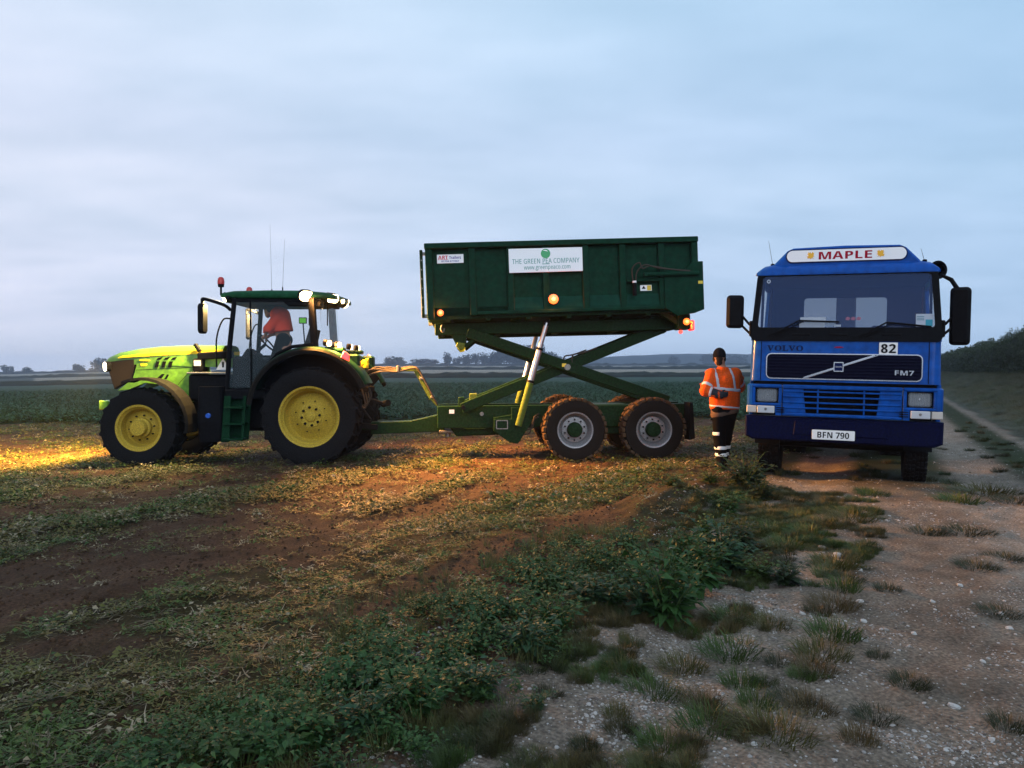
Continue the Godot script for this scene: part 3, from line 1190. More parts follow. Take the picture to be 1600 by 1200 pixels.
# ------------------------------------------------------------------ tractor (faces -x; near side +z)
func make_tractor():
	var t = thing("tractor", "bright green tractor with yellow wheels, working lights lit, hitched to the trailer", "tractor", Vector3(-4.9, -0.005, -14.8))
	# wheels
	for s in [1.0, -1.0]:
		tractor_wheel(t, Vector3(-1.49, 0.655, 0.93 * s), s, 0.70, 0.52, 0.38, true)
		tractor_wheel(t, Vector3(1.43, 0.85, 0.91 * s), s, 0.86, 0.60, 0.505, false)
	# engine, gearbox, axles
	var st = S()
	box(st, Vector3(-2.25, 0.62, -0.28), Vector3(-0.2, 1.25, 0.28), 0.04)
	box(st, Vector3(-0.3, 0.55, -0.34), Vector3(1.75, 1.15, 0.34), 0.05)
	cyl(st, Vector3(-1.49, 0.655, -0.8), Vector3(-1.49, 0.655, 0.8), 0.11)
	cyl(st, Vector3(1.43, 0.85, -0.8), Vector3(1.43, 0.85, 0.8), 0.18)
	box(st, Vector3(-1.75, 0.5, -0.4), Vector3(-1.2, 0.8, 0.4), 0.05)
	obj("engine_block", st, "black_iron", t)
	st = S()
	box(st, Vector3(-2.60, 0.93, -0.30), Vector3(-2.42, 1.10, 0.34), 0.02)
	bar(st, Vector3(-2.5, 0.98, 0), Vector3(-2.1, 0.9, 0), 0.4, 0.14, 0.02)
	obj("front_bracket", st, "tractor_green", t)
	# bonnet: rings along the length; section as (z, y) half outlines
	var secs = [
		[-2.47, 1.845, 1.80, 0.16, 0.30], [-2.40, 1.90, 1.78, 0.24, 0.36], [-2.2, 1.985, 1.76, 0.30, 0.40], [-1.85, 2.045, 1.75, 0.34, 0.43], [-1.45, 2.085, 1.74, 0.36, 0.44], [-0.9, 2.105, 1.72, 0.38, 0.445], [-0.3, 2.105, 1.70, 0.38, 0.445]]
	var rings = []
	for c in secs:
		var ring = []
		for k in [[1.0, 0.0], [1.0, 0.35], [0.99, 0.6], [0.94, 0.82], [0.82, 0.95], [0.55, 1.0], [0.2, 1.015], [-0.2, 1.015], [-0.55, 1.0], [-0.82, 0.95], [-0.94, 0.82], [-0.99, 0.6], [-1.0, 0.35], [-1.0, 0.0]]:
			ring.append(Vector3(c[0], c[2] + (c[1] - c[2]) * k[1], c[4] * k[0]))
		rings.append(ring)
	st = S()
	loft(st, rings, false, false, true)
	# nose cap
	var nose = rings[0]
	for i in range(1, nose.size() - 1):
		tri(st, nose[0], nose[i], nose[i + 1])
	var hood = obj("bonnet", st, "tractor_green", t)
	for s in [1.0, -1.0]:
		# side panel behind the front wheel and above it, in one shaped sheet
		st = S()
		var side = [Vector2(-1.86, 1.75), Vector2(-1.93, 1.50), Vector2(-2.20, 1.28), Vector2(-2.0, 1.30), Vector2(-1.7, 1.42), Vector2(-1.35, 1.38), Vector2(-1.05, 1.10), Vector2(-0.84, 1.08), Vector2(-0.86, 1.75)]
		prism(st, side, 0.40 * s, 0.435 * s, Transform3D(), 0.006)
		var p = obj("side_panel", st, "tractor_green", t)
		# fine seam across the panel
		st = S()
		bar(st, Vector3(-1.86, 1.655, 0.4365 * s), Vector3(-0.87, 1.70, 0.4365 * s), 0.002, 0.006)
		bar(st, Vector3(-1.12, 1.38, 0.4365 * s), Vector3(-0.93, 1.60, 0.4365 * s), 0.002, 0.006)
		obj("panel_seam", st, "black_iron", p)
		# yellow stripe
		st = S()
		var stripe = []
		for k in 10:
			var u = k / 9.0
			stripe.append(Vector2(lerpf(-2.12, -0.3, u), lerpf(1.91, 2.02, sin(u * PI / 2))))
		var low = []
		for k in 10:
			var u = k / 9.0
			low.append(Vector2(lerpf(-2.2, -0.3, u), lerpf(1.865, 1.945, sin(u * PI / 2))))
		low.reverse()
		prism(st, stripe + low, 0.425 * s, 0.4485 * s, Transform3D(), 0.002)
		obj("stripe", st, "stripe_yellow", hood)
		# two rows of slanting vents
		for j in 3:
			st = S()
			var x0 = -1.50 + j * 0.13
			prism(st, [Vector2(x0, 1.835), Vector2(x0 + 0.085, 1.845), Vector2(x0 + 0.12, 1.895), Vector2(x0 + 0.04, 1.875)], 0.437 * s, 0.4475 * s)
			obj("vent", st, "black_plastic", hood)
			st = S()
			x0 = -1.53 + j * 0.12
			prism(st, [Vector2(x0, 1.70), Vector2(x0 + 0.06, 1.70), Vector2(x0 + 0.09, 1.81), Vector2(x0 + 0.03, 1.81)], 0.420 * s, 0.4485 * s)
			obj("vent", st, "black_plastic", hood)
		st = S()
		prism(st, [Vector2(-1.50, 1.50), Vector2(-1.42, 1.49), Vector2(-1.35, 1.58), Vector2(-1.40, 1.585)], 0.42 * s, 0.437 * s)
		prism(st, [Vector2(-1.36, 1.49), Vector2(-1.32, 1.49), Vector2(-1.27, 1.57), Vector2(-1.31, 1.575)], 0.42 * s, 0.437 * s)
		obj("lower_vent", st, "black_plastic", p)
		# small yellow model plates
		st = S()
		prism(st, rrect(-1.80, 1.815, -1.62, 1.845, 0.01, 2), 0.43 * s, 0.4465 * s)
		obj("model_plate", st, "stripe_yellow", hood)
		st = S()
		prism(st, rrect(-1.79, 1.725, -1.67, 1.775, 0.024, 4), 0.43 * s, 0.4385 * s)
		obj("model_plate", st, "stripe_yellow", hood)
		# dark cooling screen with the headlamp in its upper front corner
		st = S()
		prism(st, [Vector2(-2.42, 1.795), Vector2(-1.875, 1.86), Vector2(-1.94, 1.50), Vector2(-2.27, 1.31)], 0.30 * s, 0.425 * s, Transform3D(), 0.012)
		obj("cooling_screen", st, "screen_mesh", t)
		# front mudguard
		st = S()
		var rr = []
		for k in 12:
			var a = lerpf(1.92, -0.10, k / 11.0)
			var R = 0.855 + 0.03 * sin(k / 11.0 * PI)
			var c = Vector3(-1.49 + cos(a) * R, 0.655 + sin(a) * R, 0)
			var d = Vector3(cos(a), sin(a), 0)
			var ring = []
			for e in [[0.73, -0.035], [0.74, -0.004], [0.95, 0.006], [1.17, -0.004], [1.2, -0.05], [1.18, -0.052], [1.16, -0.02], [0.95, -0.012], [0.75, -0.02]]:
				ring.append(c + d * e[1] + Vector3(0, 0, e[0] * s))
			rr.append(ring)
		loft(st, rr, true, true, false)
		obj("front_mudguard", st, "fender_plastic", t)
		# rear mudguard: rounded green deck with dark lip
		st = S()
		rr = []
		for k in 20:
			var a = lerpf(2.72, 0.52, k / 19.0)
			var R = 1.105 + 0.07 * sin(k / 19.0 * PI)
			var c = Vector3(1.43 + cos(a) * R, 0.86 + sin(a) * R, 0)
			var d = Vector3(cos(a), sin(a), 0)
			var ring = []
			for e in [[0.55, 0.03], [0.85, 0.035], [1.08, 0.02], [1.15, -0.02], [1.15, -0.05], [1.12, -0.06], [0.85, -0.02], [0.55, -0.02]]:
				ring.append(c + d * e[1] + Vector3(0, 0, e[0] * s))
			rr.append(ring)
		loft(st, rr, true, true, true)
		var fend = obj("rear_mudguard", st, "step_green", t)
		st = S()
		rr = []
		for k in 24:
			var a = lerpf(2.95, 0.48, k / 23.0)
			var R = 1.09 + 0.07 * sin(k / 23.0 * PI)
			var c = Vector3(1.43 + cos(a) * R, 0.86 + sin(a) * R, 0)
			var d = Vector3(cos(a), sin(a), 0)
			var ring = []
			for e in [[1.10, -0.005], [1.18, 0.0], [1.21, -0.03], [1.20, -0.09], [1.17, -0.09], [1.14, -0.05]]:
				ring.append(c + d * e[1] + Vector3(0, 0, e[0] * s))
			rr.append(ring)
		loft(st, rr, true, true, false)
		obj("mudguard_lip", st, "fender_plastic", fend)
		# inner wall between wheel and cab
		st = S()
		var wall = [Vector2(0.42, 1.10), Vector2(0.50, 1.35)]
		for k in 12:
			var a = lerpf(2.6, 0.6, k / 11.0)
			wall.append(Vector2(1.43 + cos(a) * 1.13, 0.86 + sin(a) * 1.13))
		wall.append(Vector2(1.9, 1.0))
		prism(st, wall, 0.50 * s, 0.56 * s)
		obj("wheel_arch", st, "black_plastic", t)
		# lamps on the mudguard and the tail cluster
		var a1 = lamp(t, "mudguard_light", Vector3(1.72, 2.115, 0.95 * s), Vector3(1, -0.15, 0.45 * s), Vector2(0.13, 0.10), "fender_light_lens")
		shine(a1, Color(1.0, 0.66, 0.34), 25.0, 62, 0.05)
		lamp(t, "mudguard_light", Vector3(1.88, 2.085, 0.88 * s), Vector3(1, -0.1, 0.5 * s), Vector2(0.11, 0.10), "fender_light_lens")
		st = S()
		box(st, Vector3(1.62, 1.97, 0.84 * s - 0.1), Vector3(1.98, 2.045, 0.84 * s + 0.1), 0.02)
		obj("lamp_bracket", st, "step_green", t)
		st = S()
		prism(st, [Vector2(1.97, 1.87), Vector2(2.11, 1.80), Vector2(2.12, 1.91), Vector2(2.03, 1.98)], 1.12 * s, 1.175 * s, Transform3D(), 0.01)
		obj("tail_light", st, "red_light_lens", t)
		st = S()
		box(st, Vector3(2.0, 1.72, 0.72 * s - 0.12), Vector3(2.22, 1.93, 0.72 * s + 0.12), 0.03)
		obj("tail_lamp_box", st, "step_green", t)
	# exhaust-side clutter: air box, bracket, caution triangle
	st = S()
	box(st, Vector3(-0.80, 1.62, 0.30), Vector3(-0.62, 1.86, 0.58), 0.03)
	bar(st, Vector3(-0.72, 1.90, 0.5), Vector3(-0.08, 1.93, 0.55), 0.12, 0.13, 0.02)
	bar(st, Vector3(-0.78, 2.12, 0.5), Vector3(-0.68, 1.98, 0.5), 0.08, 0.07, 0.015)
	obj("mirror_base", st, "black_plastic", t)
	st = S()
	cbox(st, Vector3(-0.705, 1.775, 0.583), Vector3(0.12, 0.095, 0.006))
	obj("caution_sticker", st, "white_paint", t)
	st = S()
	prism(st, [Vector2(-0.42, 1.66), Vector2(-0.17, 1.66), Vector2(-0.295, 1.87)], 0.447, 0.453)
	var tr = obj("warning_triangle", st, "white_paint", t)
	st = S()
	prism(st, [Vector2(-0.31, 1.70), Vector2(-0.28, 1.70), Vector2(-0.275, 1.80), Vector2(-0.315, 1.80)], 0.4535, 0.456)
	obj("triangle_mark", st, "number_black", tr)
	st = S()
	bar(st, Vector3(-0.85, 1.60, 0.5), Vector3(-0.1, 1.60, 0.5), 0.4, 0.03, 0.006)
	obj("battery_shelf", st, "dull_steel", t)
	st = S()
	box(st, Vector3(-0.86, 1.10, -0.42), Vector3(-0.1, 1.58, 0.62), 0.04)
	obj("side_box", st, "black_plastic", t)
	# tank, steps
	st = S()
	loft(st, [rect_ring(-0.56, -0.16, 0.40, 0.35, 0.93, 0.06), rect_ring(-0.58, -0.14, 0.75, 0.33, 0.98, 0.08), rect_ring(-0.57, -0.14, 1.36, 0.33, 0.96, 0.08)], true, true, false)
	var tank = obj("fuel_tank", st, "black_plastic", t)
	st = S()
	cyl(st, Vector3(-0.36, 0.86, 0.96), Vector3(-0.36, 0.86, 1.02), 0.045, 0.04, 16)
	obj("filler_cap", st, "blue_cap", tank)
	var steps = Node3D.new()
	steps.name = "steps"
	t.add_child(steps)
	st = S()
	prism(st, [Vector2(-0.14, 0.40), Vector2(0.0, 0.40), Vector2(0.03, 1.20), Vector2(-0.08, 1.20)], 0.96, 0.99)
	prism(st, [Vector2(0.20, 0.42), Vector2(0.245, 0.42), Vector2(0.30, 1.20), Vector2(0.25, 1.20)], 0.96, 0.99)
	prism(st, [Vector2(-0.14, 0.40), Vector2(0.245, 0.42), Vector2(0.30, 1.20), Vector2(-0.08, 1.20)], 0.70, 0.72)
	obj("stringer", st, "step_green", steps)
	for y in [0.43, 0.70, 0.98]:
		st = S()
		box(st, Vector3(-0.10 + (y - 0.4) * 0.06, y, 0.72), Vector3(0.25, y + 0.035, 1.06), 0.008)
		obj("tread", st, "step_green", steps)
	st = S()
	box(st, Vector3(-0.14, 1.14, -0.8), Vector3(0.6, 1.32, 0.86), 0.03)
	obj("cab_floor", st, "black_plastic", t)
	# cab frame
	var cab = Node3D.new()
	cab.name = "cab"
	t.add_child(cab)
	for s in [1.0, -1.0]:
		st = S()
		tube(st, [Vector3(-0.10, 1.25, 0.80 * s), Vector3(-0.06, 2.0, 0.80 * s), Vector3(0.02, 2.92, 0.74 * s)], 0.045, 8)
		obj("front_pillar", st, "black_plastic", cab)
		st = S()
		prism(st, [Vector2(1.37, 2.05), Vector2(1.50, 2.05), Vector2(1.44, 2.92), Vector2(1.32, 2.92)], 0.74 * s, 0.82 * s, Transform3D(), 0.015)
		obj("rear_pillar", st, "black_plastic", cab)
		st = S()
		tube(st, [Vector3(0.40, 1.32, 0.82 * s), Vector3(0.55, 1.65, 0.84 * s), Vector3(0.78, 1.93, 0.84 * s), Vector3(1.05, 2.06, 0.83 * s), Vector3(1.42, 2.10, 0.82 * s)], 0.03, 8)
		tube(st, [Vector3(0.33, 1.32, 0.82 * s), Vector3(0.33, 2.05, 0.82 * s), Vector3(0.30, 2.9, 0.77 * s)], 0.014, 6)
		obj("door_frame", st, "black_plastic", cab)
		st = S()
		sheet(st, [Vector2(-0.05, 1.34), Vector2(0.40, 1.34), Vector2(0.55, 1.67), Vector2(0.78, 1.95), Vector2(1.05, 2.08), Vector2(1.38, 2.11), Vector2(1.33, 2.90), Vector2(0.03, 2.90), Vector2(-0.05, 2.0)], Transform3D(Basis(Vector3(1, 0, 0), 0.035 * -s), Vector3(0, 0, 0.86 * s)))
		obj("door_glass", st, "cab_glass", cab)
	st = S()
	quad(st, Vector3(-0.10, 1.95, 0.76), Vector3(-0.10, 1.95, -0.76), Vector3(-0.02, 2.9, -0.72), Vector3(-0.02, 2.9, 0.72))
	obj("windscreen", st, "cab_glass", cab)
	st = S()
	quad(st, Vector3(1.55, 2.10, 0.76), Vector3(1.55, 2.10, -0.76), Vector3(1.50, 2.9, -0.72), Vector3(1.50, 2.9, 0.72))
	obj("rear_window", st, "cab_glass", cab)
	# roof
	st = S()
	rings = []
	for c in [[-0.28, 2.965, 2.985, 0.62], [-0.22, 2.93, 3.015, 0.74], [0.0, 2.915, 3.045, 0.80], [0.6, 2.91, 3.055, 0.82], [1.2, 2.905, 3.05, 0.82], [1.6, 2.905, 3.02, 0.80], [1.78, 2.91, 2.98, 0.70]]:
		rings.append([Vector3(c[0], c[1], c[3] * 0.96), Vector3(c[0], c[1] + 0.02, c[3]), Vector3(c[0], lerpf(c[1], c[2], 0.7), c[3]), Vector3(c[0], c[2], c[3] * 0.9), Vector3(c[0], c[2] + 0.02, 0), Vector3(c[0], c[2], -c[3] * 0.9), Vector3(c[0], lerpf(c[1], c[2], 0.7), -c[3]), Vector3(c[0], c[1] + 0.02, -c[3]), Vector3(c[0], c[1], -c[3] * 0.96)])
	loft(st, rings, true, true, true)
	var roof = obj("roof", st, "dark_green_roof", t)
	st = S()
	box(st, Vector3(-0.15, 2.84, -0.77), Vector3(1.55, 2.912, 0.77), 0.02)
	prism(st, [Vector2(0.86, 2.86), Vector2(1.55, 2.86), Vector2(1.55, 2.76), Vector2(0.98, 2.77)], 0.55, 0.785, Transform3D(), 0.02)
	obj("roof_lining", st, "black_plastic", roof)
	# work lights
	var warm = Color(1.0, 0.68, 0.33)
	for s in [1.0, -1.0]:
		var b = lamp(t, "work_light", Vector3(1.30, 2.945, 0.83 * s), Vector3(0.55, -0.32, 0.85 * s), Vector2(0.24, 0.18), "work_light_lens")
		shine(b, warm, 120.0 if s > 0 else 80.0, 56, 0.08, 1.0, Vector3(0.9, -0.58, 0.45 * s))
		var c2 = lamp(t, "work_light", Vector3(1.70, 2.93, 0.55 * s), Vector3(1, -0.34, 0.55 * s), Vector2(0.28, 0.15), "work_light_lens")
		shine(c2, warm, 150.0, 58, 0.08, 1.0, Vector3(1, -0.5, 0.12 * s))
		var d2 = lamp(t, "roof_front_light", Vector3(-0.24, 2.965, 0.58 * s), Vector3(-1, -0.5, 0.12 * s), Vector2(0.16, 0.08), "head_light_lens")
		shine(d2, Color(1.0, 0.84, 0.52), 40.0, 70, 0.06, 0.9)
		var e2 = lamp(t, "corner_light", Vector3(-0.12, 2.885, 0.82 * s), Vector3(-0.85, -0.45, 0.55 * s), Vector2(0.10, 0.08), "head_light_lens")
		shine(e2, Color(1.0, 0.84, 0.52), 45.0, 75, 0.05, 0.9)
		var hl = lamp(t, "headlight", Vector3(-2.43, 1.715, 0.41 * s), Vector3(-1, -0.05, 0.75 * s), Vector2(0.22, 0.16), "head_light_lens")
		shine(hl, Color(1.0, 0.74, 0.27), 120.0, 68, 0.06, 0.8, Vector3(-1, -0.40, 0.10 * s))
	var third = lamp(t, "tail_work_light", Vector3(1.79, 2.915, 0.15), Vector3(1, -0.3, 0.35), Vector2(0.10, 0.08), "work_light_lens")
	shine(third, warm, 40.0, 70, 0.05, 0.9)
	# beacons and aerials
	for b in [[Vector3(-0.25, 3.0, 0.66), 0.12], [Vector3(-0.13, 3.05, -0.5), 0.02]]:
		var be = Node3D.new()
		be.name = "beacon"
		t.add_child(be, true)
		be.position = b[0]
		st = S()
		cyl(st, Vector3(0, -0.02, 0), Vector3(0, b[1], 0), 0.018)
		lathe(st, [Vector2(0, b[1]), Vector2(0.05, b[1]), Vector2(0.055, b[1] + 0.05), Vector2(0.05, b[1] + 0.06)], Transform3D(Basis(Vector3.RIGHT, -PI / 2), Vector3.ZERO), 16)
		obj("beacon_base", st, "black_plastic", be)
		st = S()
		lathe(st, [Vector2(0.058, b[1] + 0.05), Vector2(0.06, b[1] + 0.10), Vector2(0.052, b[1] + 0.15), Vector2(0.03, b[1] + 0.175), Vector2(0, b[1] + 0.18)], Transform3D(Basis(Vector3.RIGHT, -PI / 2), Vector3.ZERO), 20)
		obj("beacon_dome", st, "red_plastic", be)
	for a in [[Vector3(0.36, 3.06, -0.3), 1.35, 0.03], [Vector3(0.68, 3.06, 0.1), 1.0, -0.04]]:
		st = S()
		tube(st, [a[0], a[0] + Vector3(0, 0.12, 0)], 0.012, 6)
		tube(st, [a[0] + Vector3(0, 0.1, 0), a[0] + Vector3(a[2] * -1, a[1], 0)], [0.003, 0.0015], 5)
		obj("aerial", st, "black_iron", t)
	st = S()
	box(st, Vector3(0.30, 3.07, -0.25), Vector3(0.70, 3.085, 0.05), 0.005)
	cyl(st, Vector3(0.4, 3.08, -0.1), Vector3(0.4, 3.12, -0.1), 0.05)
	obj("receiver", st, "black_plastic", t)
	# mirrors
	for s in [1.0, -1.0]:
		var mr = Node3D.new()
		mr.name = "mirror"
		t.add_child(mr, true)
		st = S()
		tube(st, curve([Vector3(-0.02, 2.70, 0.84 * s), Vector3(-0.10, 2.78, 0.95 * s), Vector3(-0.36, 2.865, 1.13 * s), Vector3(-0.39, 2.82, 1.15 * s), Vector3(-0.385, 2.7, 1.15 * s)]), 0.03, 8)
		obj("mirror_arm", st, "black_plastic", mr)
		st = S()
		prism(st, rrect(-0.085, 2.27, 0.085, 2.79, 0.06), -0.07, 0.045, Transform3D(Basis(Vector3.UP, 1.25 * s), Vector3(-0.375, 0, 1.16 * s)), 0.03)
		obj("mirror_head", st, "black_plastic", mr)
		st = S()
		tube(st, curve([Vector3(-0.03, 2.55, 0.82 * s), Vector3(-0.15, 2.52, 0.86 * s), Vector3(-0.25, 2.2, 0.88 * s), Vector3(-0.26, 1.7, 0.86 * s)]), 0.014, 6)
		obj("grab_rail", st, "black_iron", mr)
	# inside the cab
	st = S()
	box(st, Vector3(0.62, 1.75, -0.28), Vector3(1.18, 1.92, 0.28), 0.05)
	prism(st, [Vector2(1.02, 1.85), Vector2(1.18, 1.85), Vector2(1.30, 2.40), Vector2(1.20, 2.42)], -0.25, 0.25, Transform3D(), 0.03)
	box(st, Vector3(0.75, 1.3, -0.2), Vector3(1.1, 1.76, 0.2), 0.03)
	obj("seat", st, "seat_cloth", t)
	st = S()
	prism(st, [Vector2(0.0, 1.32), Vector2(0.25, 1.32), Vector2(0.22, 1.95), Vector2(0.05, 2.05), Vector2(-0.05, 1.9)], -0.22, 0.22, Transform3D(), 0.03)
	box(st, Vector3(0.5, 1.32, -0.75), Vector3(1.45, 2.05, -0.42), 0.05)
	bar(st, Vector3(0.08, 2.46, -0.74), Vector3(0.62, 2.44, -0.74), 0.05, 0.06, 0.01)
	box(st, Vector3(-0.08, 1.32, -0.62), Vector3(0.22, 1.90, 0.62), 0.05)
	box(st, Vector3(-0.05, 1.32, -0.83), Vector3(1.40, 1.95, -0.78), 0.02)
	prism(st, [Vector2(0.02, 2.90), Vector2(0.55, 2.90), Vector2(0.50, 2.76), Vector2(0.30, 2.72)], -0.70, -0.66)
	obj("console", st, "cab_trim", t)
	st = S()
	var ring = []
	var wb = Basis(Vector3(0, 0, 1), -0.85)
	for k in 25:
		var a = TAU * k / 24
		ring.append(Vector3(0.36, 2.16, 0.0) + wb * Vector3(cos(a) * 0.20, 0, sin(a) * 0.20))
	tube(st, ring, 0.016, 6, false)
	for k in 3:
		var a = TAU * k / 3
		tube(st, [Vector3(0.33, 2.13, 0.0), Vector3(0.36, 2.16, 0) + wb * Vector3(cos(a) * 0.20, 0, sin(a) * 0.20)], 0.013, 6)
	tube(st, [Vector3(0.12, 1.95, 0), Vector3(0.34, 2.14, 0)], 0.03, 8)
	obj("steering_wheel", st, "black_plastic", t)
	for a in [[Vector3(0.92, 2.60, -0.4), Vector2(0.12, 0.09), "green_screen"], [Vector3(1.09, 2.58, -0.4), Vector2(0.09, 0.12), "white_screen"]]:
		var mo = Node3D.new()
		mo.name = "monitor"
		t.add_child(mo, true)
		mo.position = a[0]
		st = S()
		cbox(st, Vector3.ZERO, Vector3(a[1].x + 0.03, a[1].y + 0.03, 0.03), 0.008)
		bar(st, Vector3(0, -0.05, -0.01), Vector3(0.03, -0.55, -0.05), 0.02, 0.02)
		obj("monitor_case", st, "black_plastic", mo)
		st = S()
		cbox(st, Vector3(0, 0, 0.0165), Vector3(a[1].x, a[1].y, 0.002))
		obj("screen", st, a[2], mo)
	# wiper on the rear window
	st = S()
	bar(st, Vector3(1.56, 2.85, 0.35), Vector3(1.60, 2.45, 0.52), 0.02, 0.03)
	obj("rear_wiper", st, "black_plastic", t)
	# three-point linkage, valves and hoses at the back
	st = S()
	box(st, Vector3(1.7, 0.55, -0.45), Vector3(2.05, 1.35, 0.45), 0.05)
	for s in [1.0, -1.0]:
		bar(st, Vector3(1.7, 0.7, 0.36 * s), Vector3(2.48, 0.62, 0.42 * s), 0.06, 0.10, 0.01)
		bar(st, Vector3(1.85, 1.4, 0.3 * s), Vector3(2.35, 0.75, 0.42 * s), 0.05, 0.05, 0.01)
		bar(st, Vector3(1.75, 1.35, 0.28 * s), Vector3(2.3, 1.30, 0.30 * s), 0.05, 0.10, 0.01)
	bar(st, Vector3(1.8, 1.25, 0), Vector3(2.55, 1.02, 0.05), 0.07, 0.07, 0.01)
	cyl(st, Vector3(2.5, 1.02, -0.06), Vector3(2.62, 1.05, 0.12), 0.06)
	bar(st, Vector3(1.7, 0.52, 0), Vector3(2.45, 0.52, 0), 0.14, 0.06, 0.01)
	obj("linkage", st, "black_iron", t)
	st = S()
	for k in 4:
		box(st, Vector3(1.98, 1.42 + k * 0.09, -0.12 + k * 0.05), Vector3(2.20, 1.48 + k * 0.09, 0.10 + k * 0.05), 0.01)
	obj("valve_block", st, "dull_steel", t)
	st = S()
	tube(st, curve([Vector3(2.16, 1.68, 0.25), Vector3(2.22, 1.80, 0.3), Vector3(2.27, 1.74, 0.3)]), 0.05, 8)
	tube(st, [Vector3(2.24, 1.70, 0.3), Vector3(2.28, 1.86, 0.32)], [0.055, 0.03], 8)
	obj("hose_coupler", st, "stripe_yellow", t)

func rect_ring(x0: float, x1: float, y: float, z0: float, z1: float, r: float) -> Array:
	var out = []
	for p in rrect(x0, z0, x1, z1, r, 3):
		out.append(Vector3(p.x, y, p.y))
	return out

# ------------------------------------------------------------------ trailer (local x runs back from the hitch; near side +z)
func trailer_wheel(parent, at: Vector3, face_z: float, turn: float, sd: int):
	var wheel = Node3D.new()
	wheel.name = "wheel"
	parent.add_child(wheel, true)
	wheel.position = at
	wheel.rotation.y = 0.0 if face_z > 0 else PI
	wheel.rotation.z = turn
	var w = 0.44
	var h = w / 2
	put("tyre", tyre_mesh(0.545, w, 0.30, 30 + sd, 0.03, false, 0.012, 1), "muddy_rubber", wheel)
	stuff(put("muddy_tread", tyre_mesh(0.548, w, 0.30, 30 + sd, 0.034, false, 0.016, 2), "tread_mud", wheel))
	var st = S()
	lathe(st, [Vector2(0.28, -h * 0.7), Vector2(0.295, h * 0.74), Vector2(0.318, h * 0.84), Vector2(0.315, h * 0.9), Vector2(0.29, h * 0.87), Vector2(0.28, h * 0.7), Vector2(0.262, h * 0.6), Vector2(0.252, h * 0.3), Vector2(0.235, h * 0.2), Vector2(0.22, h * 0.32), Vector2(0.15, h * 0.36), Vector2(0.12, h * 0.36)], Transform3D(), 40)
	obj("rim", st, "wheel_silver", wheel)
	st = S()
	lathe(st, [Vector2(0.135, h * 0.3), Vector2(0.13, h * 0.75), Vector2(0.115, h * 0.86), Vector2(0.05, h * 0.9), Vector2(0, h * 0.9)], Transform3D(), 28)
	obj("hub", st, "trailer_frame_green", wheel)
	st = S()
	for i in 10:
		var a = TAU * i / 10
		cyl(st, Vector3(cos(a) * 0.178, sin(a) * 0.178, h * 0.34), Vector3(cos(a) * 0.178, sin(a) * 0.178, h * 0.52), 0.015, -1, 6)
	stuff(obj("wheel_nuts", st, "black_iron", wheel))

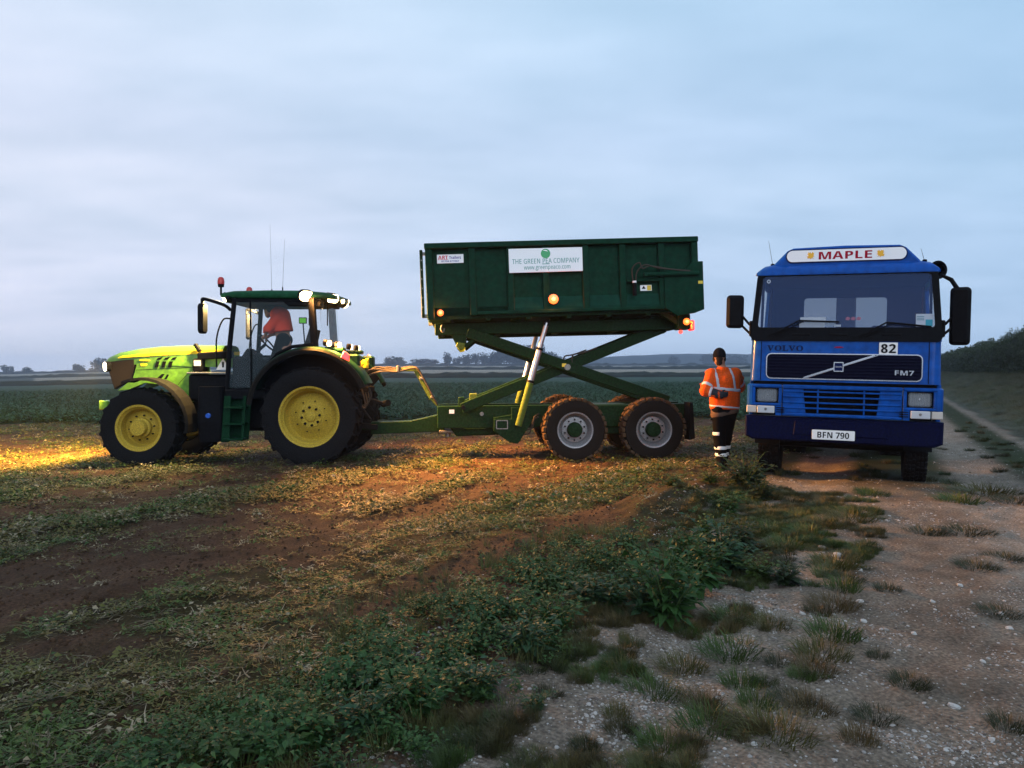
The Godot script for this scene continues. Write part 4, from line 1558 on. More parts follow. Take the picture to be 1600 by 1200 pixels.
func make_trailer():
	var t = thing("scissor_lift_trailer", "dark green scissor-lift tipping trailer with raised hopper and silver wheels", "trailer", Vector3(-2.55, 0.0, -14.8), deg_to_rad(3.0))
	var st = S()
	# drawbar with wedge gusset and eye
	st = S()
	prism(st, [Vector2(-0.05, 0.47), Vector2(1.30, 0.52), Vector2(1.30, 0.84), Vector2(1.24, 0.84), Vector2(0.66, 0.71), Vector2(-0.05, 0.69)], -0.16, 0.18, Transform3D(), 0.012)
	bar(st, Vector3(-0.3, 0.58, 0), Vector3(0.0, 0.58, 0), 0.10, 0.10, 0.02)
	cyl(st, Vector3(-0.32, 0.53, 0), Vector3(-0.32, 0.63, 0), 0.10)
	obj("drawbar", st, "trailer_frame_green", t)
	# chassis: near and far rails, head box, cross members
	for s in [1.0, -1.0]:
		st = S()
		prism(st, [Vector2(1.18, 0.60), Vector2(2.9, 0.60), Vector2(3.2, 0.66), Vector2(5.80, 0.66), Vector2(5.80, 1.04), Vector2(1.18, 1.0)], 0.40 * s, 0.52 * s, Transform3D(), 0.012)
		obj("chassis_rail", st, "trailer_frame_green", t)
	for x in [1.18, 2.2, 3.1, 4.3, 5.6]:
		st = S()
		box(st, Vector3(x, 0.68, -0.40), Vector3(x + 0.12, 0.97, 0.40), 0.01)
		obj("cross_member", st, "trailer_frame_green", t)
	st = S()
	prism(st, [Vector2(1.40, 0.60), Vector2(2.65, 0.60), Vector2(2.65, 0.48), Vector2(1.52, 0.44)], -0.34, 0.36, Transform3D(), 0.02)
	obj("belly_tank", st, "trailer_frame_green", t)
	st = S()
	box(st, Vector3(1.20, 0.50, -0.18), Vector3(1.55, 0.545, 0.26), 0.01)
	cyl(st, Vector3(1.36, 0.42, 0.1), Vector3(1.36, 0.52, 0.1), 0.05)
	obj("parking_stand", st, "dull_steel", t)
	st = S()
	cbox(st, Vector3(1.44, 0.90, 0.523), Vector3(0.09, 0.07, 0.004))
	obj("data_plate", st, "sign_white", t)
	st = S()
	cyl(st, Vector3(1.98, 0.86, 0.50), Vector3(1.98, 0.86, 0.58), 0.035)
	obj("pivot_pin", st, "dull_steel", t)
	# upright lugs on the headstock
	st = S()
	box(st, Vector3(1.56, 0.98, 0.38), Vector3(1.67, 1.16, 0.50), 0.01)
	obj("stop_block", st, "trailer_frame_green", t)
	st = S()
	box(st, Vector3(1.76, 1.00, 0.10), Vector3(1.90, 1.22, 0.36), 0.01)
	obj("stop_block", st, "stand_green", t)
	# bogie and wheels
	st = S()
	prism(st, [Vector2(3.55, 0.50), Vector2(5.0, 0.50), Vector2(5.0, 0.66), Vector2(4.55, 0.72), Vector2(4.0, 0.72), Vector2(3.55, 0.66)], 0.53, 0.66, Transform3D(), 0.015)
	prism(st, [Vector2(3.55, 0.50), Vector2(5.0, 0.50), Vector2(5.0, 0.66), Vector2(4.55, 0.72), Vector2(4.0, 0.72), Vector2(3.55, 0.66)], -0.66, -0.53, Transform3D(), 0.015)
	for x in [3.59, 4.97]:
		cyl(st, Vector3(x, 0.60, -0.95), Vector3(x, 0.60, 0.95), 0.065)
	box(st, Vector3(3.9, 0.62, -0.53), Vector3(4.7, 1.02, 0.70), 0.02)
	obj("bogie", st, "trailer_frame_green", t)
	var k = 0
	for s in [1.0, -1.0]:
		for x in [3.59, 4.97]:
			trailer_wheel(t, Vector3(x, 0.605, 0.99 * s), s, 0.3 + k * 0.7, k)
			k += 1
		st = S()
		prism(st, [Vector2(5.60, 0.42), Vector2(5.70, 0.45), Vector2(5.66, 1.08), Vector2(5.60, 1.08)], 0.80 * s, 1.16 * s, Transform3D(), 0.004)
		obj("mud_flap", st, "mud_flap", t)
		# ram anchor plate
		st = S()
		prism(st, [Vector2(2.19, 0.56), Vector2(2.48, 0.36), Vector2(2.62, 0.34), Vector2(2.86, 0.72), Vector2(2.80, 0.98), Vector2(2.50, 0.98), Vector2(2.50, 0.78), Vector2(2.19, 0.78)], 0.74 * s, 0.80 * s, Transform3D(), 0.008)
		prism(st, [Vector2(2.19, 0.56), Vector2(2.60, 0.50), Vector2(2.60, 0.86), Vector2(2.19, 0.80)], 0.50 * s, 0.74 * s, Transform3D(), 0.01)
		var plate = obj("ram_anchor", st, "trailer_frame_green", t)
		st = S()
		ring_prism(st, rrect(2.23, 0.60, 2.44, 0.76, 0.01, 1), rrect(2.245, 0.615, 2.425, 0.745, 0.01, 1), 0.80 * s, 0.806 * s)
		obj("plate_edge", st, "dull_steel", plate)
		# lift ram: painted barrel, two bright stages
		var ram = Node3D.new()
		ram.name = "lift_ram"
		t.add_child(ram, true)
		var a = Vector3(2.62, 0.66, 0.87 * s)
		var b = Vector3(3.12, 2.48, 0.87 * s)
		st = S()
		cyl(st, a, a.lerp(b, 0.42), 0.062, 0.062, 20, 0.01)
		obj("barrel", st, "stand_green", ram)
		st = S()
		cyl(st, a.lerp(b, 0.40), a.lerp(b, 0.74), 0.054, 0.054, 20)
		cyl(st, a.lerp(b, 0.72), b, 0.043, 0.043, 20)
		obj("ram_stage", st, "steel", ram)
		st = S()
		for u in [0.42, 0.735]:
			cyl(st, a.lerp(b, u), a.lerp(b, u + 0.022), 0.066, 0.066, 20)
		cyl(st, b - Vector3(0, 0, 0.08 * s), b + Vector3(0, 0, 0.04 * s), 0.06)
		obj("gland", st, "black_iron", ram)
		st = S()
		tube(st, curve([Vector3(2.72, 0.56, 0.70 * s), Vector3(2.88, 0.62, 0.68 * s), Vector3(2.92, 0.80, 0.66 * s), Vector3(3.02, 0.86, 0.5 * s)]), 0.014, 6)
		tube(st, curve([Vector3(2.70, 0.50, 0.66 * s), Vector3(2.84, 0.52, 0.62 * s), Vector3(2.90, 0.74, 0.60 * s), Vector3(3.02, 0.80, 0.5 * s)]), 0.014, 6)
		obj("ram_hose", st, "hose_rubber", ram)
		# scissor arms
		st = S()
		bar(st, Vector3(1.62, 0.96, 0.62 * s), Vector3(5.28, 2.42, 0.62 * s), 0.09, 0.185, 0.012)
		obj("scissor_arm", st, "trailer_frame_green", t)
		st = S()
		bar(st, Vector3(1.72, 2.32, 0.74 * s), Vector3(5.33, 1.09, 0.74 * s), 0.09, 0.185, 0.012)
		var arm = obj("scissor_arm", st, "trailer_frame_green", t)
		st = S()
		cyl(st, Vector3(3.50, 1.70, 0.55 * s), Vector3(3.50, 1.70, 0.81 * s), 0.055)
		obj("arm_pin", st, "dull_steel", arm)
		st = S()
		cbox(st, Vector3(3.44, 1.735, 0.787 * s), Vector3(0.075, 0.06, 0.004), 0.0, Transform3D())
		obj("arm_sticker", st, "sticker_yellow", arm)
		st = S()
		tube(st, curve([Vector3(3.60, 1.78, 0.66 * s), Vector3(3.62, 1.92, 0.66 * s), Vector3(3.80, 1.96, 0.66 * s), Vector3(4.05, 2.05, 0.66 * s)]), 0.014, 6)
		obj("arm_hose", st, "hose_rubber", arm)
	st = S()
	cyl(st, Vector3(1.75, 2.31, -0.75), Vector3(1.75, 2.31, 0.75), 0.04)
	cyl(st, Vector3(5.25, 2.40, -0.75), Vector3(5.25, 2.40, 0.75), 0.04)
	cyl(st, Vector3(5.30, 1.10, -0.75), Vector3(5.30, 1.10, 0.75), 0.04)
	cyl(st, Vector3(1.65, 0.98, -0.75), Vector3(1.65, 0.98, 0.75), 0.04)
	cyl(st, Vector3(3.50, 1.70, -0.7), Vector3(3.50, 1.70, 0.7), 0.05)
	obj("cross_shaft", st, "black_iron", t)
	# hose stand at the drawbar, with the hoses to the tractor
	st = S()
	bar(st, Vector3(0.48, 1.655, 0.2), Vector3(0.78, 1.655, 0.2), 0.06, 0.06, 0.008)
	bar(st, Vector3(0.755, 1.675, 0.2), Vector3(1.06, 1.12, 0.2), 0.07, 0.06, 0.008, Vector3.BACK)
	bar(st, Vector3(1.05, 1.13, 0.2), Vector3(1.18, 1.0, 0.2), 0.05, 0.05, 0.008)
	obj("hose_stand", st, "stand_green", t)
	st = S()
	cbox(st, Vector3(0.45, 1.67, 0.2), Vector3(0.05, 0.12, 0.16), 0.01)
	for y in [0.0, 1.0]:
		cbox(st, Vector3(0.88, 1.50, 0.2).lerp(Vector3(1.08, 1.16, 0.2), y), Vector3(0.07, 0.05, 0.13), 0.01)
	obj("hose_clamp", st, "dull_steel", t)
	var ends = [[-0.28, 1.72, 0.25, 0.06], [-0.35, 1.55, 0.15, -0.01], [-0.32, 1.66, 0.05, 0.0], [-0.40, 1.45, 0.0, 0.05]]
	for i in 4:
		var e = ends[i]
		st = S()
		tube(st, curve([Vector3(e[0], e[1], e[2]), Vector3(e[0] + 0.08, e[1] - 0.10 + i * 0.03, 0.24), Vector3(0.02, 1.70 - i * 0.02 - e[3], 0.14 + i * 0.04), Vector3(0.25, 1.70 - i * 0.025, 0.15 + i * 0.03), Vector3(0.44, 1.68 - i * 0.02, 0.14 + i * 0.04), Vector3(0.72, 1.71 - i * 0.01, 0.14 + i * 0.04), Vector3(0.85, 1.62, 0.14 + i * 0.04), Vector3(1.08, 1.19, 0.14 + i * 0.04), Vector3(1.17, 1.02, 0.15 + i * 0.03)], 5), 0.017, 7)
		obj("hose", st, "hose_rubber", t)
	for i in 4:
		st = S()
		var z0 = 0.05 + i * 0.09
		tube(st, curve([Vector3(-0.36, 1.40 - i * 0.03, z0), Vector3(-0.12 - i * 0.03, 1.36, z0 + 0.05), Vector3(-0.05 - i * 0.02, 1.14 - i * 0.05, z0 + 0.08), Vector3(-0.20, 1.0, z0 + 0.04), Vector3(-0.38, 1.05 + i * 0.05, z0)], 5), 0.015, 6)
		obj("hose_loop", st, "hose_rubber", t)
	# lift frame under the hopper
	var lf = Node3D.new()
	lf.name = "lift_frame"
	t.add_child(lf)
	lf.position = Vector3(1.15, 2.26, 0)
	lf.rotation.z = deg_to_rad(1.5)
	for s in [1.0, -1.0]:
		st = S()
		box(st, Vector3(0.0, 0.0, 0.70 * s - 0.07), Vector3(4.45, 0.21, 0.70 * s + 0.07), 0.012)
		obj("frame_beam", st, "trailer_frame_green", lf)
		st = S()
		prism(st, [Vector2(0.28, 0.01), Vector2(0.55, 0.01), Vector2(0.55, -0.14), Vector2(0.50, -0.24), Vector2(0.42, -0.26), Vector2(0.34, -0.12)], 0.66 * s, 0.75 * s, Transform3D(), 0.01)
		bar(st, Vector3(0.52, -0.22, 0.70 * s), Vector3(0.82, 0.02, 0.70 * s), 0.06, 0.07, 0.01)
		obj("catch_bracket", st, "trailer_frame_green", lf)
		st = S()
		prism(st, [Vector2(0.40, -0.12), Vector2(0.535, -0.16), Vector2(0.50, -0.255), Vector2(0.42, -0.27), Vector2(0.36, -0.2)], 0.65 * s, 0.765 * s, Transform3D(), 0.01)
		obj("catch_tip", st, "stand_green", lf)
		st = S()
		tube(st, curve([Vector3(0.13, 0.18, 0.78 * s), Vector3(0.11, 0.10, 0.80 * s), Vector3(0.15, 0.05, 0.80 * s), Vector3(0.17, 0.12, 0.79 * s)]), 0.014, 6)
		obj("safety_chain", st, "dull_steel", lf)
	st = S()
	for x in [0.02, 1.1, 2.2, 3.3, 4.3]:
		box(st, Vector3(x, 0.02, -0.63), Vector3(x + 0.1, 0.20, 0.63), 0.01)
	for x in [0.35, 1.35, 2.05, 2.75, 3.15, 3.85, 4.2]:
		box(st, Vector3(x, 0.21, -0.70), Vector3(x + 0.18, 0.27, 0.76), 0.006)
	obj("frame_crosspiece", st, "trailer_frame_green", lf)
	make_hopper(t)

func make_hopper(t):
	var h = Node3D.new()
	h.name = "hopper"
	t.add_child(h)
	h.position = Vector3(1.05, 2.505, 0)
	h.rotation.z = deg_to_rad(2.0)
	var st
	for s in [1.0, -1.0]:
		# plates between ribs, set back
		var xs = [0.0, 0.785, 1.44, 2.05, 2.745, 3.39, 4.075, 4.70]
		for i in 7:
			st = S()
			box(st, Vector3(xs[i] + 0.002, (0.34 if i > 1 else 0.20), 1.10 * s - 0.02), Vector3(xs[i + 1] - 0.002, 1.21, 1.10 * s + 0.02))
			obj("side_plate", st, "trailer_green", h)
			if i > 1 and i < 6:
				st = S()
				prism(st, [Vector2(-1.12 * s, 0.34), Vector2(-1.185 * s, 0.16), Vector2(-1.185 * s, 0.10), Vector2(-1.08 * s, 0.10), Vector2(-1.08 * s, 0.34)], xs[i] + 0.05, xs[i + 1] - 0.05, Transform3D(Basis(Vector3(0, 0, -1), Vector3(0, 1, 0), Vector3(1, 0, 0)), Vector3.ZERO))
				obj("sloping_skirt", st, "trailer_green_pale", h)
		for x in [0.785, 1.44, 2.05, 2.745, 3.39, 4.075]:
			st = S()
			box(st, Vector3(x - 0.055, 0.05, 1.10 * s), Vector3(x + 0.055, 1.21, 1.20 * s), 0.01)
			if s < 0:
				pass
			obj("rib", st, "trailer_green", h)
		st = S()
		box(st, Vector3(-0.02, 1.205, 1.14 * s - 0.10), Vector3(4.72, 1.30, 1.14 * s + 0.10), 0.012)
		obj("top_rail", st, "trailer_green", h)
		st = S()
		box(st, Vector3(0.84, 0.06, 1.10 * s), Vector3(4.13, 0.115, 1.205 * s), 0.008)
		obj("bottom_rail", st, "trailer_green", h)
		st = S()
		box(st, Vector3(-0.01, 0.0, 1.08 * s), Vector3(0.115, 1.21, 1.21 * s), 0.012)
		obj("corner_post", st, "trailer_green", h)
		st = S()
		box(st, Vector3(4.60, 0.7, 1.08 * s), Vector3(4.715, 1.21, 1.21 * s), 0.012)
		obj("corner_post", st, "trailer_green", h)
		# rear quarter: big plate that carries the door gear
		st = S()
		prism(st, [Vector2(4.10, 0.08), Vector2(4.32, -0.07), Vector2(4.62, -0.03), Vector2(4.79, 0.03), Vector2(4.79, 0.865), Vector2(4.62, 0.865), Vector2(4.52, 0.78), Vector2(4.44, 0.70), Vector2(4.10, 0.62)], 1.19 * s, 1.235 * s, Transform3D(), 0.008)
		obj("rear_quarter", st, "trailer_green", h)
		st = S()
		box(st, Vector3(3.45, 0.545, 1.13 * s), Vector3(4.10, 0.60, 1.21 * s), 0.006)
		obj("ledge", st, "trailer_green", h)
		# door ram with its hoses
		st = S()
		cyl(st, Vector3(3.80, 0.655, 1.27 * s), Vector3(4.70, 0.655, 1.27 * s), 0.04)
		box(st, Vector3(3.74, 0.62, 1.2 * s), Vector3(3.80, 0.69, 1.31 * s), 0.008)
		obj("door_ram", st, "trailer_green", h)
		st = S()
		tube(st, curve([Vector3(3.56, 0.50, 1.25 * s), Vector3(3.54, 0.76, 1.27 * s), Vector3(3.66, 0.86, 1.29 * s), Vector3(3.72, 0.76, 1.29 * s), Vector3(3.86, 0.80, 1.28 * s), Vector3(4.2, 0.74, 1.27 * s), Vector3(4.55, 0.70, 1.27 * s)]), 0.012, 6)
		tube(st, curve([Vector3(3.60, 0.50, 1.25 * s), Vector3(3.62, 0.70, 1.27 * s), Vector3(3.76, 0.82, 1.29 * s), Vector3(4.0, 0.76, 1.28 * s), Vector3(4.55, 0.69, 1.28 * s)]), 0.012, 6)
		obj("door_hose", st, "hose_rubber", h)
		st = S()
		cyl(st, Vector3(3.575, 0.30, 1.25 * s), Vector3(3.575, 0.52, 1.25 * s), 0.035)
		obj("accumulator", st, "black_plastic", h)
		st = S()
		cyl(st, Vector3(3.575, 0.52, 1.25 * s), Vector3(3.575, 0.555, 1.25 * s), 0.036)
		obj("accumulator_cap", st, "sign_white", h)
	# floor, ends
	st = S()
	box(st, Vector3(0.02, 0.0, -1.09), Vector3(4.62, 0.06, 1.09))
	for x in [0.3, 1.0, 1.7, 2.4, 3.1, 3.8]:
		box(st, Vector3(x, -0.035, -1.1), Vector3(x + 0.08, 0.0, 1.1))
	obj("floor_plate", st, "trailer_frame_green", h)
	st = S()
	box(st, Vector3(0.0, 0.06, -1.08), Vector3(0.05, 1.21, 1.08))
	obj("front_plate", st, "trailer_green", h)
	st = S()
	box(st, Vector3(4.64, 0.06, -1.08), Vector3(4.70, 1.21, 1.08))
	obj("tailgate", st, "trailer_green", h)
	st = S()
	box(st, Vector3(-0.02, 1.205, -1.04), Vector3(0.08, 1.30, 1.04), 0.012)
	box(st, Vector3(4.62, 1.205, -1.04), Vector3(4.72, 1.30, 1.04), 0.012)
	obj("end_rail", st, "trailer_green", h)
	# ladder-like frame in front of the hopper
	for s in [1.0, -1.0]:
		st = S()
		box(st, Vector3(-0.105, 0.04, 1.12 * s - 0.05), Vector3(-0.055, 1.20, 1.12 * s + 0.05), 0.008)
		obj("front_post", st, "trailer_frame_green", h)
		st = S()
		box(st, Vector3(-0.10, 1.12, 1.06 * s - 0.03), Vector3(0.0, 1.17, 1.06 * s + 0.03))
		box(st, Vector3(-0.10, 0.04, 1.06 * s - 0.03), Vector3(0.0, 0.10, 1.06 * s + 0.03))
		obj("post_bracket", st, "dull_steel", h)
		for k in 6:
			st = S()
			cyl(st, Vector3(-0.08, 0.22 + k * 0.16, 1.165 * s), Vector3(-0.08, 0.22 + k * 0.16, 1.176 * s), 0.014, -1, 10)
			obj("post_hole", st, "dull_steel", h)
	# company board
	var b = put("company_board", done(board_shape(1.42, 0.755, 2.69, 1.165, 1.215, 1.23)), "sign_white", t)
	b.transform = h.transform
	var bz = 1.2305
	letters("board_lettering", "THE GREEN PEA COMPANY", 1.16, 0.082, Vector3(2.055, 0.945, bz), "sign_teal", b, "Droid Sans", false, 0.002)
	letters("web_lettering", "www.greenpeaco.com", 0.80, 0.078, Vector3(2.075, 0.82, bz), "sign_teal", b, "Droid Sans", false, 0.002)
	st = S()
	lathe(st, [Vector2(0.082, 0), Vector2(0.080, 0.003), Vector2(0.0, 0.004)], Transform3D(Basis(), Vector3(2.055, 1.07, bz)), 32)
	obj("pea_emblem", st, "sign_green", b)
	st = S()
	prism(st, crescent(2.045, 1.075, 0.058, 0.5, 2.2), bz + 0.004, bz + 0.006)
	obj("pea_glint_print", st, "sign_white", b)
	st = S()
	box(st, Vector3(1.99, 0.888, bz), Vector3(2.12, 0.898, bz + 0.002))
	obj("underline", st, "sign_teal", b)
	# maker's plate
	var m = put("maker_board", done(board_shape(0.19, 0.965, 0.645, 1.115, 1.121, 1.130)), "sign_white", t)
	m.transform = h.transform
	letters("maker_lettering", "ART", 0.17, 0.062, Vector3(0.295, 1.065, 1.1305), "sign_red", m, "Droid Sans", true, 0.002)
	letters("maker_lettering", "Trailers", 0.20, 0.055, Vector3(0.50, 1.06, 1.1305), "sign_blue", m, "Droid Sans", true, 0.002)
	letters("maker_lettering", "01758 871967", 0.30, 0.028, Vector3(0.415, 0.998, 1.1305), "sign_blue", m, "Droid Sans", true, 0.002)
	st = S()
	box(st, Vector3(0.205, 1.024, 1.1302), Vector3(0.38, 1.030, 1.132))
	obj("red_line", st, "sign_red", m)
	st = S()
	cbox(st, Vector3(3.80, 0.44, 1.125), Vector3(0.20, 0.10, 0.006))
	var w = obj("warning_sticker", st, "sign_white", t)
	w.transform = h.transform
	st = S()
	cbox(st, Vector3(3.855, 0.44, 1.1295), Vector3(0.07, 0.085, 0.003))
	obj("sticker_patch", st, "sticker_yellow", w)
	st = S()
	prism(st, [Vector2(3.725, 0.425), Vector2(3.795, 0.425), Vector2(3.76, 0.478)], 1.128, 1.130)
	obj("sticker_mark", st, "number_black", w)
	st = S()
	cbox(st, Vector3(4.735, 0.50, 1.238), Vector3(0.08, 0.05, 0.004))
	obj("rear_sticker", st, "sticker_yellow", h)
	# lamps: amber markers and the red tail cluster
	for a in [[Vector3(0.215, 0.115, 1.13), 0.11, 8.0], [Vector3(2.165, 0.285, 1.22), 0.17, 14.0], [Vector3(4.52, -0.165, 1.05), 0.12, 12.0]]:
		var lm = lamp(t, "marker_light", a[0], Vector3(0, 0, 1), Vector2(a[1], a[1]), "amber_light_lens", "black_plastic", true)
		lm.transform = h.transform * lm.transform
		st = S()
		lathe(st, [Vector2(a[1] * 0.20, 0.034), Vector2(a[1] * 0.15, 0.044), Vector2(0, 0.048)], Transform3D(), 16)
		obj("bulb_light", st, "amber_bulb", lm)
		omni(lm, Vector3(0, 0, 0.018), Color(1.0, 0.36, 0.03), a[2] * 0.07, 0.012)
	st = S()
	box(st, Vector3(4.36, -0.30, 0.75), Vector3(4.60, -0.02, 1.02), 0.02)
	bar(st, Vector3(4.05, 0.05, 0.98), Vector3(4.45, -0.22, 0.98), 0.06, 0.10, 0.01)
	obj("lamp_box", st, "trailer_frame_green", h)
	st = S()
	box(st, Vector3(4.60, -0.32, 0.82), Vector3(4.66, -0.14, 1.06), 0.02)
	obj("tail_light", st, "red_light_lens", h)
	st = S()
	cyl(st, Vector3(4.42, -0.34, 1.0), Vector3(4.42, -0.34, 1.04), 0.035, 0.03)
	obj("tail_light", st, "red_light_lens", h)
	omni(h, Vector3(4.63, -0.23, 0.94), Color(1.0, 0.08, 0.08), 0.5, 0.012)

func board_shape(x0, y0, x1, y1, z0, z1) -> SurfaceTool:
	var st = S()
	prism(st, rrect(x0, y0, x1, y1, 0.006, 2), z0, z1)
	return st

func crescent(cx: float, cy: float, r: float, a0: float, a1: float) -> Array:
	var out = []
	for k in 9:
		var a = lerpf(a0, a1, k / 8.0)
		out.append(Vector2(cx + cos(a) * r, cy + sin(a) * r))
	for k in 9:
		var a = lerpf(a1, a0, k / 8.0)
		var rr = r - 0.018 * sin(PI * k / 8.0) - 0.001
		out.append(Vector2(cx + cos(a) * rr, cy + sin(a) * rr))
	return out

# ------------------------------------------------------------------ lorry (front looks along local +z, x to the viewer's right)
func lorry_wheel(parent, at: Vector3, side: float, w := 0.31):
	var wheel = Node3D.new()
	wheel.name = "wheel"
	parent.add_child(wheel, true)
	wheel.position = at
	wheel.rotation.y = PI / 2 * side
	put("tyre", tyre_mesh(0.50, w, 0.285, 40, 0.018, false), "tyre_rubber", wheel)
	var st = S()
	var h = w / 2
	lathe(st, [Vector2(0.27, -h * 0.7), Vector2(0.28, h * 0.74), Vector2(0.30, h * 0.86), Vector2(0.275, h * 0.85), Vector2(0.26, h * 0.6), Vector2(0.22, h * 0.35), Vector2(0.12, h * 0.75), Vector2(0.11, h * 0.95), Vector2(0, h * 0.97)], Transform3D(), 32)
	obj("rim", st, "wheel_silver", wheel)

func plan_shell(st, half: float, depth: float, y0: float, y1: float, thick: float, corner: float, taper := 0.0, lean := 0.0):
	# open-backed shell: front face at z = 0 with rounded corners, sides running back
	var outer = []
	var inner = []
	for e in [[outer, 0.0], [inner, thick]]:
		var o = e[1]
		var hw = half - o
		e[0].append(Vector2(-hw, -depth))
		for k in 5:
			var a = PI - k * PI / 8
			e[0].append(Vector2(-hw + corner + cos(a) * (corner - o * 0.5), -corner + sin(a) * corner - o))
		for k in 5:
			var a = PI / 2 - k * PI / 8
			e[0].append(Vector2(hw - corner + cos(a) * (corner - o * 0.5), -corner + sin(a) * corner - o))
		e[0].append(Vector2(hw, -depth))
	var rings = []
	for y in [[y0, 0.0], [y1, 1.0]]:
		var ring = []
		var f = 1.0 - taper * y[1] / half
		for p in outer:
			ring.append(Vector3(p.x * f, y[0], p.y - lean * y[1]))
		var inn = inner.duplicate()
		inn.reverse()
		for p in inn:
			ring.append(Vector3(p.x * f, y[0], p.y - lean * y[1]))
		rings.append(ring)
	var n = outer.size()
	sg += 1
	st.set_smooth_group(sg)
	for k in n - 1:
		quad(st, rings[0][k], rings[1][k], rings[1][k + 1], rings[0][k + 1])
	sg += 1
	st.set_smooth_group(sg)
	for k in range(n, 2 * n - 1):
		quad(st, rings[0][k], rings[1][k], rings[1][k + 1], rings[0][k + 1])
	st.set_smooth_group(-1)
	for k in n - 1:
		quad(st, rings[0][k], rings[0][k + 1], rings[0][2 * n - 2 - k], rings[0][2 * n - 1 - k])
		quad(st, rings[1][k], rings[1][k + 1], rings[1][2 * n - 2 - k], rings[1][2 * n - 1 - k])
	quad(st, rings[0][0], rings[1][0], rings[1][2 * n - 1], rings[0][2 * n - 1])
	quad(st, rings[0][n - 1], rings[1][n - 1], rings[1][n], rings[0][n])

func maple_leaf(cx: float, cy: float, s: float, turn: float) -> Array:
	var base = [Vector2(0, -1.0), Vector2(0.08, -0.45), Vector2(0.55, -0.55), Vector2(0.45, -0.3), Vector2(0.95, 0.1), Vector2(0.75, 0.2), Vector2(0.8, 0.5), Vector2(0.45, 0.35), Vector2(0.35, 0.45), Vector2(0.42, 0.8), Vector2(0.2, 0.7), Vector2(0, 1.05)]
	var out = []
	for p in base:
		out.append(p)
	for i in range(base.size() - 2, 0, -1):
		out.append(Vector2(-base[i].x, base[i].y))
	var res = []
	for p in out:
		res.append(p.rotated(turn) * s + Vector2(cx, cy))
	return res

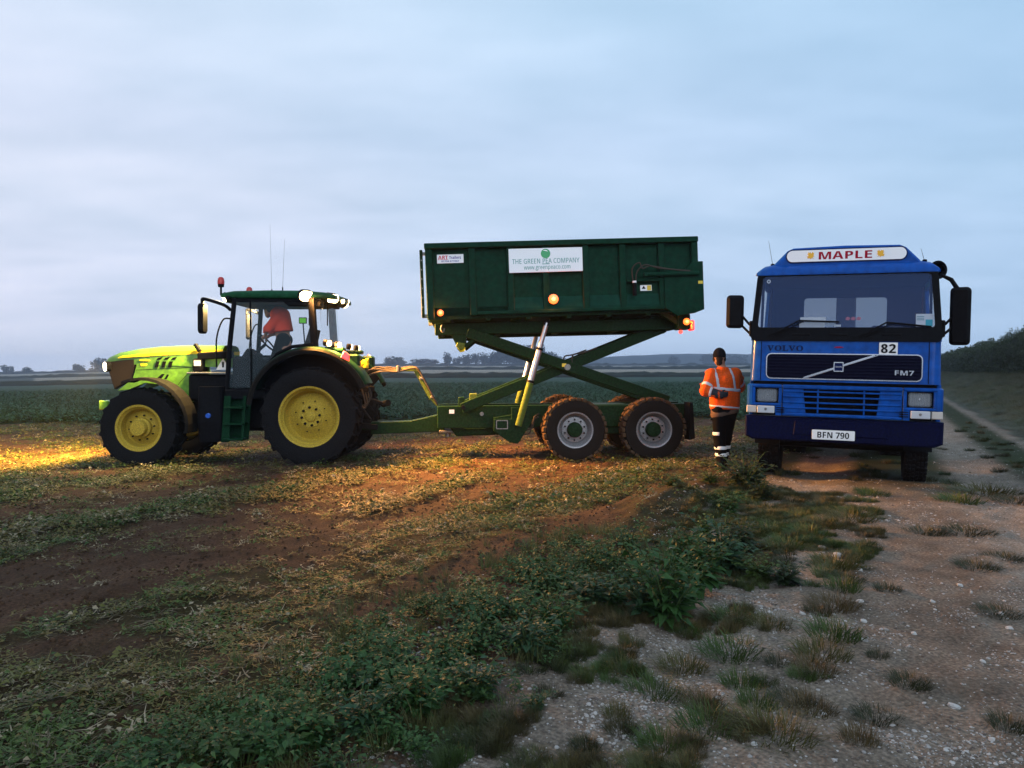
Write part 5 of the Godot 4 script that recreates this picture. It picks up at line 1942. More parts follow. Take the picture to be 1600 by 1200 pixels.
func make_lorry():
	var t = thing("lorry", "blue flat-fronted lorry with a white lettered roof sign, parked on the track", "lorry", Vector3(4.38, 0.03, -10.7), deg_to_rad(-23.0))
	t.rotation.z = deg_to_rad(-1.3)
	t.scale = Vector3(0.957, 1.0, 1.0)
	var st
	# bumper and lower front
	st = S()
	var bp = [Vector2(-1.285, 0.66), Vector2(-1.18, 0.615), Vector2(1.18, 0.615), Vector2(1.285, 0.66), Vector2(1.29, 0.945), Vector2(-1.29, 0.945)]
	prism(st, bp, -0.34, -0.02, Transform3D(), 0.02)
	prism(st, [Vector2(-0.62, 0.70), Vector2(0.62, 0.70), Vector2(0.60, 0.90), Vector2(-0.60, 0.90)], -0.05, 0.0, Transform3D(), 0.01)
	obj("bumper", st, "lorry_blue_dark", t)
	# lamp housing band, built round its openings
	var band = Node3D.new()
	band.name = "front_apron"
	t.add_child(band)
	for s in [1.0, -1.0]:
		# corner piece with the headlamp pocket
		st = S()
		plan_corner(st, s, 0.955, 1.385)
		obj("lamp_surround", st, "lorry_blue", band)
	st = S()
	box(st, Vector3(-0.78, 0.955, -0.10), Vector3(0.78, 1.0, 0.012), 0.012)
	box(st, Vector3(-0.78, 1.33, -0.10), Vector3(0.78, 1.385, 0.012), 0.012)
	for s in [1.0, -1.0]:
		prism(st, [Vector2(0.50 * s, 1.33), Vector2(0.775 * s, 1.33), Vector2(0.775 * s, 1.0), Vector2(0.46 * s, 1.0)], -0.06, -0.012, Transform3D(), 0.006)
	obj("apron_middle", st, "lorry_blue", band)
	for y in [1.07, 1.145, 1.225, 1.295]:
		st = S()
		box(st, Vector3(-0.77, y - 0.011, -0.06), Vector3(0.77, y + 0.011, 0.004), 0.005)
		obj("grille_slat", st, "lorry_blue", band)
	st = S()
	for x in [-0.30, 0.30]:
		box(st, Vector3(x - 0.011, 1.0, -0.055), Vector3(x + 0.011, 1.33, -0.004), 0.004)
	obj("grille_post", st, "lorry_blue", band)
	st = S()
	box(st, Vector3(-0.55, 0.99, -0.16), Vector3(0.55, 1.34, -0.10))
	obj("radiator", st, "lorry_black", band)
	for s in [1.0, -1.0]:
		var hl = Node3D.new()
		hl.name = "headlamp"
		t.add_child(hl, true)
		st = S()
		box(st, Vector3(0.82 * s - 0.0, 1.125, -0.13), Vector3(1.16 * s, 1.335, -0.11))
		obj("lamp_bowl", st, "lorry_black", hl)
		st = S()
		prism(st, rrect(minf(0.86 * s, 1.125 * s), 1.15, maxf(0.86 * s, 1.125 * s), 1.315, 0.03), -0.108, -0.07, Transform3D(), 0.01)
		obj("lamp_reflector", st, "lamp_reflector", hl)
		st = S()
		sheet(st, rrect(minf(0.85 * s, 1.135 * s), 1.14, maxf(0.85 * s, 1.135 * s), 1.325, 0.035), Transform3D(Basis(), Vector3(0, 0, -0.04)))
		obj("lamp_glass", st, "lens_glass", hl)
		st = S()
		lathe(st, [Vector2(0.075, -0.066), Vector2(0.06, -0.085), Vector2(0.03, -0.098), Vector2(0.012, -0.10), Vector2(0.012, -0.07), Vector2(0, -0.068)], Transform3D(Basis(), Vector3(0.99 * s, 1.235, 0.001)), 20)
		obj("lamp_bulb", st, "chrome", hl)
		st = S()
		for k in 9:
			box(st, Vector3((0.875 + k * 0.029) * s - 0.003, 1.15, -0.037), Vector3((0.875 + k * 0.029) * s + 0.003, 1.315, -0.0335))
		stuff(obj("glass_flutes", st, "lens_glass", hl))
		st = S()
		prism(st, rrect(minf(0.88 * s, 1.12 * s), 0.985, maxf(0.88 * s, 1.12 * s), 1.085, 0.012), -0.06, 0.022, Transform3D(), 0.008)
		var fog = obj("fog_lamp", st, "lamp_white", t)
		st = S()
		cyl(st, Vector3(1.0 * s, 1.04, 0.02), Vector3(1.0 * s, 1.04, 0.028), 0.018)
		obj("lamp_mark", st, "dull_steel", fog)
		st = S()
		prism(st, rrect(minf(1.135 * s, 1.27 * s), 0.985, maxf(1.135 * s, 1.27 * s), 1.085, 0.012), -0.10, 0.006, Transform3D(), 0.01)
		obj("indicator_lamp", st, "indicator_glass", t)
		for k in 3:
			st = S()
			box(st, Vector3(0.80 * s - 0.055, 1.0 + k * 0.03, -0.02), Vector3(0.80 * s + 0.055, 1.012 + k * 0.03, 0.016))
			obj("side_slot", st, "lorry_black", band)
	# number plate
	st = S()
	prism(st, rrect(-0.365, 0.655, 0.195, 0.785, 0.012), 0.0, 0.008, Transform3D(), 0.002)
	var pl = obj("number_plate", st, "white_paint", t)
	letters("plate_lettering", "BFN 790", 0.415, 0.082, Vector3(-0.085, 0.72, 0.0085), "number_black", pl, "Droid Sans", true, 0.002)
	# cab lower shell
	var cab = Node3D.new()
	cab.name = "cab_shell"
	t.add_child(cab)
	st = S()
	plan_shell(st, 1.245, 1.85, 1.43, 1.99, 0.05, 0.13, 0.01, 0.02)
	obj("lower_panel", st, "lorry_blue", cab)
	for s in [1.0, -1.0]:
		st = S()
		bar(st, Vector3(1.085 * s, 1.44, 0.003), Vector3(1.085 * s, 1.98, -0.016), 0.008, 0.008)
		obj("panel_gap", st, "lorry_black", cab)
		# door skin with window opening: pillars, sill and header
		st = S()
		var sx = Transform3D(Basis(Vector3(0, 0, 1), Vector3(0, 1, 0), Vector3(-1, 0, 0)), Vector3(0, 0, 0)) # local x -> z
		var side = [
			[Vector2(-1.88, 1.99), Vector2(-1.62, 1.99), Vector2(-1.62, 2.80), Vector2(-1.88, 2.80)],
			[Vector2(-0.24, 1.99), Vector2(-0.05, 1.99), Vector2(-0.20, 2.80), Vector2(-0.36, 2.80)],
			[Vector2(-1.88, 2.80), Vector2(-0.20, 2.80), Vector2(-0.22, 2.95), Vector2(-1.88, 2.95)]]
		for pg in side:
			var pts0 = []
			var pts1 = []
			for p in pg:
				var x = lerpf(1.235, 1.175, (p.y - 1.99) / 0.96)
				pts0.append(Vector3(x * s, p.y, p.x))
				pts1.append(Vector3((x - 0.05) * s, p.y, p.x))
			var c = Vector3.ZERO
			for p in pts0 + pts1:
				c += p / 8.0
			face(st, pts0, c)
			face(st, pts1, c)
			for i in 4:
				var j = (i + 1) % 4
				face(st, [pts0[i], pts0[j], pts1[j], pts1[i]], c)
		obj("door_pillar", st, "lorry_blue", cab)
		st = S()
		quad(st, Vector3(1.22 * s, 1.99, -1.62), Vector3(1.22 * s, 1.99, -0.24), Vector3(1.17 * s, 2.80, -0.36), Vector3(1.17 * s, 2.80, -1.62))
		obj("door_window", st, "cab_glass", cab)
		st = S()
		box(st, Vector3(minf(1.24 * s, 1.27 * s), 1.78, -1.45), Vector3(maxf(1.24 * s, 1.27 * s), 1.83, -1.25), 0.01)
		obj("door_handle", st, "lorry_black", cab)
		# wheel arch and step skirts
		st = S()
		box(st, Vector3(1.24 * s - 0.03, 0.75, -0.80), Vector3(1.24 * s + 0.03, 1.43, -0.30), 0.01)
		box(st, Vector3(1.24 * s - 0.03, 1.12, -1.86), Vector3(1.24 * s + 0.03, 1.43, -0.80), 0.01)
		obj("step_skirt", st, "lorry_blue", cab)
	# back wall around the rear window
	st = S()
	var xfb = Transform3D(Basis(), Vector3(0, 0, 0))
	ring_prism(st, rrect(-1.20, 1.40, 1.20, 2.95, 0.05, 3), rrect(-0.62, 2.27, 0.62, 2.73, 0.05, 3), -1.90, -1.85, xfb)
	obj("back_wall", st, "lorry_blue", cab)
	st = S()
	sheet(st, rrect(-0.63, 2.26, 0.63, 2.74, 0.05, 3), Transform3D(Basis(), Vector3(0, 0, -1.876)))
	obj("rear_window", st, "tinted_glass", cab)
	st = S()
	box(st, Vector3(-1.19, 1.38, -1.85), Vector3(1.19, 1.42, -0.1))
	obj("cab_floor", st, "lorry_inside", cab)
	# dark lining inside the cab
	st = S()
	ring_prism(st, rrect(-1.13, 1.42, 1.13, 2.90, 0.05, 3), rrect(-0.62, 2.27, 0.62, 2.73, 0.05, 3), -1.845, -1.838)
	obj("rear_lining", st, "lorry_inside", cab)
	st = S()
	box(st, Vector3(-1.12, 2.872, -1.83), Vector3(1.12, 2.885, -0.22))
	obj("roof_lining", st, "lorry_inside", cab)
	for s in [1.0, -1.0]:
		st = S()
		box(st, Vector3(1.165 * s - 0.01, 1.42, -1.83), Vector3(1.165 * s + 0.01, 2.0, -0.15))
		box(st, Vector3(1.12 * s - 0.008, 2.0, -1.83), Vector3(1.12 * s + 0.008, 2.86, -1.60))
		prism(st, [Vector2(-0.25, 2.0), Vector2(-0.10, 2.0), Vector2(-0.24, 2.86), Vector2(-0.38, 2.86)], 1.095, 1.12, Transform3D(Basis(Vector3(0, 0, 1), Vector3(0, 1, 0), Vector3(s, 0, 0)), Vector3.ZERO))
		obj("door_lining", st, "lorry_inside", cab)
	# windscreen in its black surround: plane leans back
	var lean = Transform3D(Basis(Vector3.RIGHT, -0.145), Vector3(0, 1.985, -0.005))
	st = S()
	ring_prism(st, rrect(-1.245, 0.0, 1.245, 0.955, 0.07, 4, 0.07), rrect(-1.15, 0.185, 1.15, 0.915, 0.05, 4, 0.055), -0.035, 0.012, lean)
	var frame = obj("windscreen_surround", st, "lorry_black", t)
	for x in [-0.55, -0.06, 0.62]:
		st = S()
		box(st, Vector3(x - 0.12, 0.075, 0.0), Vector3(x + 0.12, 0.105, 0.018), 0.006, lean)
		obj("scuttle_vent", st, "black_plastic", frame)
	st = S()
	sheet(st, rrect(-1.155, 0.18, 1.155, 0.92, 0.05, 4, 0.055), lean * Transform3D(Basis(), Vector3(0, 0, -0.006)))
	obj("windscreen", st, "windscreen_glass", t)
	for w in [[Vector3(-0.98, 0.06, 0.03), Vector3(-0.58, 0.275, 0.035), Vector3(-0.05, 0.255, 0.03)], [Vector3(0.22, 0.06, 0.03), Vector3(0.55, 0.245, 0.035), Vector3(1.10, 0.19, 0.03)]]:
		st = S()
		bar(st, lean * w[0], lean * w[1], 0.018, 0.02)
		bar(st, lean * (w[0] + Vector3(0.08, 0.0, 0)), lean * (w[1] + Vector3(0.06, -0.01, 0)), 0.012, 0.012)
		bar(st, lean * w[1], lean * w[2], 0.014, 0.025)
		obj("wiper", st, "black_plastic", t)
	# stickers and papers behind the glass
	st = S()
	cbox(st, Vector3(1.02, 0.285, -0.018), Vector3(0.21, 0.17, 0.002), 0.0, lean)
	var sk = obj("permit_sticker", st, "paper", t)
	st = S()
	cbox(st, Vector3(1.075, 0.25, -0.0165), Vector3(0.085, 0.09, 0.0015), 0.0, lean)
	obj("permit_patch", st, "sticker_cyan", sk)
	st = S()
	for k in 3:
		cbox(st, Vector3(0.97, 0.335 - k * 0.022, -0.0165), Vector3(0.09, 0.008, 0.0015), 0.0, lean)
	obj("permit_line", st, "sign_teal", sk)
	st = S()
	lathe(st, [Vector2(0.028, 0.0), Vector2(0.028, 0.002), Vector2(0.012, 0.002)], lean * Transform3D(Basis(), Vector3(-1.02, 0.845, -0.018)), 16)
	obj("tax_disc", st, "paper", t)
	st = S()
	cbox(st, Vector3(-0.40, 0.315, -0.05), Vector3(0.34, 0.05, 0.003), 0.0, lean)
	obj("paper_sheet", st, "paper", t)
	st = S()
	cbox(st, Vector3(-0.41, 0.228, -0.045), Vector3(0.34, 0.07, 0.003), 0.0, lean)
	obj("paper_sheet", st, "paper", t)
	st = S()
	cbox(st, Vector3(-0.07, 0.22, -0.045), Vector3(0.085, 0.03, 0.003), 0.0, lean)
	obj("paper_sheet", st, "paper", t)
	st = S()
	for k in 3:
		prism(st, [Vector2(0.03 + k * 0.07, 0.30), Vector2(0.075 + k * 0.07, 0.295), Vector2(0.095 + k * 0.07, 0.325), Vector2(0.06 + k * 0.07, 0.345), Vector2(0.035 + k * 0.07, 0.33)], -0.05, -0.047, lean)
	obj("dash_ornament", st, "sticker_pink", t)
	# inside: dash, seats, wheel, curtain post
	st = S()
	box(st, Vector3(-1.15, 1.75, -0.55), Vector3(1.15, 2.10, -0.12), 0.05)
	obj("dashboard", st, "lorry_inside", t)
	for x in [-0.62, 0.62]:
		st = S()
		box(st, Vector3(x - 0.26, 1.42, -1.5), Vector3(x + 0.26, 1.85, -0.95), 0.06)
		box(st, Vector3(x - 0.26, 1.75, -1.72), Vector3(x + 0.26, 2.28, -1.52), 0.06)
		obj("cab_seat", st, "lorry_inside", t)
	st = S()
	var ring = []
	var wb = Basis(Vector3.RIGHT, 0.5)
	for k in 25:
		var a = TAU * k / 24
		ring.append(Vector3(-0.62, 2.12, -0.62) + wb * Vector3(cos(a) * 0.22, 0, sin(a) * 0.22))
	tube(st, ring, 0.016, 6, false)
	tube(st, [Vector3(-0.62, 2.10, -0.62), Vector3(-0.62, 1.9, -0.45)], 0.03, 6)
	obj("steering_wheel", st, "lorry_black", t)
	st = S()
	box(st, Vector3(-0.13, 2.0, -2.12), Vector3(0.17, 2.85, -2.0), 0.02)
	obj("intake_stack", st, "lorry_black", t)
	# upper grille
	var ug = Node3D.new()
	ug.name = "upper_grille"
	t.add_child(ug)
	st = S()
	prism(st, rrect(-1.0, 1.475, 1.0, 1.805, 0.06, 4), -0.02, 0.005)
	obj("grille_back", st, "grille_dark", ug)
	st = S()
	ring_prism(st, rrect(-1.012, 1.463, 1.012, 1.817, 0.07, 4), rrect(-0.998, 1.477, 0.998, 1.803, 0.06, 4), -0.01, 0.016)
	obj("grille_trim", st, "chrome", ug)
	for k in 7:
		st = S()
		box(st, Vector3(-0.99, 1.502 + k * 0.042, 0.004), Vector3(0.99, 1.518 + k * 0.042, 0.016), 0.004)
		obj("grille_slat", st, "grille_dark", ug)
	st = S()
	bar(st, Vector3(-0.50, 1.482, 0.022), Vector3(0.42, 1.80, 0.022), 0.014, 0.022, 0.004)
	bar(st, Vector3(-0.46, 1.482, 0.022), Vector3(0.46, 1.80, 0.022), 0.014, 0.008, 0.002)
	obj("diagonal_bar", st, "chrome", ug)
	st = S()
	ring_prism(st, rrect(-0.105, 1.575, 0.025, 1.705, 0.008, 2), rrect(-0.092, 1.588, 0.012, 1.692, 0.006, 2), 0.012, 0.04)
	var bd = obj("badge_frame", st, "chrome", t)
	st = S()
	box(st, Vector3(-0.093, 1.587, 0.012), Vector3(0.013, 1.693, 0.032))
	obj("badge_face", st, "lettering_blue", bd)
	letters("badge_lettering", "VOLVO", 0.085, 0.02, Vector3(-0.04, 1.64, 0.0325), "chrome", bd, "Droid Sans", true, 0.002)
	letters("model_lettering", "FM7", 0.235, 0.062, Vector3(0.79, 1.575, 0.0165), "chrome", t, "Droid Sans", true, 0.004)
	letters("maker_lettering", "VOLVO", 0.49, 0.075, Vector3(-0.76, 1.885, -0.012), "lettering_blue", t, "Droid Serif", true, 0.008)
	st = S()
	prism(st, rrect(0.47, 1.815, 0.70, 1.972, 0.004, 1), -0.02, 0.004, Transform3D(Basis(Vector3.RIGHT, -0.035), Vector3(0, 0.0, 0.066)))
	var fn = obj("fleet_number_card", st, "white_paint", t)
	letters("fleet_number", "82", 0.185, 0.118, Vector3(0.585, 1.892, 0.0075), "number_black", fn, "Droid Sans", true, 0.006)
	st = S()
	prism(st, [Vector2(-0.11, 1.90), Vector2(-0.06, 1.893), Vector2(0.0, 1.897), Vector2(0.02, 1.905), Vector2(-0.03, 1.915), Vector2(-0.08, 1.912)], -0.016, -0.010)
	obj("red_mark", st, "maroon", t)
	# roof and headboard
	st = S()
	var rings = []
	for c in [[-0.12, 2.90, 2.915, 1.13], [-0.14, 2.90, 2.97, 1.165], [-0.20, 2.90, 3.03, 1.15], [-0.32, 2.90, 3.07, 1.13], [-1.1, 2.90, 3.10, 1.13], [-1.8, 2.90, 3.06, 1.13], [-1.9, 2.90, 3.0, 1.12]]:
		rings.append([Vector3(c[3] + 0.04, c[1], c[0]), Vector3(c[3] + 0.03, lerpf(c[1], c[2], 0.5), c[0]), Vector3(c[3] - 0.04, lerpf(c[1], c[2], 0.88), c[0]), Vector3(c[3] - 0.16, c[2], c[0]), Vector3(0, c[2] + 0.01, c[0]), Vector3(-c[3] + 0.16, c[2], c[0]), Vector3(-c[3] + 0.04, lerpf(c[1], c[2], 0.88), c[0]), Vector3(-c[3] - 0.03, lerpf(c[1], c[2], 0.5), c[0]), Vector3(-c[3] - 0.04, c[1], c[0])])
	loft(st, rings, true, true, true)
	obj("roof", st, "lorry_blue", t)
	st = S()
	var hb = [Vector2(-0.99, 3.02), Vector2(0.99, 3.02), Vector2(0.95, 3.08), Vector2(0.78, 3.25), Vector2(0.70, 3.285), Vector2(0.0, 3.30), Vector2(-0.70, 3.285), Vector2(-0.78, 3.25), Vector2(-0.95, 3.08)]
	prism(st, hb, -0.62, -0.24, Transform3D(), 0.025)
	obj("headboard", st, "lorry_blue", t)
	st = S()
	prism(st, rrect(-0.80, 3.075, 0.80, 3.262, 0.0925, 8), -0.242, -0.230)
	var hs = obj("headboard_rim", st, "lettering_blue", t)
	st = S()
	prism(st, rrect(-0.785, 3.09, 0.785, 3.247, 0.078, 8), -0.235, -0.222)
	var hp = obj("headboard_sign", st, "sign_white", t)
	letters("sign_lettering", "MAPLE", 0.70, 0.105, Vector3(0.0, 3.168, -0.2215), "maroon", hp, "Droid Sans", true, 0.004)
	for s in [1.0, -1.0]:
		st = S()
		prism(st, maple_leaf(0.455 * s, 3.168, 0.062, 0.7 * -s), -0.2218, -0.2185)
		obj("leaf_print", st, "leaf_gold", hp)
	# aerials
	for a in [[Vector3(-0.99, 3.06, -0.35), Vector3(-1.06, 3.42, -0.36)], [Vector3(1.02, 3.06, -0.35), Vector3(0.97, 3.24, -0.36)]]:
		st = S()
		cbox(st, a[0], Vector3(0.06, 0.06, 0.06), 0.012)
		tube(st, [a[0], a[1]], [0.004, 0.002], 5)
		obj("aerial", st, "black_plastic", t)
	# mirrors
	for e in [[-1.0, -1.51, 2.17, 2.64, 0.125], [1.0, 1.47, 1.95, 2.70, 0.125]]:
		var s = e[0]
		var m = Node3D.new()
		m.name = "mirror"
		t.add_child(m, true)
		st = S()
		var hh = rrect(-e[4], e[2], e[4], e[3], 0.055, 4)
		prism(st, hh, -0.02, 0.10, Transform3D(Basis(Vector3.UP, -0.25 * s), Vector3(e[1], 0, -0.26)), 0.04)
		obj("mirror_head", st, "black_plastic", m)
		st = S()
		var y = 2.24
		tube(st, [Vector3(1.20 * s, y - 0.02, -0.16), Vector3(1.28 * s, y - 0.02, -0.17), Vector3(1.40 * s, y + 0.11, -0.24)], 0.018, 7)
		tube(st, [Vector3(1.20 * s, y - 0.14, -0.16), Vector3(1.28 * s, y - 0.14, -0.17), Vector3(1.40 * s, y - 0.03, -0.24)], 0.018, 7)
		if s > 0:
			var up = S()
			tube(up, [Vector3(1.22, 2.86, -0.22), Vector3(1.34, 2.80, -0.23), Vector3(1.42, 2.68, -0.24)], [0.02, 0.03, 0.03], 7)
			obj("upper_arm", up, "black_plastic", m)
		box(st, Vector3(1.25 * s - 0.03, y - 0.19, -0.22), Vector3(1.25 * s + 0.03, y + 0.03, -0.13), 0.012)
		obj("mirror_arm", st, "black_plastic", m)
	# air intake snorkel behind the cab
	st = S()
	tube(st, curve([Vector3(1.10, 1.2, -2.05), Vector3(1.12, 2.4, -2.05), Vector3(1.14, 2.85, -2.05), Vector3(1.20, 2.98, -2.02)]), 0.10, 12)
	tube(st, [Vector3(0.85, 3.12, -1.98), Vector3(1.28, 3.12, -1.98)], [0.05, 0.10], 12)
	lathe(st, [Vector2(0.11, -0.16), Vector2(0.14, 0.0), Vector2(0.13, 0.02), Vector2(0.10, 0.0), Vector2(0.08, -0.12), Vector2(0, -0.12)], Transform3D(Basis(Vector3.UP, 0.35), Vector3(1.33, 3.13, -1.90)), 20)
	tube(st, [Vector3(1.20, 2.9, -2.02), Vector3(1.27, 3.06, -1.98)], 0.10, 12)
	obj("air_intake", st, "lorry_black", t)
	# running gear
	st = S()
	for s in [1.0, -1.0]:
		box(st, Vector3(0.42 * s - 0.04, 0.78, -7.4), Vector3(0.42 * s + 0.04, 1.04, -0.35))
	for z in [-0.6, -2.2, -3.6, -5.2, -7.3]:
		box(st, Vector3(-0.38, 0.80, z), Vector3(0.38, 1.02, z + 0.1))
	box(st, Vector3(-0.5, 0.62, -1.45), Vector3(0.5, 0.78, -1.15), 0.03)
	box(st, Vector3(-0.4, 0.7, -2.3), Vector3(0.4, 1.35, -0.5), 0.04)
	obj("chassis", st, "lorry_black", t)
	st = S()
	cyl(st, Vector3(0.85, 0.80, -3.4), Vector3(0.85, 0.80, -2.3), 0.28, -1, 20, 0.03)
	obj("fuel_tank", st, "dull_steel", t)
	st = S()
	box(st, Vector3(-1.18, 1.10, -7.5), Vector3(1.18, 1.22, -2.2), 0.02)
	obj("load_bed", st, "lorry_black", t)
	for s in [1.0, -1.0]:
		lorry_wheel(t, Vector3(1.03 * s, 0.50, -1.32), s)
		for z in [-4.9, -6.25]:
			lorry_wheel(t, Vector3(0.94 * s, 0.50, z), s, 0.52)
		st = S()
		var arch = []
		for k in 9:
			var a = PI * k / 8
			arch.append(Vector2(-1.32 + cos(a) * 0.60, 0.50 + sin(a) * 0.58))
		for k in 9:
			var a = PI - PI * k / 8
			arch.append(Vector2(-1.32 + cos(a) * 0.57, 0.50 + sin(a) * 0.55))
		prism(st, arch, 0.86, 1.22, Transform3D(Basis(Vector3(0, 0, 1), Vector3(0, 1, 0), Vector3(s, 0, 0)), Vector3.ZERO))
		obj("mudguard", st, "lorry_black", t)
	st = S()
	for z in [-1.32, -4.9, -6.25]:
		cyl(st, Vector3(-0.9, 0.5, z), Vector3(0.9, 0.5, z), 0.07)
	obj("axle", st, "black_iron", t)

func plan_corner(st, s: float, y0: float, y1: float):
	# blue corner moulding: frame round the headlamp, then the rounded end running back
	st.set_smooth_group(-1)
	var ox = [0.785, 1.20]
	box(st, Vector3(minf(ox[0] * s, ox[1] * s), 1.335, -0.10), Vector3(maxf(ox[0] * s, ox[1] * s), y1, 0.01), 0.014)
	box(st, Vector3(minf(ox[0] * s, ox[1] * s), 1.088, -0.10), Vector3(maxf(ox[0] * s, ox[1] * s), 1.125, 0.012), 0.01)
	box(st, Vector3(minf(0.785 * s, 0.83 * s), 1.122, -0.10), Vector3(maxf(0.785 * s, 0.83 * s), 1.338, 0.008), 0.008)
	box(st, Vector3(minf(1.155 * s, 1.20 * s), 1.122, -0.12), Vector3(maxf(1.155 * s, 1.20 * s), 1.338, 0.008), 0.008)
	box(st, Vector3(minf(0.785 * s, 0.87 * s), y0, -0.10), Vector3(maxf(0.785 * s, 0.87 * s), 1.09, 0.006), 0.006)
	var rings = []
	for y in [1.09, y1 - 0.02, y1]:
		var ring = []
		for p in [[1.195, 0.010], [1.235, -0.004], [1.265, -0.04], [1.28, -0.10], [1.28, -0.34], [1.24, -0.34], [1.24, -0.10], [1.19, -0.05]]:
			var b = 0.015 if y == y1 else 0.0
			ring.append(Vector3((p[0] - b) * s, y, p[1] - b))
		rings.append(ring)
	loft(st, rings, true, true, false)

# ------------------------------------------------------------------ people
func make_people():
	worker()
	driver()

func hand_bones(wrist: Vector3, dir: Vector3, palm_n: Vector3, curl: float) -> Array:
	# palm, four bent fingers of unequal length and a thumb from the side of the palm
	var f = dir.normalized()
	var n = (palm_n - f * palm_n.dot(f)).normalized()
	var side = f.cross(n)
	var out = [[wrist, wrist + f * 0.05, 0.030, 0.034], [wrist + f * 0.045 + side * 0.02, wrist + f * 0.085 + side * 0.028, 0.02, 0.016], [wrist + f * 0.045 - side * 0.02, wrist + f * 0.085 - side * 0.028, 0.02, 0.016]]
	var lens = [0.07, 0.08, 0.075, 0.058]
	for i in 4:
		var b = wrist + f * 0.088 + side * (0.03 - i * 0.0195)
		var d1 = (f * cos(curl) + n * sin(curl)).normalized()
		var d2 = (f * cos(curl * 2.1) + n * sin(curl * 2.1)).normalized()
		var m = b + d1 * lens[i] * 0.5
		out.append([b, m, 0.0095, 0.009])
		out.append([m, m + d2 * lens[i] * 0.5, 0.009, 0.0075])
	var tb = wrist + f * 0.025 + side * 0.032
	var tm = tb + (f * 0.7 + side * 0.8 + n * 0.2).normalized() * 0.035
	out.append([tb, tm, 0.013, 0.011])
	out.append([tm, tm + (f * 0.95 + side * 0.2 + n * 0.35).normalized() * 0.032, 0.011, 0.009])
	return out

func head_bones(c: Vector3, fwd: Vector3) -> Array:
	# c is the middle of the skull
	var up = Vector3.UP
	var f = fwd.normalized()
	var s = f.cross(up).normalized()
	return [[c + up * 0.03 - f * 0.02, c + up * 0.03 + f * 0.02, 0.098, 0.09], [c + up * 0.0 + f * 0.035, c - up * 0.085 + f * 0.055, 0.068, 0.045], [c - up * 0.03 - f * 0.02, c - up * 0.02 + f * 0.03, 0.082, 0.075],
		[c + f * 0.10 + up * 0.005, c + f * 0.118 - up * 0.025, 0.010, 0.015], [c + s * 0.085 - f * 0.005 + up * 0.012, c + s * 0.088 - f * 0.01 - up * 0.03, 0.013, 0.010], [c - s * 0.085 - f * 0.005 + up * 0.012, c - s * 0.088 - f * 0.01 - up * 0.03, 0.013, 0.010],
		[c - up * 0.06 + f * 0.098 - s * 0.02, c - up * 0.06 + f * 0.098 + s * 0.02, 0.008, 0.008]]

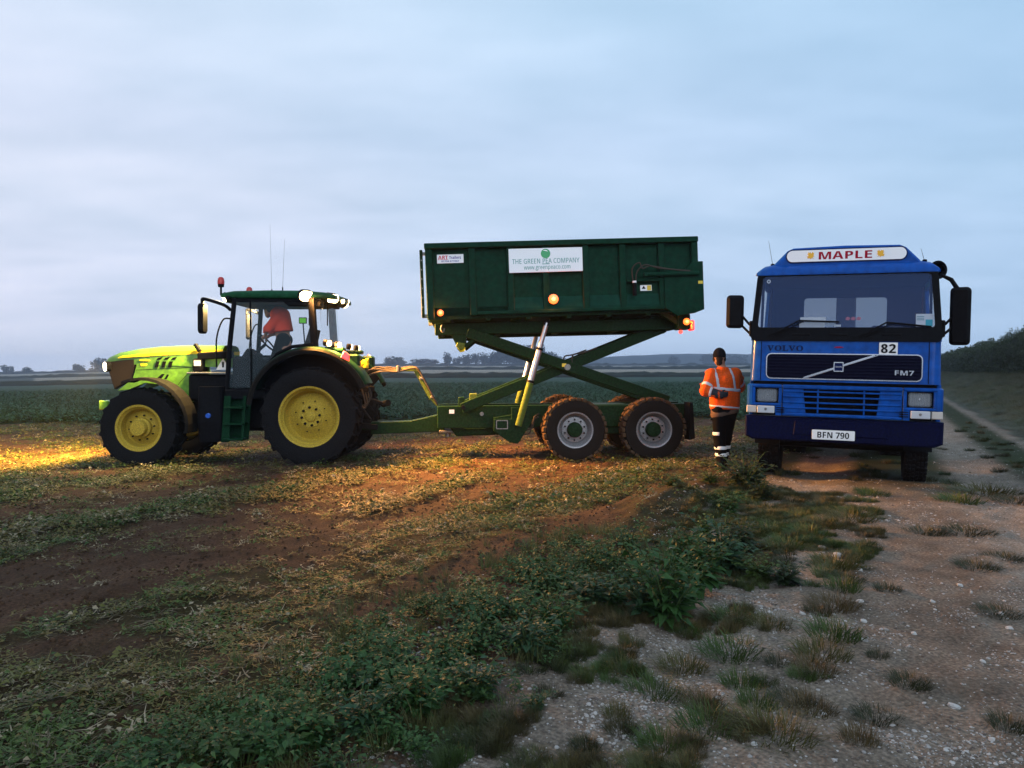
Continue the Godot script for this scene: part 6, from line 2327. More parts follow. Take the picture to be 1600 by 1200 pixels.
func worker():
	# stands with his back to us beside the cab, one hand behind his back, the other on the lorry
	var g = height(3.22, -12.2)
	var t = thing("person", "worker in orange high-visibility jacket, black cap and dark trousers, leaning against the lorry", "person", Vector3(3.22, g, -12.2))
	t.scale = Vector3(0.92, 1.0, 0.96)
	var hipL = Vector3(-0.06, 0.93, 0.03)
	var hipR = Vector3(0.13, 0.93, -0.02)
	var kneeL = Vector3(-0.05, 0.50, 0.0)
	var kneeR = Vector3(0.09, 0.50, -0.12)
	var ankL = Vector3(-0.02, 0.09, 0.06)
	var ankR = Vector3(0.04, 0.09, -0.14)
	var pel = Vector3(0.04, 0.97, 0.0)
	var chest = Vector3(0.04, 1.30, -0.02)
	var neck = Vector3(0.02, 1.53, -0.05)
	var head = Vector3(-0.03, 1.70, -0.09)
	var shL = Vector3(-0.175, 1.45, -0.02)
	var shR = Vector3(0.235, 1.46, -0.08)
	var elL = Vector3(-0.315, 1.215, 0.10)
	var wrL = Vector3(-0.09, 1.155, 0.20)
	var elR = Vector3(0.37, 1.27, -0.26)
	var wrR = Vector3(0.46, 1.30, -0.46)
	var look = Vector3(0.25, 0.0, -1.0)
	# one continuous body
	var bones = [
		[pel, chest, 0.13, 0.135], [Vector3(-0.05, 1.0, 0.0), Vector3(-0.07, 1.36, -0.02), 0.11, 0.12], [Vector3(0.13, 1.0, 0.0), Vector3(0.15, 1.36, -0.04), 0.11, 0.12], [chest, neck, 0.12, 0.065], [neck, head, 0.062, 0.06],
		[shL, elL, 0.06, 0.045], [elL, wrL, 0.045, 0.032], [shR, elR, 0.06, 0.045], [elR, wrR, 0.045, 0.032], [shL, shR, 0.07, 0.07],
		[hipL, kneeL, 0.095, 0.06], [kneeL, ankL, 0.06, 0.042], [hipR, kneeR, 0.095, 0.06], [kneeR, ankR, 0.06, 0.042], [ankL, ankL + Vector3(0.02, -0.04, -0.13), 0.045, 0.04], [ankR, ankR + Vector3(0.03, -0.04, -0.13), 0.045, 0.04]]
	put("body", field(bones + head_bones(head, look), 0.014, 0.03), "skin", t)
	put("glove", field(hand_bones(wrL, Vector3(0.9, 0.05, 0.05), Vector3(0.1, 0.2, -1), 0.55), 0.006, 0.012), "glove_grey", t)
	put("glove", field(hand_bones(wrR, Vector3(0.35, 0.15, -0.9), Vector3(0.9, -0.2, 0.2), 0.3), 0.006, 0.012), "glove_grey", t)
	# head details
	var f = look.normalized()
	var s = f.cross(Vector3.UP).normalized()
	var st = S()
	for e in [-1.0, 1.0]:
		var c = head + f * 0.088 + s * 0.033 * e + Vector3(0, 0.012, 0)
		lathe(st, [Vector2(0, -0.011), Vector2(0.008, -0.008), Vector2(0.011, 0), Vector2(0.008, 0.008), Vector2(0, 0.011)], Transform3D(Basis(), c), 10)
	obj("eyes", st, "number_black", t)
	var hair = [[head + Vector3(0, 0.0, 0) - f * 0.045, head - f * 0.05 - Vector3(0, 0.05, 0), 0.078, 0.06], [head + s * 0.05 - f * 0.02, head - s * 0.05 - f * 0.02, 0.06, 0.06]]
	put("hair", field(hair, 0.010, 0.02), "hair_dark", t)
	var cap = [[head + Vector3(0, 0.055, 0) - f * 0.015, head + Vector3(0, 0.055, 0) + f * 0.02, 0.108, 0.10], [head + Vector3(0, 0.085, 0) - f * 0.02, head + Vector3(0, 0.085, 0) + f * 0.02, 0.088, 0.085]]
	put("cap", field(cap, 0.010, 0.02, [[head + Vector3(0, 0.03, 0) + f * 0.0, Vector3(0, -1, 0) + f * 0.18]]), "cap_black", t)
	var peak = [[head + Vector3(0, 0.055, 0) + f * 0.10 - s * 0.05, head + Vector3(0, 0.055, 0) + f * 0.10 + s * 0.05, 0.012, 0.012], [head + Vector3(0, 0.05, 0) + f * 0.15 - s * 0.03, head + Vector3(0, 0.05, 0) + f * 0.15 + s * 0.03, 0.012, 0.012], [head + Vector3(0, 0.055, 0) + f * 0.09, head + Vector3(0, 0.05, 0) + f * 0.16, 0.012, 0.012]]
	put("cap_peak", field(peak, 0.008, 0.03), "cap_black", t)
	# jacket: loose, with folds; hem at the hip
	var J = [
		[Vector3(-0.055, 0.90, 0.0), Vector3(-0.075, 1.36, -0.02), 0.145, 0.155], [Vector3(0.135, 0.90, 0.0), Vector3(0.15, 1.36, -0.04), 0.145, 0.155], [Vector3(0.04, 0.9, 0.03), Vector3(0.04, 1.34, 0.02), 0.15, 0.16], [Vector3(0.03, 1.36, -0.02), Vector3(0.02, 1.50, -0.04), 0.16, 0.09],
		[shL, elL, 0.098, 0.082], [elL, wrL - (wrL - elL).normalized() * 0.01, 0.082, 0.06], [shR, elR, 0.098, 0.082], [elR, wrR, 0.082, 0.06], [shL, shR, 0.10, 0.10], [Vector3(0.02, 1.50, -0.04), Vector3(0.01, 1.565, -0.06), 0.088, 0.08]]
	for k in 26:
		var r = RandomNumberGenerator.new()
		r.seed = 400 + k
		var b = J[r.randi() % 9]
		var u = r.randf()
		var c = b[0].lerp(b[1], u)
		var d = Vector3(r.randfn(), r.randfn() * 0.4, r.randfn()).normalized() * (lerpf(b[2], b[3], u) - 0.012)
		J.append([c + d, c + d + Vector3(r.randf_range(-0.06, 0.06), r.randf_range(-0.05, 0.05), 0), 0.016, 0.012])
	var cuffL = (wrL - elL).normalized()
	var hem = [[Vector3(0, 0.93, 0), Vector3(0, -1, 0)], [Vector3(0, 1.575, 0), Vector3(0, 1, 0)]]
	put("jacket", field(J, 0.014, 0.035, hem), "hi_vis", t)
	var fat = func(list: Array, more: float) -> Array:
		var o = []
		for b in list:
			o.append([b[0], b[1], b[2] + more, b[3] + more])
		return o
	var torso = fat.call([J[0], J[1], J[2]], 0.006)
	for y in [[0.955, 0.985], [1.215, 1.262]]:
		put("reflective_band", field(torso, 0.012, 0.035, [[Vector3(0, y[1], 0), Vector3(0.08, 1, 0)], [Vector3(0, y[0], 0), Vector3(-0.08, -1, 0)]]), "reflective_band", t)
	# braces over the shoulders
	var braces = fat.call([J[0], J[1], J[2], J[3], J[8]], 0.006)
	for x in [[-0.115, -0.07], [0.155, 0.20]]:
		put("reflective_band", field(braces, 0.012, 0.035, [[Vector3(x[1], 1.2, 0), Vector3(1, 0.15, 0)], [Vector3(x[0], 1.2, 0), Vector3(-1, -0.15, 0)], [Vector3(0, 1.235, 0), Vector3(0, -1, 0)], [Vector3(0, 1.56, 0), Vector3(0, 1, 0)]]), "reflective_band", t)
	# sleeve bands
	for b in [[shL, elL, 0.62, 0.80], [elL, wrL, 0.30, 0.46], [shR, elR, 0.62, 0.80], [elR, wrR, 0.3, 0.46]]:
		var d = (b[1] - b[0]).normalized()
		var r0 = 0.104 if b[0] == shL or b[0] == shR else 0.09
		var r1 = 0.089 if b[0] == shL or b[0] == shR else 0.066
		put("reflective_band", field([[b[0], b[1], r0, r1]], 0.012, 0.02, [[b[0].lerp(b[1], b[3]), d], [b[0].lerp(b[1], b[2]), -d]]), "reflective_band", t)
	put("sleeve_cuff", field([[elL.lerp(wrL, 0.5), wrL + cuffL * 0.01, 0.072, 0.058]], 0.010, 0.02), "glove_grey", t)
	# lining below the jacket, then trousers
	put("shirt_hem", field([[Vector3(-0.05, 0.86, 0.01), Vector3(-0.05, 0.93, 0.0), 0.146, 0.14], [Vector3(0.12, 0.86, 0.0), Vector3(0.13, 0.93, 0.0), 0.14, 0.14]], 0.012, 0.04, [[Vector3(0, 0.835, 0), Vector3(0.2, -1, 0)], [Vector3(0, 0.935, 0), Vector3(0, 1, 0)]]), "lining_brown", t)
	var T = [[hipL, kneeL, 0.128, 0.098], [kneeL, ankL + Vector3(0, 0.02, 0), 0.098, 0.085], [hipR, kneeR, 0.128, 0.098], [kneeR, ankR + Vector3(0, 0.02, 0), 0.098, 0.085], [Vector3(-0.03, 0.92, 0.0), Vector3(0.11, 0.92, 0.0), 0.135, 0.135]]
	for k in 16:
		var r = RandomNumberGenerator.new()
		r.seed = 900 + k
		var b = T[r.randi() % 4]
		var u = r.randf_range(0.2, 1.0)
		var d = Vector3(r.randfn(), 0, r.randfn()).normalized() * (lerpf(b[2], b[3], u) - 0.01)
		var c = b[0].lerp(b[1], u) + d
		T.append([c, c + Vector3(r.randf_range(-0.05, 0.05), r.randf_range(-0.03, 0.03), 0), 0.015, 0.012])
	put("trousers", field(T, 0.014, 0.03, [[Vector3(0, 0.075, 0), Vector3(0, -1, 0)]]), "dark_trousers", t)
	for y in [[0.215, 0.265], [0.315, 0.37]]:
		for l in [T[1], T[3]]:
			put("trouser_band", field(fat.call([l], 0.007), 0.011, 0.02, [[Vector3(0, y[1], 0), Vector3(0, 1, 0)], [Vector3(0, y[0], 0), Vector3(0, -1, 0)]]), "bright_band", t)
	put("knee_patch", field(fat.call([T[0], T[1]], 0.007), 0.011, 0.02, [[Vector3(-0.075, 0, 0), Vector3(1, 0, 0)], [Vector3(0, 0.585, 0), Vector3(0, 1, 0)], [Vector3(0, 0.53, 0), Vector3(0, -1, 0)]]), "bright_band", t)
	for a in [ankL, ankR]:
		put("boot", field([[a + Vector3(0, 0.06, 0.0), a + Vector3(0, -0.02, 0.01), 0.062, 0.06], [a + Vector3(0, -0.035, 0.03), a + Vector3(0.03, -0.045, -0.15), 0.052, 0.045]], 0.010, 0.03, [[Vector3(0, 0.004, 0), Vector3(0, -1, 0)]]), "boot_leather", t)

func driver():
	# half standing in the cab, turned away and stooping forward under the roof
	var t = thing("person", "driver in orange-red jacket and dark trousers inside the tractor cab", "person", Vector3(-4.9, 0.0, -14.8))
	var hip = Vector3(0.68, 2.06, 0.0)
	var sh = Vector3(0.60, 2.66, -0.03)
	var head = Vector3(0.40, 2.76, -0.04)
	var look = Vector3(-0.8, -0.2, -0.5)
	var A = [[hip, sh, 0.13, 0.13], [sh, head, 0.065, 0.06], [Vector3(0.60, 2.62, 0.17), Vector3(0.44, 2.40, 0.22), 0.055, 0.045], [Vector3(0.44, 2.40, 0.22), Vector3(0.36, 2.28, 0.12), 0.042, 0.03], [Vector3(0.60, 2.62, -0.2), Vector3(0.50, 2.36, -0.28), 0.055, 0.045], [Vector3(0.50, 2.36, -0.28), Vector3(0.36, 2.30, -0.15), 0.042, 0.03],
		[hip + Vector3(0, 0, 0.1), Vector3(0.50, 1.72, 0.12), 0.09, 0.06], [Vector3(0.50, 1.72, 0.12), Vector3(0.52, 1.38, 0.12), 0.06, 0.045], [hip + Vector3(0, 0, -0.1), Vector3(0.50, 1.72, -0.12), 0.09, 0.06], [Vector3(0.50, 1.72, -0.12), Vector3(0.52, 1.38, -0.12), 0.06, 0.045], [Vector3(0.52, 1.38, 0.12), Vector3(0.40, 1.36, 0.12), 0.04, 0.035], [Vector3(0.52, 1.38, -0.12), Vector3(0.40, 1.36, -0.12), 0.04, 0.035]]
	put("body", field(A + head_bones(head, look), 0.018, 0.03), "skin", t)
	put("hair", field([[head + Vector3(0.03, 0.03, 0.02), head + Vector3(-0.02, 0.045, 0.0), 0.105, 0.095]], 0.014, 0.02), "hair_dark", t)
	put("hand", field(hand_bones(Vector3(0.36, 2.28, 0.12), Vector3(-0.6, -0.5, -0.3), Vector3(0.3, -0.8, 0), 0.8), 0.006, 0.012), "skin", t)
	put("hand", field(hand_bones(Vector3(0.36, 2.30, -0.15), Vector3(-0.6, -0.5, 0.3), Vector3(0.3, -0.8, 0), 0.8), 0.006, 0.012), "skin", t)
	var J = [[Vector3(0.67, 2.32, 0.04), Vector3(0.60, 2.66, 0.05), 0.165, 0.165], [Vector3(0.67, 2.32, -0.08), Vector3(0.60, 2.66, -0.1), 0.16, 0.16], [Vector3(0.60, 2.62, 0.17), Vector3(0.44, 2.40, 0.22), 0.09, 0.075], [Vector3(0.44, 2.40, 0.22), Vector3(0.37, 2.30, 0.13), 0.07, 0.055], [Vector3(0.60, 2.62, -0.2), Vector3(0.50, 2.36, -0.28), 0.09, 0.075], [Vector3(0.50, 2.36, -0.28), Vector3(0.37, 2.32, -0.16), 0.07, 0.055]]
	put("jacket", field(J, 0.018, 0.04, [[Vector3(0, 2.295, 0), Vector3(0.1, -1, 0)]]), "driver_red", t)
	var T = [[hip + Vector3(0, 0.15, 0.08), Vector3(0.50, 1.72, 0.12), 0.13, 0.09], [Vector3(0.50, 1.72, 0.12), Vector3(0.52, 1.42, 0.12), 0.09, 0.075], [hip + Vector3(0, 0.15, -0.08), Vector3(0.50, 1.72, -0.12), 0.13, 0.09], [Vector3(0.50, 1.72, -0.12), Vector3(0.52, 1.42, -0.12), 0.09, 0.075]]
	put("trousers", field(T, 0.018, 0.04), "dark_trousers", t)

# ------------------------------------------------------------------ plants and stones
func leaf(st, p: Vector3, dir: Vector3, nrm: Vector3, L: float, w: float, shade: float, droop := 0.25):
	# one folded leaf of four faces, widest before the middle, tip drooping
	var d = dir.normalized()
	var s = d.cross(nrm).normalized()
	var n = s.cross(d)
	st.set_color(Color(shade, shade, shade * 0.95))
	var m = p + d * L * 0.42 - n * L * 0.02
	var a = m + s * w + n * w * 0.35
	var b = m - s * w + n * w * 0.35
	var tip = p + d * L - n * L * droop
	tri(st, p, a, m)
	tri(st, p, m, b)
	tri(st, a, tip, m)
	tri(st, m, tip, b)

func strip(st, pts: Array, w: float, shade: Color):
	st.set_color(shade)
	for i in pts.size() - 1:
		var d = (pts[i + 1] - pts[i]).normalized()
		var s = d.cross(Vector3.UP)
		if s.length() < 0.1:
			s = Vector3.RIGHT
		s = s.normalized()
		var w0 = w * (1.0 - 0.8 * i / (pts.size() - 1.0))
		var w1 = w * (1.0 - 0.8 * (i + 1) / (pts.size() - 1.0))
		quad(st, pts[i] - s * w0, pts[i + 1] - s * w1, pts[i + 1] + s * w1, pts[i] + s * w0)

func litter_mesh(sd: int) -> ArrayMesh:
	# cut pea haulm: limp stems and small leaflets lying on the soil, about 20 cm across
	var r = RandomNumberGenerator.new()
	r.seed = sd
	var st = S()
	for i in 4:
		var a = r.randf() * TAU
		var p = Vector3(r.randf_range(-0.05, 0.05), 0.012 + r.randf() * 0.02, r.randf_range(-0.05, 0.05))
		var pts = [p]
		for k in 3:
			a += r.randf_range(-0.8, 0.8)
			p += Vector3(cos(a) * 0.045, r.randf_range(-0.012, 0.016), sin(a) * 0.045)
			p.y = maxf(p.y, 0.006)
			pts.append(p)
		strip(st, pts, 0.0035, Color(1.5, 1.35, 1.0))
	for i in 11:
		var a = r.randf() * TAU
		var p = Vector3(r.randfn() * 0.05, 0.01 + r.randf() * 0.04, r.randfn() * 0.05)
		var n = Vector3(r.randfn() * 0.6, 1, r.randfn() * 0.6).normalized()
		leaf(st, p, Vector3(cos(a), r.randf_range(-0.2, 0.4), sin(a)), n, r.randf_range(0.02, 0.042), r.randf_range(0.007, 0.013), r.randf_range(0.6, 1.3))
	return done(st)

func stalk_mesh(sd: int) -> ArrayMesh:
	# crushed bare stalks and fibres, pressed flat
	var r = RandomNumberGenerator.new()
	r.seed = sd
	var st = S()
	for i in 9:
		var a = r.randf() * TAU
		var p = Vector3(r.randfn() * 0.05, 0.008 + r.randf() * 0.015, r.randfn() * 0.05)
		var pts = [p]
		var L = r.randf_range(0.012, 0.05)
		for k in 3:
			a += r.randf_range(-0.5, 0.5)
			p += Vector3(cos(a) * L, r.randf_range(-0.006, 0.008), sin(a) * L)
			p.y = maxf(p.y, 0.004)
			pts.append(p)
		var c = r.randf_range(0.6, 1.3)
		strip(st, pts, r.randf_range(0.002, 0.005), Color(c, c, c))
	return done(st)

func weed_mesh(sd: int, stems: int, leaves: int, L: float, spread: float) -> Array:
	# [stems, leaves] of a leafy weed 1 m tall at scale 1
	var r = RandomNumberGenerator.new()
	r.seed = sd
	var ss = S()
	var ls = S()
	for i in stems:
		var a = r.randf() * TAU
		var lean = r.randf_range(0.1, 1.0) * spread
		var h = r.randf_range(0.55, 1.0)
		var pts = []
		for k in 6:
			var u = k / 5.0
			pts.append(Vector3(cos(a) * lean * u * (0.4 + 0.6 * u) + r.randf_range(-0.015, 0.015), h * u * (1.0 - 0.15 * u * lean), sin(a) * lean * u * (0.4 + 0.6 * u)))
		ss.set_color(Color(1, 1, 1))
		tube(ss, pts, [0.014, 0.012, 0.010, 0.008, 0.006, 0.004], 5, false)
		for k in leaves:
			var u = clampf(0.12 + 0.9 * (k + r.randf()) / leaves, 0, 1)
			var q = u * 5.0
			var j = mini(int(q), 4)
			var p = pts[j].lerp(pts[j + 1], q - j)
			var b = a + k * 2.4 + r.randf_range(-0.5, 0.5)
			var up = r.randf_range(-0.15, 0.7)
			var ll = L * (1.15 - 0.7 * u) * r.randf_range(0.7, 1.25)
			var d = Vector3(cos(b), up, sin(b))
			leaf(ls, p + d.normalized() * ll * 0.25, d, Vector3(r.randfn() * 0.3, 1, r.randfn() * 0.3), ll, ll * r.randf_range(0.2, 0.32), r.randf_range(0.65, 1.35), r.randf_range(0.1, 0.45))
	return [done(ss), done(ls)]

func grass_mesh(sd: int, blades: int, spread: float, flat: float) -> ArrayMesh:
	# tuft of thin bent blades, about 1 m tall at scale 1
	var r = RandomNumberGenerator.new()
	r.seed = sd
	var st = S()
	for i in blades:
		var a = r.randf() * TAU
		var rad = sqrt(r.randf()) * spread
		var p0 = Vector3(cos(a) * rad, 0, sin(a) * rad)
		var b = a + r.randf_range(-0.9, 0.9)
		var h = r.randf_range(0.35, 1.0) * (1.0 - 0.35 * rad / spread)
		var out = r.randf_range(0.1, 0.7) * flat
		var w = r.randf_range(0.007, 0.014)
		var c = r.randf_range(0.6, 1.4)
		var dry = r.randf() < 0.25
		st.set_color(Color(c * (1.6 if dry else 1.0), c * (1.25 if dry else 1.0), c * (1.1 if dry else 0.9)))
		var s = Vector3(-sin(b + 0.8), 0, cos(b + 0.8)) * w
		var p1 = p0 + Vector3(cos(b) * out * 0.35, h * 0.55, sin(b) * out * 0.35)
		var p2 = p0 + Vector3(cos(b) * out, h * (1.0 - 0.4 * out), sin(b) * out)
		quad(st, p0 - s, p1 - s * 0.7, p1 + s * 0.7, p0 + s)
		tri(st, p1 - s * 0.7, p2, p1 + s * 0.7)
	return done(st)

func stone_mesh(sd: int, flat: float) -> ArrayMesh:
	# broken stone, 1 m across, resting on y = 0
	var r = RandomNumberGenerator.new()
	r.seed = sd
	var dirs = []
	for i in 7:
		dirs.append([Vector3(r.randfn(), r.randfn(), r.randfn()).normalized(), r.randf_range(0.30, 0.46)])
	var rows = 5
	var cols = 7
	var P = []
	for i in rows + 1:
		var row = []
		for j in cols:
			var th = PI * i / rows
			var ph = TAU * (j + 0.5 * (i % 2)) / cols
			var d = Vector3(sin(th) * cos(ph), cos(th), sin(th) * sin(ph))
			var m = 0.5
			for c in dirs:
				var k = d.dot(c[0])
				if k > 0.05:
					m = minf(m, c[1] / k)
			row.append(Vector3(d.x * m, d.y * m * flat + 0.28 * flat, d.z * m))
		P.append(row)
	var st = S()
	st.set_color(Color(1, 1, 1))
	for i in rows:
		for j in cols:
			var k = (j + 1) % cols
			quad(st, P[i][j], P[i][k], P[i + 1][k], P[i + 1][j])
	return done(st)

func spot(r, d0: float, d1: float, half_deg: float) -> Vector2:
	# a place on the ground, closer together near the path walker
	var d = d0 * pow(d1 / d0, r.randf())
	var a = deg_to_rad(r.randf_range(-half_deg, half_deg))
	return Vector2(d * sin(a), -d * cos(a))

func place(r, p: Vector2, sc: float, tilt := 0.15, sink := 0.0) -> Transform3D:
	var b = Basis.from_euler(Vector3(r.randf_range(-tilt, tilt), r.randf() * TAU, r.randf_range(-tilt, tilt))).scaled(Vector3.ONE * sc)
	return Transform3D(b, Vector3(p.x, height(p.x, p.y) - sink, p.y))

func make_field_cover():
	var r = RandomNumberGenerator.new()
	r.seed = 5
	var patch = FastNoiseLite.new()
	patch.seed = 8
	patch.frequency = 0.7
	# cut haulm over the harvested ground
	var kinds = [[], [], [], []]
	var tint = [[], [], [], []]
	for i in 90000:
		var p = spot(r, 2.6, 34.0, 41.0)
		var q = across(p.x, p.y)
		var d = p.length()
		if q > -1.75 or r.randf() > clampf(d / 5.0, 0.0, 1.0):
			continue
		if q > -2.95 + 0.5 * patch.get_noise_2d(p.x * 0.8, p.y * 0.8) and along(p.x, p.y) > 6.6 and along(p.x, p.y) < 12.5 and r.randf() < 0.93:
			continue
		var gs = green_share(p.x, p.y)
		if d < 12.0 and patch.get_noise_2d(p.x * 3.1 + 70.0, p.y * 3.1) < (lerpf(0.30, -0.12, gs) if d < 7.5 else lerpf(0.12, -0.30, gs)) and r.randf() < 0.85:
			continue
		if r.randf() > 0.13 + 0.72 * smoothstep(0.3, 0.95, gs):
			continue
		if d < 7.5 and r.randf() < 0.70:
			continue
		var k = r.randi() % 3 if r.randf() < 0.84 else 3
		var fresh = patch.get_noise_2d(p.x, p.y) * 0.8 + r.randf_range(-0.6, 0.6) + 0.35 * exp(-pow((q + 2.4) / 0.9, 2.0))
		var c
		if k == 3:
			c = Color(0.07, 0.055, 0.030).lerp(Color(0.15, 0.12, 0.07), r.randf())
		elif r.randf() < 0.10:
			c = Color(0.24, 0.20, 0.13)
		elif fresh > 0.1:
			c = Color(0.026, 0.058, 0.011).lerp(Color(0.064, 0.102, 0.020), r.randf())
		else:
			c = Color(0.085, 0.088, 0.020).lerp(Color(0.11, 0.080, 0.026), r.randf())
		kinds[k].append(place(r, p, r.randf_range(0.6, 1.25) * (1.0 if d < 9.0 else 1.5)))
		tint[k].append(c)
	for k in 4:
		var o = scatter("pea_litter", litter_mesh(60 + k) if k < 3 else stalk_mesh(66), "litter_leaf", kinds[k], tint[k], self)
		stuff(o, "cut pea stems and leaves strewn over the harvested soil", "litter")
	# crumbs and clods of earth
	var cl = []
	var cc = []
	for i in 34000:
		var p = spot(r, 2.6, 26.0, 41.0)
		var q = across(p.x, p.y)
		if q > -1.7:
			continue
		if r.randf() < green_share(p.x, p.y) * 0.8:
			continue
		var b = r.randf_range(0.6, 1.25)
		cl.append(place(r, p, r.randf_range(0.008, 0.028) * (1.0 if r.randf() < 0.92 else 1.8), 0.6, 0.004))
		cc.append(Color(0.095 * b, 0.057 * b, 0.036 * b))
	stuff(scatter("soil_crumbs", stone_mesh(31, 0.8), "clod", cl, cc, self), "crumbs and clods of red-brown earth in the field", "soil")
	# standing crop beyond the tractor
	var wm = weed_mesh(201, 6, 6, 0.30, 0.5)
	cl = []
	cc = []
	for i in 34000:
		var d = 27.0 * pow(4.2, r.randf())
		var a = deg_to_rad(r.randf_range(-52, 30))
		var p = Vector2(d * sin(a), -d * cos(a))
		var edge = 27.0 + gn.get_noise_2d(p.x * 0.3, 4.0) * 3.0 + 0.12 * p.x
		if across(p.x, p.y) > -2.5 or -p.y < edge:
			continue
		var b = r.randf_range(0.6, 1.2)
		cl.append(place(r, p, r.randf_range(0.35, 0.6), 0.2))
		cc.append(Color(0.028 * b, 0.085 * b, 0.048 * b))
	stuff(scatter("standing_crop", wm[1], "crop_leaf", cl, cc, self), "dark green standing crop beyond the tractor", "crop")
	# leafy growth along the edge of the field
	var low = [weed_mesh(211, 6, 7, 0.30, 0.9), weed_mesh(212, 8, 6, 0.26, 1.1), weed_mesh(213, 5, 9, 0.24, 0.7)]
	var pl = [[], [], []]
	var pc = [[], [], []]
	for i in 1200:
		var l = r.randf_range(1.5, 13.0)
		var q = -2.25 + r.randfn() * 0.30
		var dens = 1.0 - smoothstep(5.8, 7.6, l)
		if q > -1.55 or q < -3.3 or r.randf() > 0.03 + 0.97 * dens:
			continue
		if patch.get_noise_2d(l * 1.5, q * 2.2) < 0.02 - 0.18 * dens or (l < 5.0 and q < -2.75):
			continue
		var p = TRACK_N * q + TRACK_T * l
		var k = r.randi() % 3
		var near_edge = exp(-pow((q + 2.15) / 0.5, 2.0))
		pl[k].append(place(r, p, r.randf_range(0.12, 0.24) * (0.55 + 0.55 * near_edge), 0.25))
		var b = r.randf_range(0.7, 1.3)
		pc[k].append(Color(0.022 * b, 0.064 * b, 0.018 * b).lerp(Color(0.055, 0.085, 0.016), r.randf() * 0.5))
	for k in 3:
		var o = scatter("edge_weeds", low[k][1], "weed_leaf", pl[k], pc[k], self)
		stuff(o, "low leafy weeds spreading along the field edge", "weeds")
	# grass and withered stalks growing through them
	var gp = []
	var gc = []
	for i in 420:
		var l = r.randf_range(1.8, 7.0)
		var q = -2.2 + r.randfn() * 0.42
		if q > -1.5:
			continue
		var p = TRACK_N * q + TRACK_T * l
		var tr = place(r, p, 1.0, 0.2, 0.003)
		var w = r.randf_range(0.06, 0.16)
		tr.basis = tr.basis.scaled(Vector3(w, r.randf_range(0.07, 0.24), w))
		gp.append(tr)
		gc.append(Color(0.045, 0.075, 0.018).lerp(Color(0.16, 0.12, 0.06), r.randf() * r.randf()))
	stuff(scatter("edge_grass", grass_mesh(75, 46, 0.4, 0.9), "grass_blade", gp, gc, self), "wispy grass growing up through the field-edge weeds", "grass")
	weeds(low)

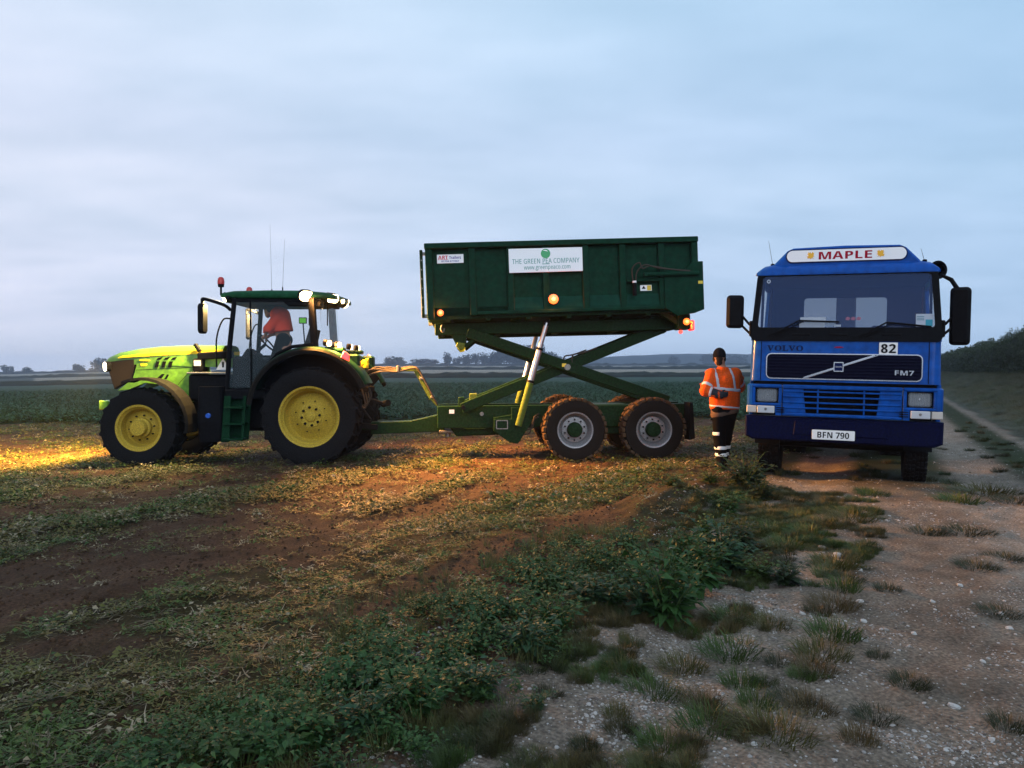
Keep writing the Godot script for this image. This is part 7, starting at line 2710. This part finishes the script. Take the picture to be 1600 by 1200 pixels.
func weeds(low: Array):
	# the larger plants one by one: x, z, height, width, where
	var kinds = [weed_mesh(221, 15, 14, 0.22, 0.5), weed_mesh(222, 18, 12, 0.19, 0.6), weed_mesh(223, 12, 16, 0.24, 0.42)]
	for m in [["weed_green", Color(0.024, 0.066, 0.015)], ["weed_blue_green", Color(0.022, 0.056, 0.024)], ["weed_dark", Color(0.018, 0.032, 0.012)], ["weed_yellow_green", Color(0.048, 0.082, 0.014)]]:
		var x = mats["weed_leaf"].duplicate()
		x.resource_name = m[0]
		x.albedo_color = m[1].linear_to_srgb()
		mats[m[0]] = x
	var list = [
		[0.96, -4.89, 0.56, 0.45, 0, "weed_green", "tallest leafy weed at the edge between field and track"],
		[0.85, -5.02, 0.38, 0.34, 1, "weed_blue_green", "bushy weed leaning against the tallest weed, toward the field"],
		[1.30, -5.59, 0.47, 0.42, 2, "weed_green", "upright weed just behind the tallest weed"],
		[1.62, -6.12, 0.46, 0.46, 0, "weed_blue_green", "dense weed in the middle of the tall clump, beside bare earth"],
		[0.91, -5.67, 0.32, 0.32, 1, "weed_green", "rounded weed on the field side of the tall clump"],
		[1.98, -6.87, 0.35, 0.42, 2, "weed_dark", "dark weed at the far end of the tall clump"],
		[3.02, -10.3, 0.50, 0.62, 1, "weed_dark", "dark spindly bush at the worker's feet before the lorry's wheel"],
		[2.99, -9.55, 0.31, 0.40, 0, "weed_dark", "low dark bush in front of the spindly bush by the lorry"],
		[1.74, -6.22, 0.30, 0.35, 1, "weed_blue_green", "leafy weed on the track side of the tall clump"],
		[1.15, -5.22, 0.40, 0.30, 2, "weed_green", "narrow weed standing close behind the tallest weed"],
		[1.71, -7.12, 0.30, 0.24, 2, "weed_yellow_green", "slim upright weed on the mound of bare earth"],
		[0.67, -5.22, 0.25, 0.27, 0, "weed_green", "small weed where the leafy band meets the tall clump"],
		[2.27, -8.33, 0.30, 0.36, 1, "weed_green", "solitary green weed behind the earth mound"],
		[0.09, -3.59, 0.12, 0.16, 1, "weed_blue_green", "low lone weed on the bare track in front of the leafy band"],
		[3.22, -10.58, 0.42, 0.50, 2, "weed_dark", "thin dark weed touching the lorry's front wheel"],
		[1.28, -6.12, 0.40, 0.30, 2, "weed_green", "tall narrow weed at the back of the clump"],
		[1.86, -5.93, 0.19, 0.30, 1, "weed_yellow_green", "low spreading weed between clump and grass tufts"],
		[1.96, -5.67, 0.18, 0.28, 0, "weed_dark", "low dark weed nearest the stony wheeling"],
		[-0.18, -3.73, 0.22, 0.30, 1, "weed_blue_green", "blue-green weed at the fore of the leafy band beside the track"],
		[-0.42, -3.53, 0.26, 0.30, 0, "weed_green", "bright weed rising from the front of the leafy band"],
		[-0.64, -3.35, 0.25, 0.28, 1, "weed_blue_green", "broad-leaved weed near the bottom edge of the picture"],
		[-0.83, -3.24, 0.22, 0.25, 2, "weed_green", "last weed of the leafy band toward the picture's lower edge"],
		[0.07, -4.30, 0.25, 0.32, 0, "weed_blue_green", "weed in the middle of the leafy band, hanging over the track"],
		[0.26, -4.72, 0.27, 0.35, 1, "weed_green", "full weed in the leafy band before the tall clump"],
		[0.50, -5.22, 0.26, 0.40, 0, "weed_blue_green", "wide weed joining leafy band and tall clump"],
		[-0.33, -4.12, 0.20, 0.25, 2, "weed_green", "weed on the field side of the leafy band"],
		[2.56, -10.3, 0.21, 0.35, 1, "weed_yellow_green", "small weed in the lit stubble before the trailer wheels"],
		[1.86, -9.11, 0.18, 0.30, 0, "weed_yellow_green", "small lit weed on the field side of the earth ridge"],
	]
	for a in list:
		var t = thing("weed_plant", a[6], "weed", Vector3(a[0], height(a[0], a[1]) - 0.005, a[1]), rng.randf() * TAU, "larger weeds along the field edge")
		var k = kinds[a[4]]
		var s1 = put("stem", k[0], "stem_green", t)
		var s2 = put("leaves", k[1], a[5], t)
		for o in [s1, s2]:
			o.scale = Vector3(a[3] * 1.35, a[2] * 1.08, a[3] * 1.35)

func make_track_cover():
	var r = RandomNumberGenerator.new()
	r.seed = 19
	var patch = FastNoiseLite.new()
	patch.seed = 18
	patch.frequency = 0.9
	# chips of chalk and flint
	var cl = []
	var cc = []
	var s2 = []
	var c2 = []
	for i in 300000:
		var p = spot(r, 2.4, 40.0, 42.0)
		var q = across(p.x, p.y)
		var l = along(p.x, p.y)
		if q < -2.5 + 0.5 * patch.get_noise_2d(p.x, p.y) or q > 3.3:
			continue
		var rut = exp(-pow((q + 1.0) / 0.6, 2.0)) + exp(-pow((q - 1.2) / 0.6, 2.0)) + exp(-pow((q - 2.75) / 0.45, 2.0))
		if l > 13.0 and r.randf() > rut:
			continue
		if r.randf() > 0.07 + 1.7 * maxf(0.0, patch.get_noise_2d(p.x * 1.2, p.y * 1.2) + 0.25 * patch.get_noise_2d(p.x * 5.0, p.y * 5.0)) + 0.16 * rut:
			continue
		var sz = r.randf_range(0.005, 0.014) if r.randf() < 0.88 else r.randf_range(0.014, 0.028)
		if p.length() > 9.0:
			sz *= 1.6
		var b = r.randf_range(0.5, 1.15)
		var c = Color(0.56 * b, 0.53 * b, 0.50 * b) if r.randf() < 0.66 else Color(0.24 * b, 0.20 * b, 0.175 * b)
		if r.randf() < 0.5:
			cl.append(place(r, p, sz, 0.4, sz * 0.15))
			cc.append(c)
		else:
			s2.append(place(r, p, sz, 0.4, sz * 0.15))
			c2.append(c)
	stuff(scatter("gravel", stone_mesh(41, 0.6), "chalk_stone", cl, cc, self), "chalk and flint chips on the track", "gravel")
	stuff(scatter("gravel", stone_mesh(42, 0.45), "chalk_stone", s2, c2, self), "flat chalk chips pressed into the track", "gravel")
	# single stones large enough to pick out
	for m in [["stone_white", Color(0.62, 0.60, 0.57)], ["stone_grey", Color(0.42, 0.39, 0.36)]]:
		var x = mats["chalk_stone"].duplicate()
		x.resource_name = m[0]
		x.albedo_color = m[1].linear_to_srgb()
		mats[m[0]] = x
	var shapes = [stone_mesh(51, 0.6), stone_mesh(52, 0.5), stone_mesh(53, 0.7)]
	var stones = [[2.19, -4.66, 0.037], [1.96, -6.12, 0.059], [1.38, -6.87, 0.077], [-0.42, -3.24, 0.031], [2.02, -3.63, 0.064], [2.67, -6.53, 0.084], [2.67, -6.87, 0.088], [2.67, -6.12, 0.069], [0.96, -3.73, 0.03], [1.57, -4.4, 0.042], [0.98, -3.21, 0.031], [0.37, -3.32, 0.037], [0.32, -3.38, 0.027], [1.41, -3.59, 0.029], [2.33, -4.61, 0.037], [3.08, -5.02, 0.056], [2.99, -4.78, 0.046], [2.47, -4.17, 0.033], [1.58, -3.32, 0.032], [1.74, -3.18, 0.031], [1.99, -3.29, 0.032], [1.63, -4.72, 0.038], [1.81, -4.96, 0.048], [1.63, -5.02, 0.04], [1.63, -5.22, 0.042], [2.28, -5.22, 0.067], [2.16, -4.89, 0.047], [2.01, -4.72, 0.038], [2.76, -5.22, 0.042], [3.19, -5.67, 0.046]]
	for i in stones.size():
		var a = stones[i]
		var lab = "small pale stone lying among the chips of the stony track"
		var grp = "small pale stones of the track"
		if i == 2:
			lab = "white stone on the bare earth mound behind the tall weeds"
		elif i == 4:
			lab = "broad white patch of broken chalk alone on the bare wheeling"
		elif a[2] > 0.055:
			lab = "larger pale stone beside the grass in the stony wheeling before the lorry"
			grp = "larger pale stones of the track"
		var o = put("stone", shapes[i % 3], "stone_white" if i % 3 else "stone_grey", self)
		o.position = Vector3(a[0], height(a[0], a[1]) - a[2] * 0.08, a[1])
		o.rotation.y = r.randf() * TAU
		o.scale = Vector3(a[2], a[2] * 0.8, a[2] * 0.9) * 1.15
		tag(o, lab, "stone", grp)
	# grass tufts
	for m in [["tuft_green", Color(0.040, 0.070, 0.016)], ["tuft_olive", Color(0.066, 0.066, 0.020)], ["tuft_brown", Color(0.080, 0.060, 0.028)], ["tuft_dark", Color(0.036, 0.040, 0.020)]]:
		var x = mats["grass_blade"].duplicate()
		x.resource_name = m[0]
		x.albedo_color = m[1].linear_to_srgb()
		mats[m[0]] = x
	var gm = [grass_mesh(71, 300, 0.62, 1.0), grass_mesh(72, 340, 0.66, 1.2), grass_mesh(73, 280, 0.55, 0.8)]
	var tufts = [[0.85, -3.4, 0.19, 0], [1.1, -3.32, 0.2, 1], [0.62, -3.24, 0.16, 0], [0.69, -3.84, 0.18, 0], [0.91, -4.21, 0.15, 1], [1.22, -4.4, 0.25, 0], [1.39, -4.96, 0.2, 0], [1.55, -4.78, 0.15, 1], [1.84, -4.53, 0.22, 0], [1.66, -4.26, 0.19, 1], [1.54, -4.04, 0.13, 2], [1.93, -3.85, 0.14, 3], [1.62, -3.53, 0.13, 3], [1.37, -3.63, 0.13, 2], [1.13, -3.92, 0.14, 0], [1.4, -4.17, 0.1, 3], [2.08, -5.13, 0.18, 2], [2.28, -5.47, 0.18, 0], [2.42, -5.76, 0.18, 3], [3.08, -5.03, 0.16, 3], [1.95, -4.23, 0.08, 3], [0.58, -4.1, 0.12, 1], [1.04, -4.78, 0.11, 0], [2.52, -6.22, 0.27, 1], [3.0, -8.4, 0.3, 0], [3.54, -8.33, 0.33, 1], [2.75, -7.39, 0.3, 0], [2.44, -6.99, 0.28, 0], [4.55, -10.04, 0.24, 0], [3.7, -6.32, 0.23, 3], [4.4, -7.68, 0.31, 3], [4.1, -6.59, 0.19, 3], [2.57, -5.44, 0.13, 3], [0.47, -3.53, 0.08, 1], [6.11, -10.3, 0.5, 1], [4.0, -7.68, 0.28, 3], [3.08, -7.83, 0.28, 1], [2.52, -7.68, 0.25, 0], [2.12, -3.38, 0.12, 3], [1.43, -3.26, 0.1, 2], [1.32, -3.73, 0.12, 3], [5.36, -9.55, 0.38, 0], [6.05, -9.55, 0.34, 3], [0.88, -3.66, 0.12, 2], [1.13, -3.66, 0.13, 0]]
	var named = {}
	var words = ["green", "olive", "brown", "dark"]
	var tone = ["tuft_green", "tuft_olive", "tuft_brown", "tuft_dark"]
	for i in tufts.size():
		var a = tufts[i]
		var where = "in the bare wheeling of the track" if a[3] == 3 and a[0] > 1.6 else "on the stones beside the leafy band" if a[1] > -4.3 else "on the rise by the tall weeds" if a[1] > -6.0 else "in front of the lorry"
		var size = "tiny" if a[2] < 0.125 else "broad" if a[2] > 0.245 else "middling"
		var lab = "%s %s grass tuft %s" % [size, words[a[3]], where]
		var o = put("grass_tuft", gm[i % 3], tone[a[3]], self)
		o.position = Vector3(a[0], height(a[0], a[1]) - 0.006, a[1])
		o.rotation.y = r.randf() * TAU
		var tall = (0.07 if a[3] == 3 else 0.115) + 0.18 * a[2]
		o.scale = Vector3(a[2] * 1.2, tall, a[2] * 1.2)
		tag(o, lab, "grass tuft", "grass tufts scattered over the track")
		named.get_or_add(lab, []).append(o)
	var order = ["leftmost", "second from left", "third from left", "fourth from left", "fifth from left", "sixth from left", "seventh from left", "eighth from left"]
	for lab in named:
		if named[lab].size() > 1:
			named[lab].sort_custom(func(x, y): return x.position.x / -x.position.z < y.position.x / -y.position.z)
			for i in named[lab].size():
				named[lab][i].set_meta("label", "%s, %s of %d" % [lab, order[mini(i, 7)], named[lab].size()])
	# thin grass between the tufts and over the far verge and bank
	cl = []
	cc = []
	for i in 9000:
		var p = spot(r, 2.6, 30.0, 41.0)
		var q = across(p.x, p.y)
		var l = along(p.x, p.y)
		var want = 0.75 * exp(-pow((q + 1.75) / 0.35, 2.0)) * smoothstep(-0.25, 0.3, patch.get_noise_2d(p.x * 0.8, p.y * 0.8)) + (0.45 * smoothstep(10.5, 15.0, l) * (exp(-pow((q - 1.95) / 0.4, 2.0)) + exp(-pow(q / 0.5, 2.0))) if q > -1.5 else 0.0) + (0.95 * exp(-pow((q + 1.05) / 0.6, 2.0)) * exp(-pow((l - 8.3) / 1.3, 2.0)))
		if q > 3.3 or q < -2.3 or r.randf() > want:
			continue
		var b = r.randf_range(0.6, 1.2)
		var tr = place(r, p, 1.0, 0.1, 0.003)
		var w = r.randf_range(0.06, 0.16) * (1.0 if p.length() < 9.0 else 1.8)
		tr.basis = tr.basis.scaled(Vector3(w, r.randf_range(0.05, 0.11) * (1.0 if p.length() < 9.0 else 1.6), w))
		cl.append(tr)
		cc.append(Color(0.026 * b, 0.046 * b, 0.014 * b).lerp(Color(0.055 * b, 0.046 * b, 0.022 * b), r.randf()))
	for i in 5200:
		var l = 2.4 * pow(4.6, r.randf())
		var q = r.randf_range(-1.95, -0.1)
		var p = TRACK_N * q + TRACK_T * l
		var w0 = patch.get_noise_2d(p.x * 1.2 + 20.0, p.y * 1.2) + 0.35 * patch.get_noise_2d(p.x * 4.0, p.y * 4.0)
		if w0 < 0.12 + 0.35 * smoothstep(-1.0, -0.1, q) - 0.25 * smoothstep(5.0, 8.0, l) or r.randf() < (0.62 if l < 5.0 else 0.35):
			continue
		var b = r.randf_range(0.6, 1.25)
		var tr = place(r, p, 1.0, 0.12, 0.003)
		var w = r.randf_range(0.05, 0.12) * (1.0 if l < 6.0 else 1.5)
		tr.basis = tr.basis.scaled(Vector3(w, r.randf_range(0.03, 0.12), w))
		cl.append(tr)
		cc.append(Color(0.042 * b, 0.074 * b, 0.020 * b).lerp(Color(0.085 * b, 0.070 * b, 0.032 * b), clampf(0.5 + patch.get_noise_2d(p.x * 0.7, p.y * 0.7 + 90.0) * 1.6, 0, 1)))
	stuff(scatter("thin_grass", gm[2], "grass_blade", cl, cc, self), "thin short grass growing through the track edge", "grass")
	cl = []
	cc = []
	for i in 9000:
		var l = 9.0 * pow(14.0, r.randf())
		var q = r.randf_range(3.15, 7.6)
		var p = TRACK_N * q + TRACK_T * l
		if absf(atan2(p.x, -p.y)) > 0.75:
			continue
		var b = r.randf_range(0.6, 1.25)
		var tr = place(r, p, 1.0, 0.12, 0.0)
		var w = r.randf_range(0.35, 0.7)
		tr.basis = tr.basis.scaled(Vector3(w, r.randf_range(0.3, 0.7) * smoothstep(2.9, 4.0, q), w))
		cl.append(tr)
		cc.append(Color(0.050 * b, 0.068 * b, 0.028 * b).lerp(Color(0.11 * b, 0.098 * b, 0.060 * b), r.randf() * 0.9))
	stuff(scatter("bank_grass", gm[1], "grass_blade", cl, cc, self), "tall rough grass on the bank below the hedge", "grass")
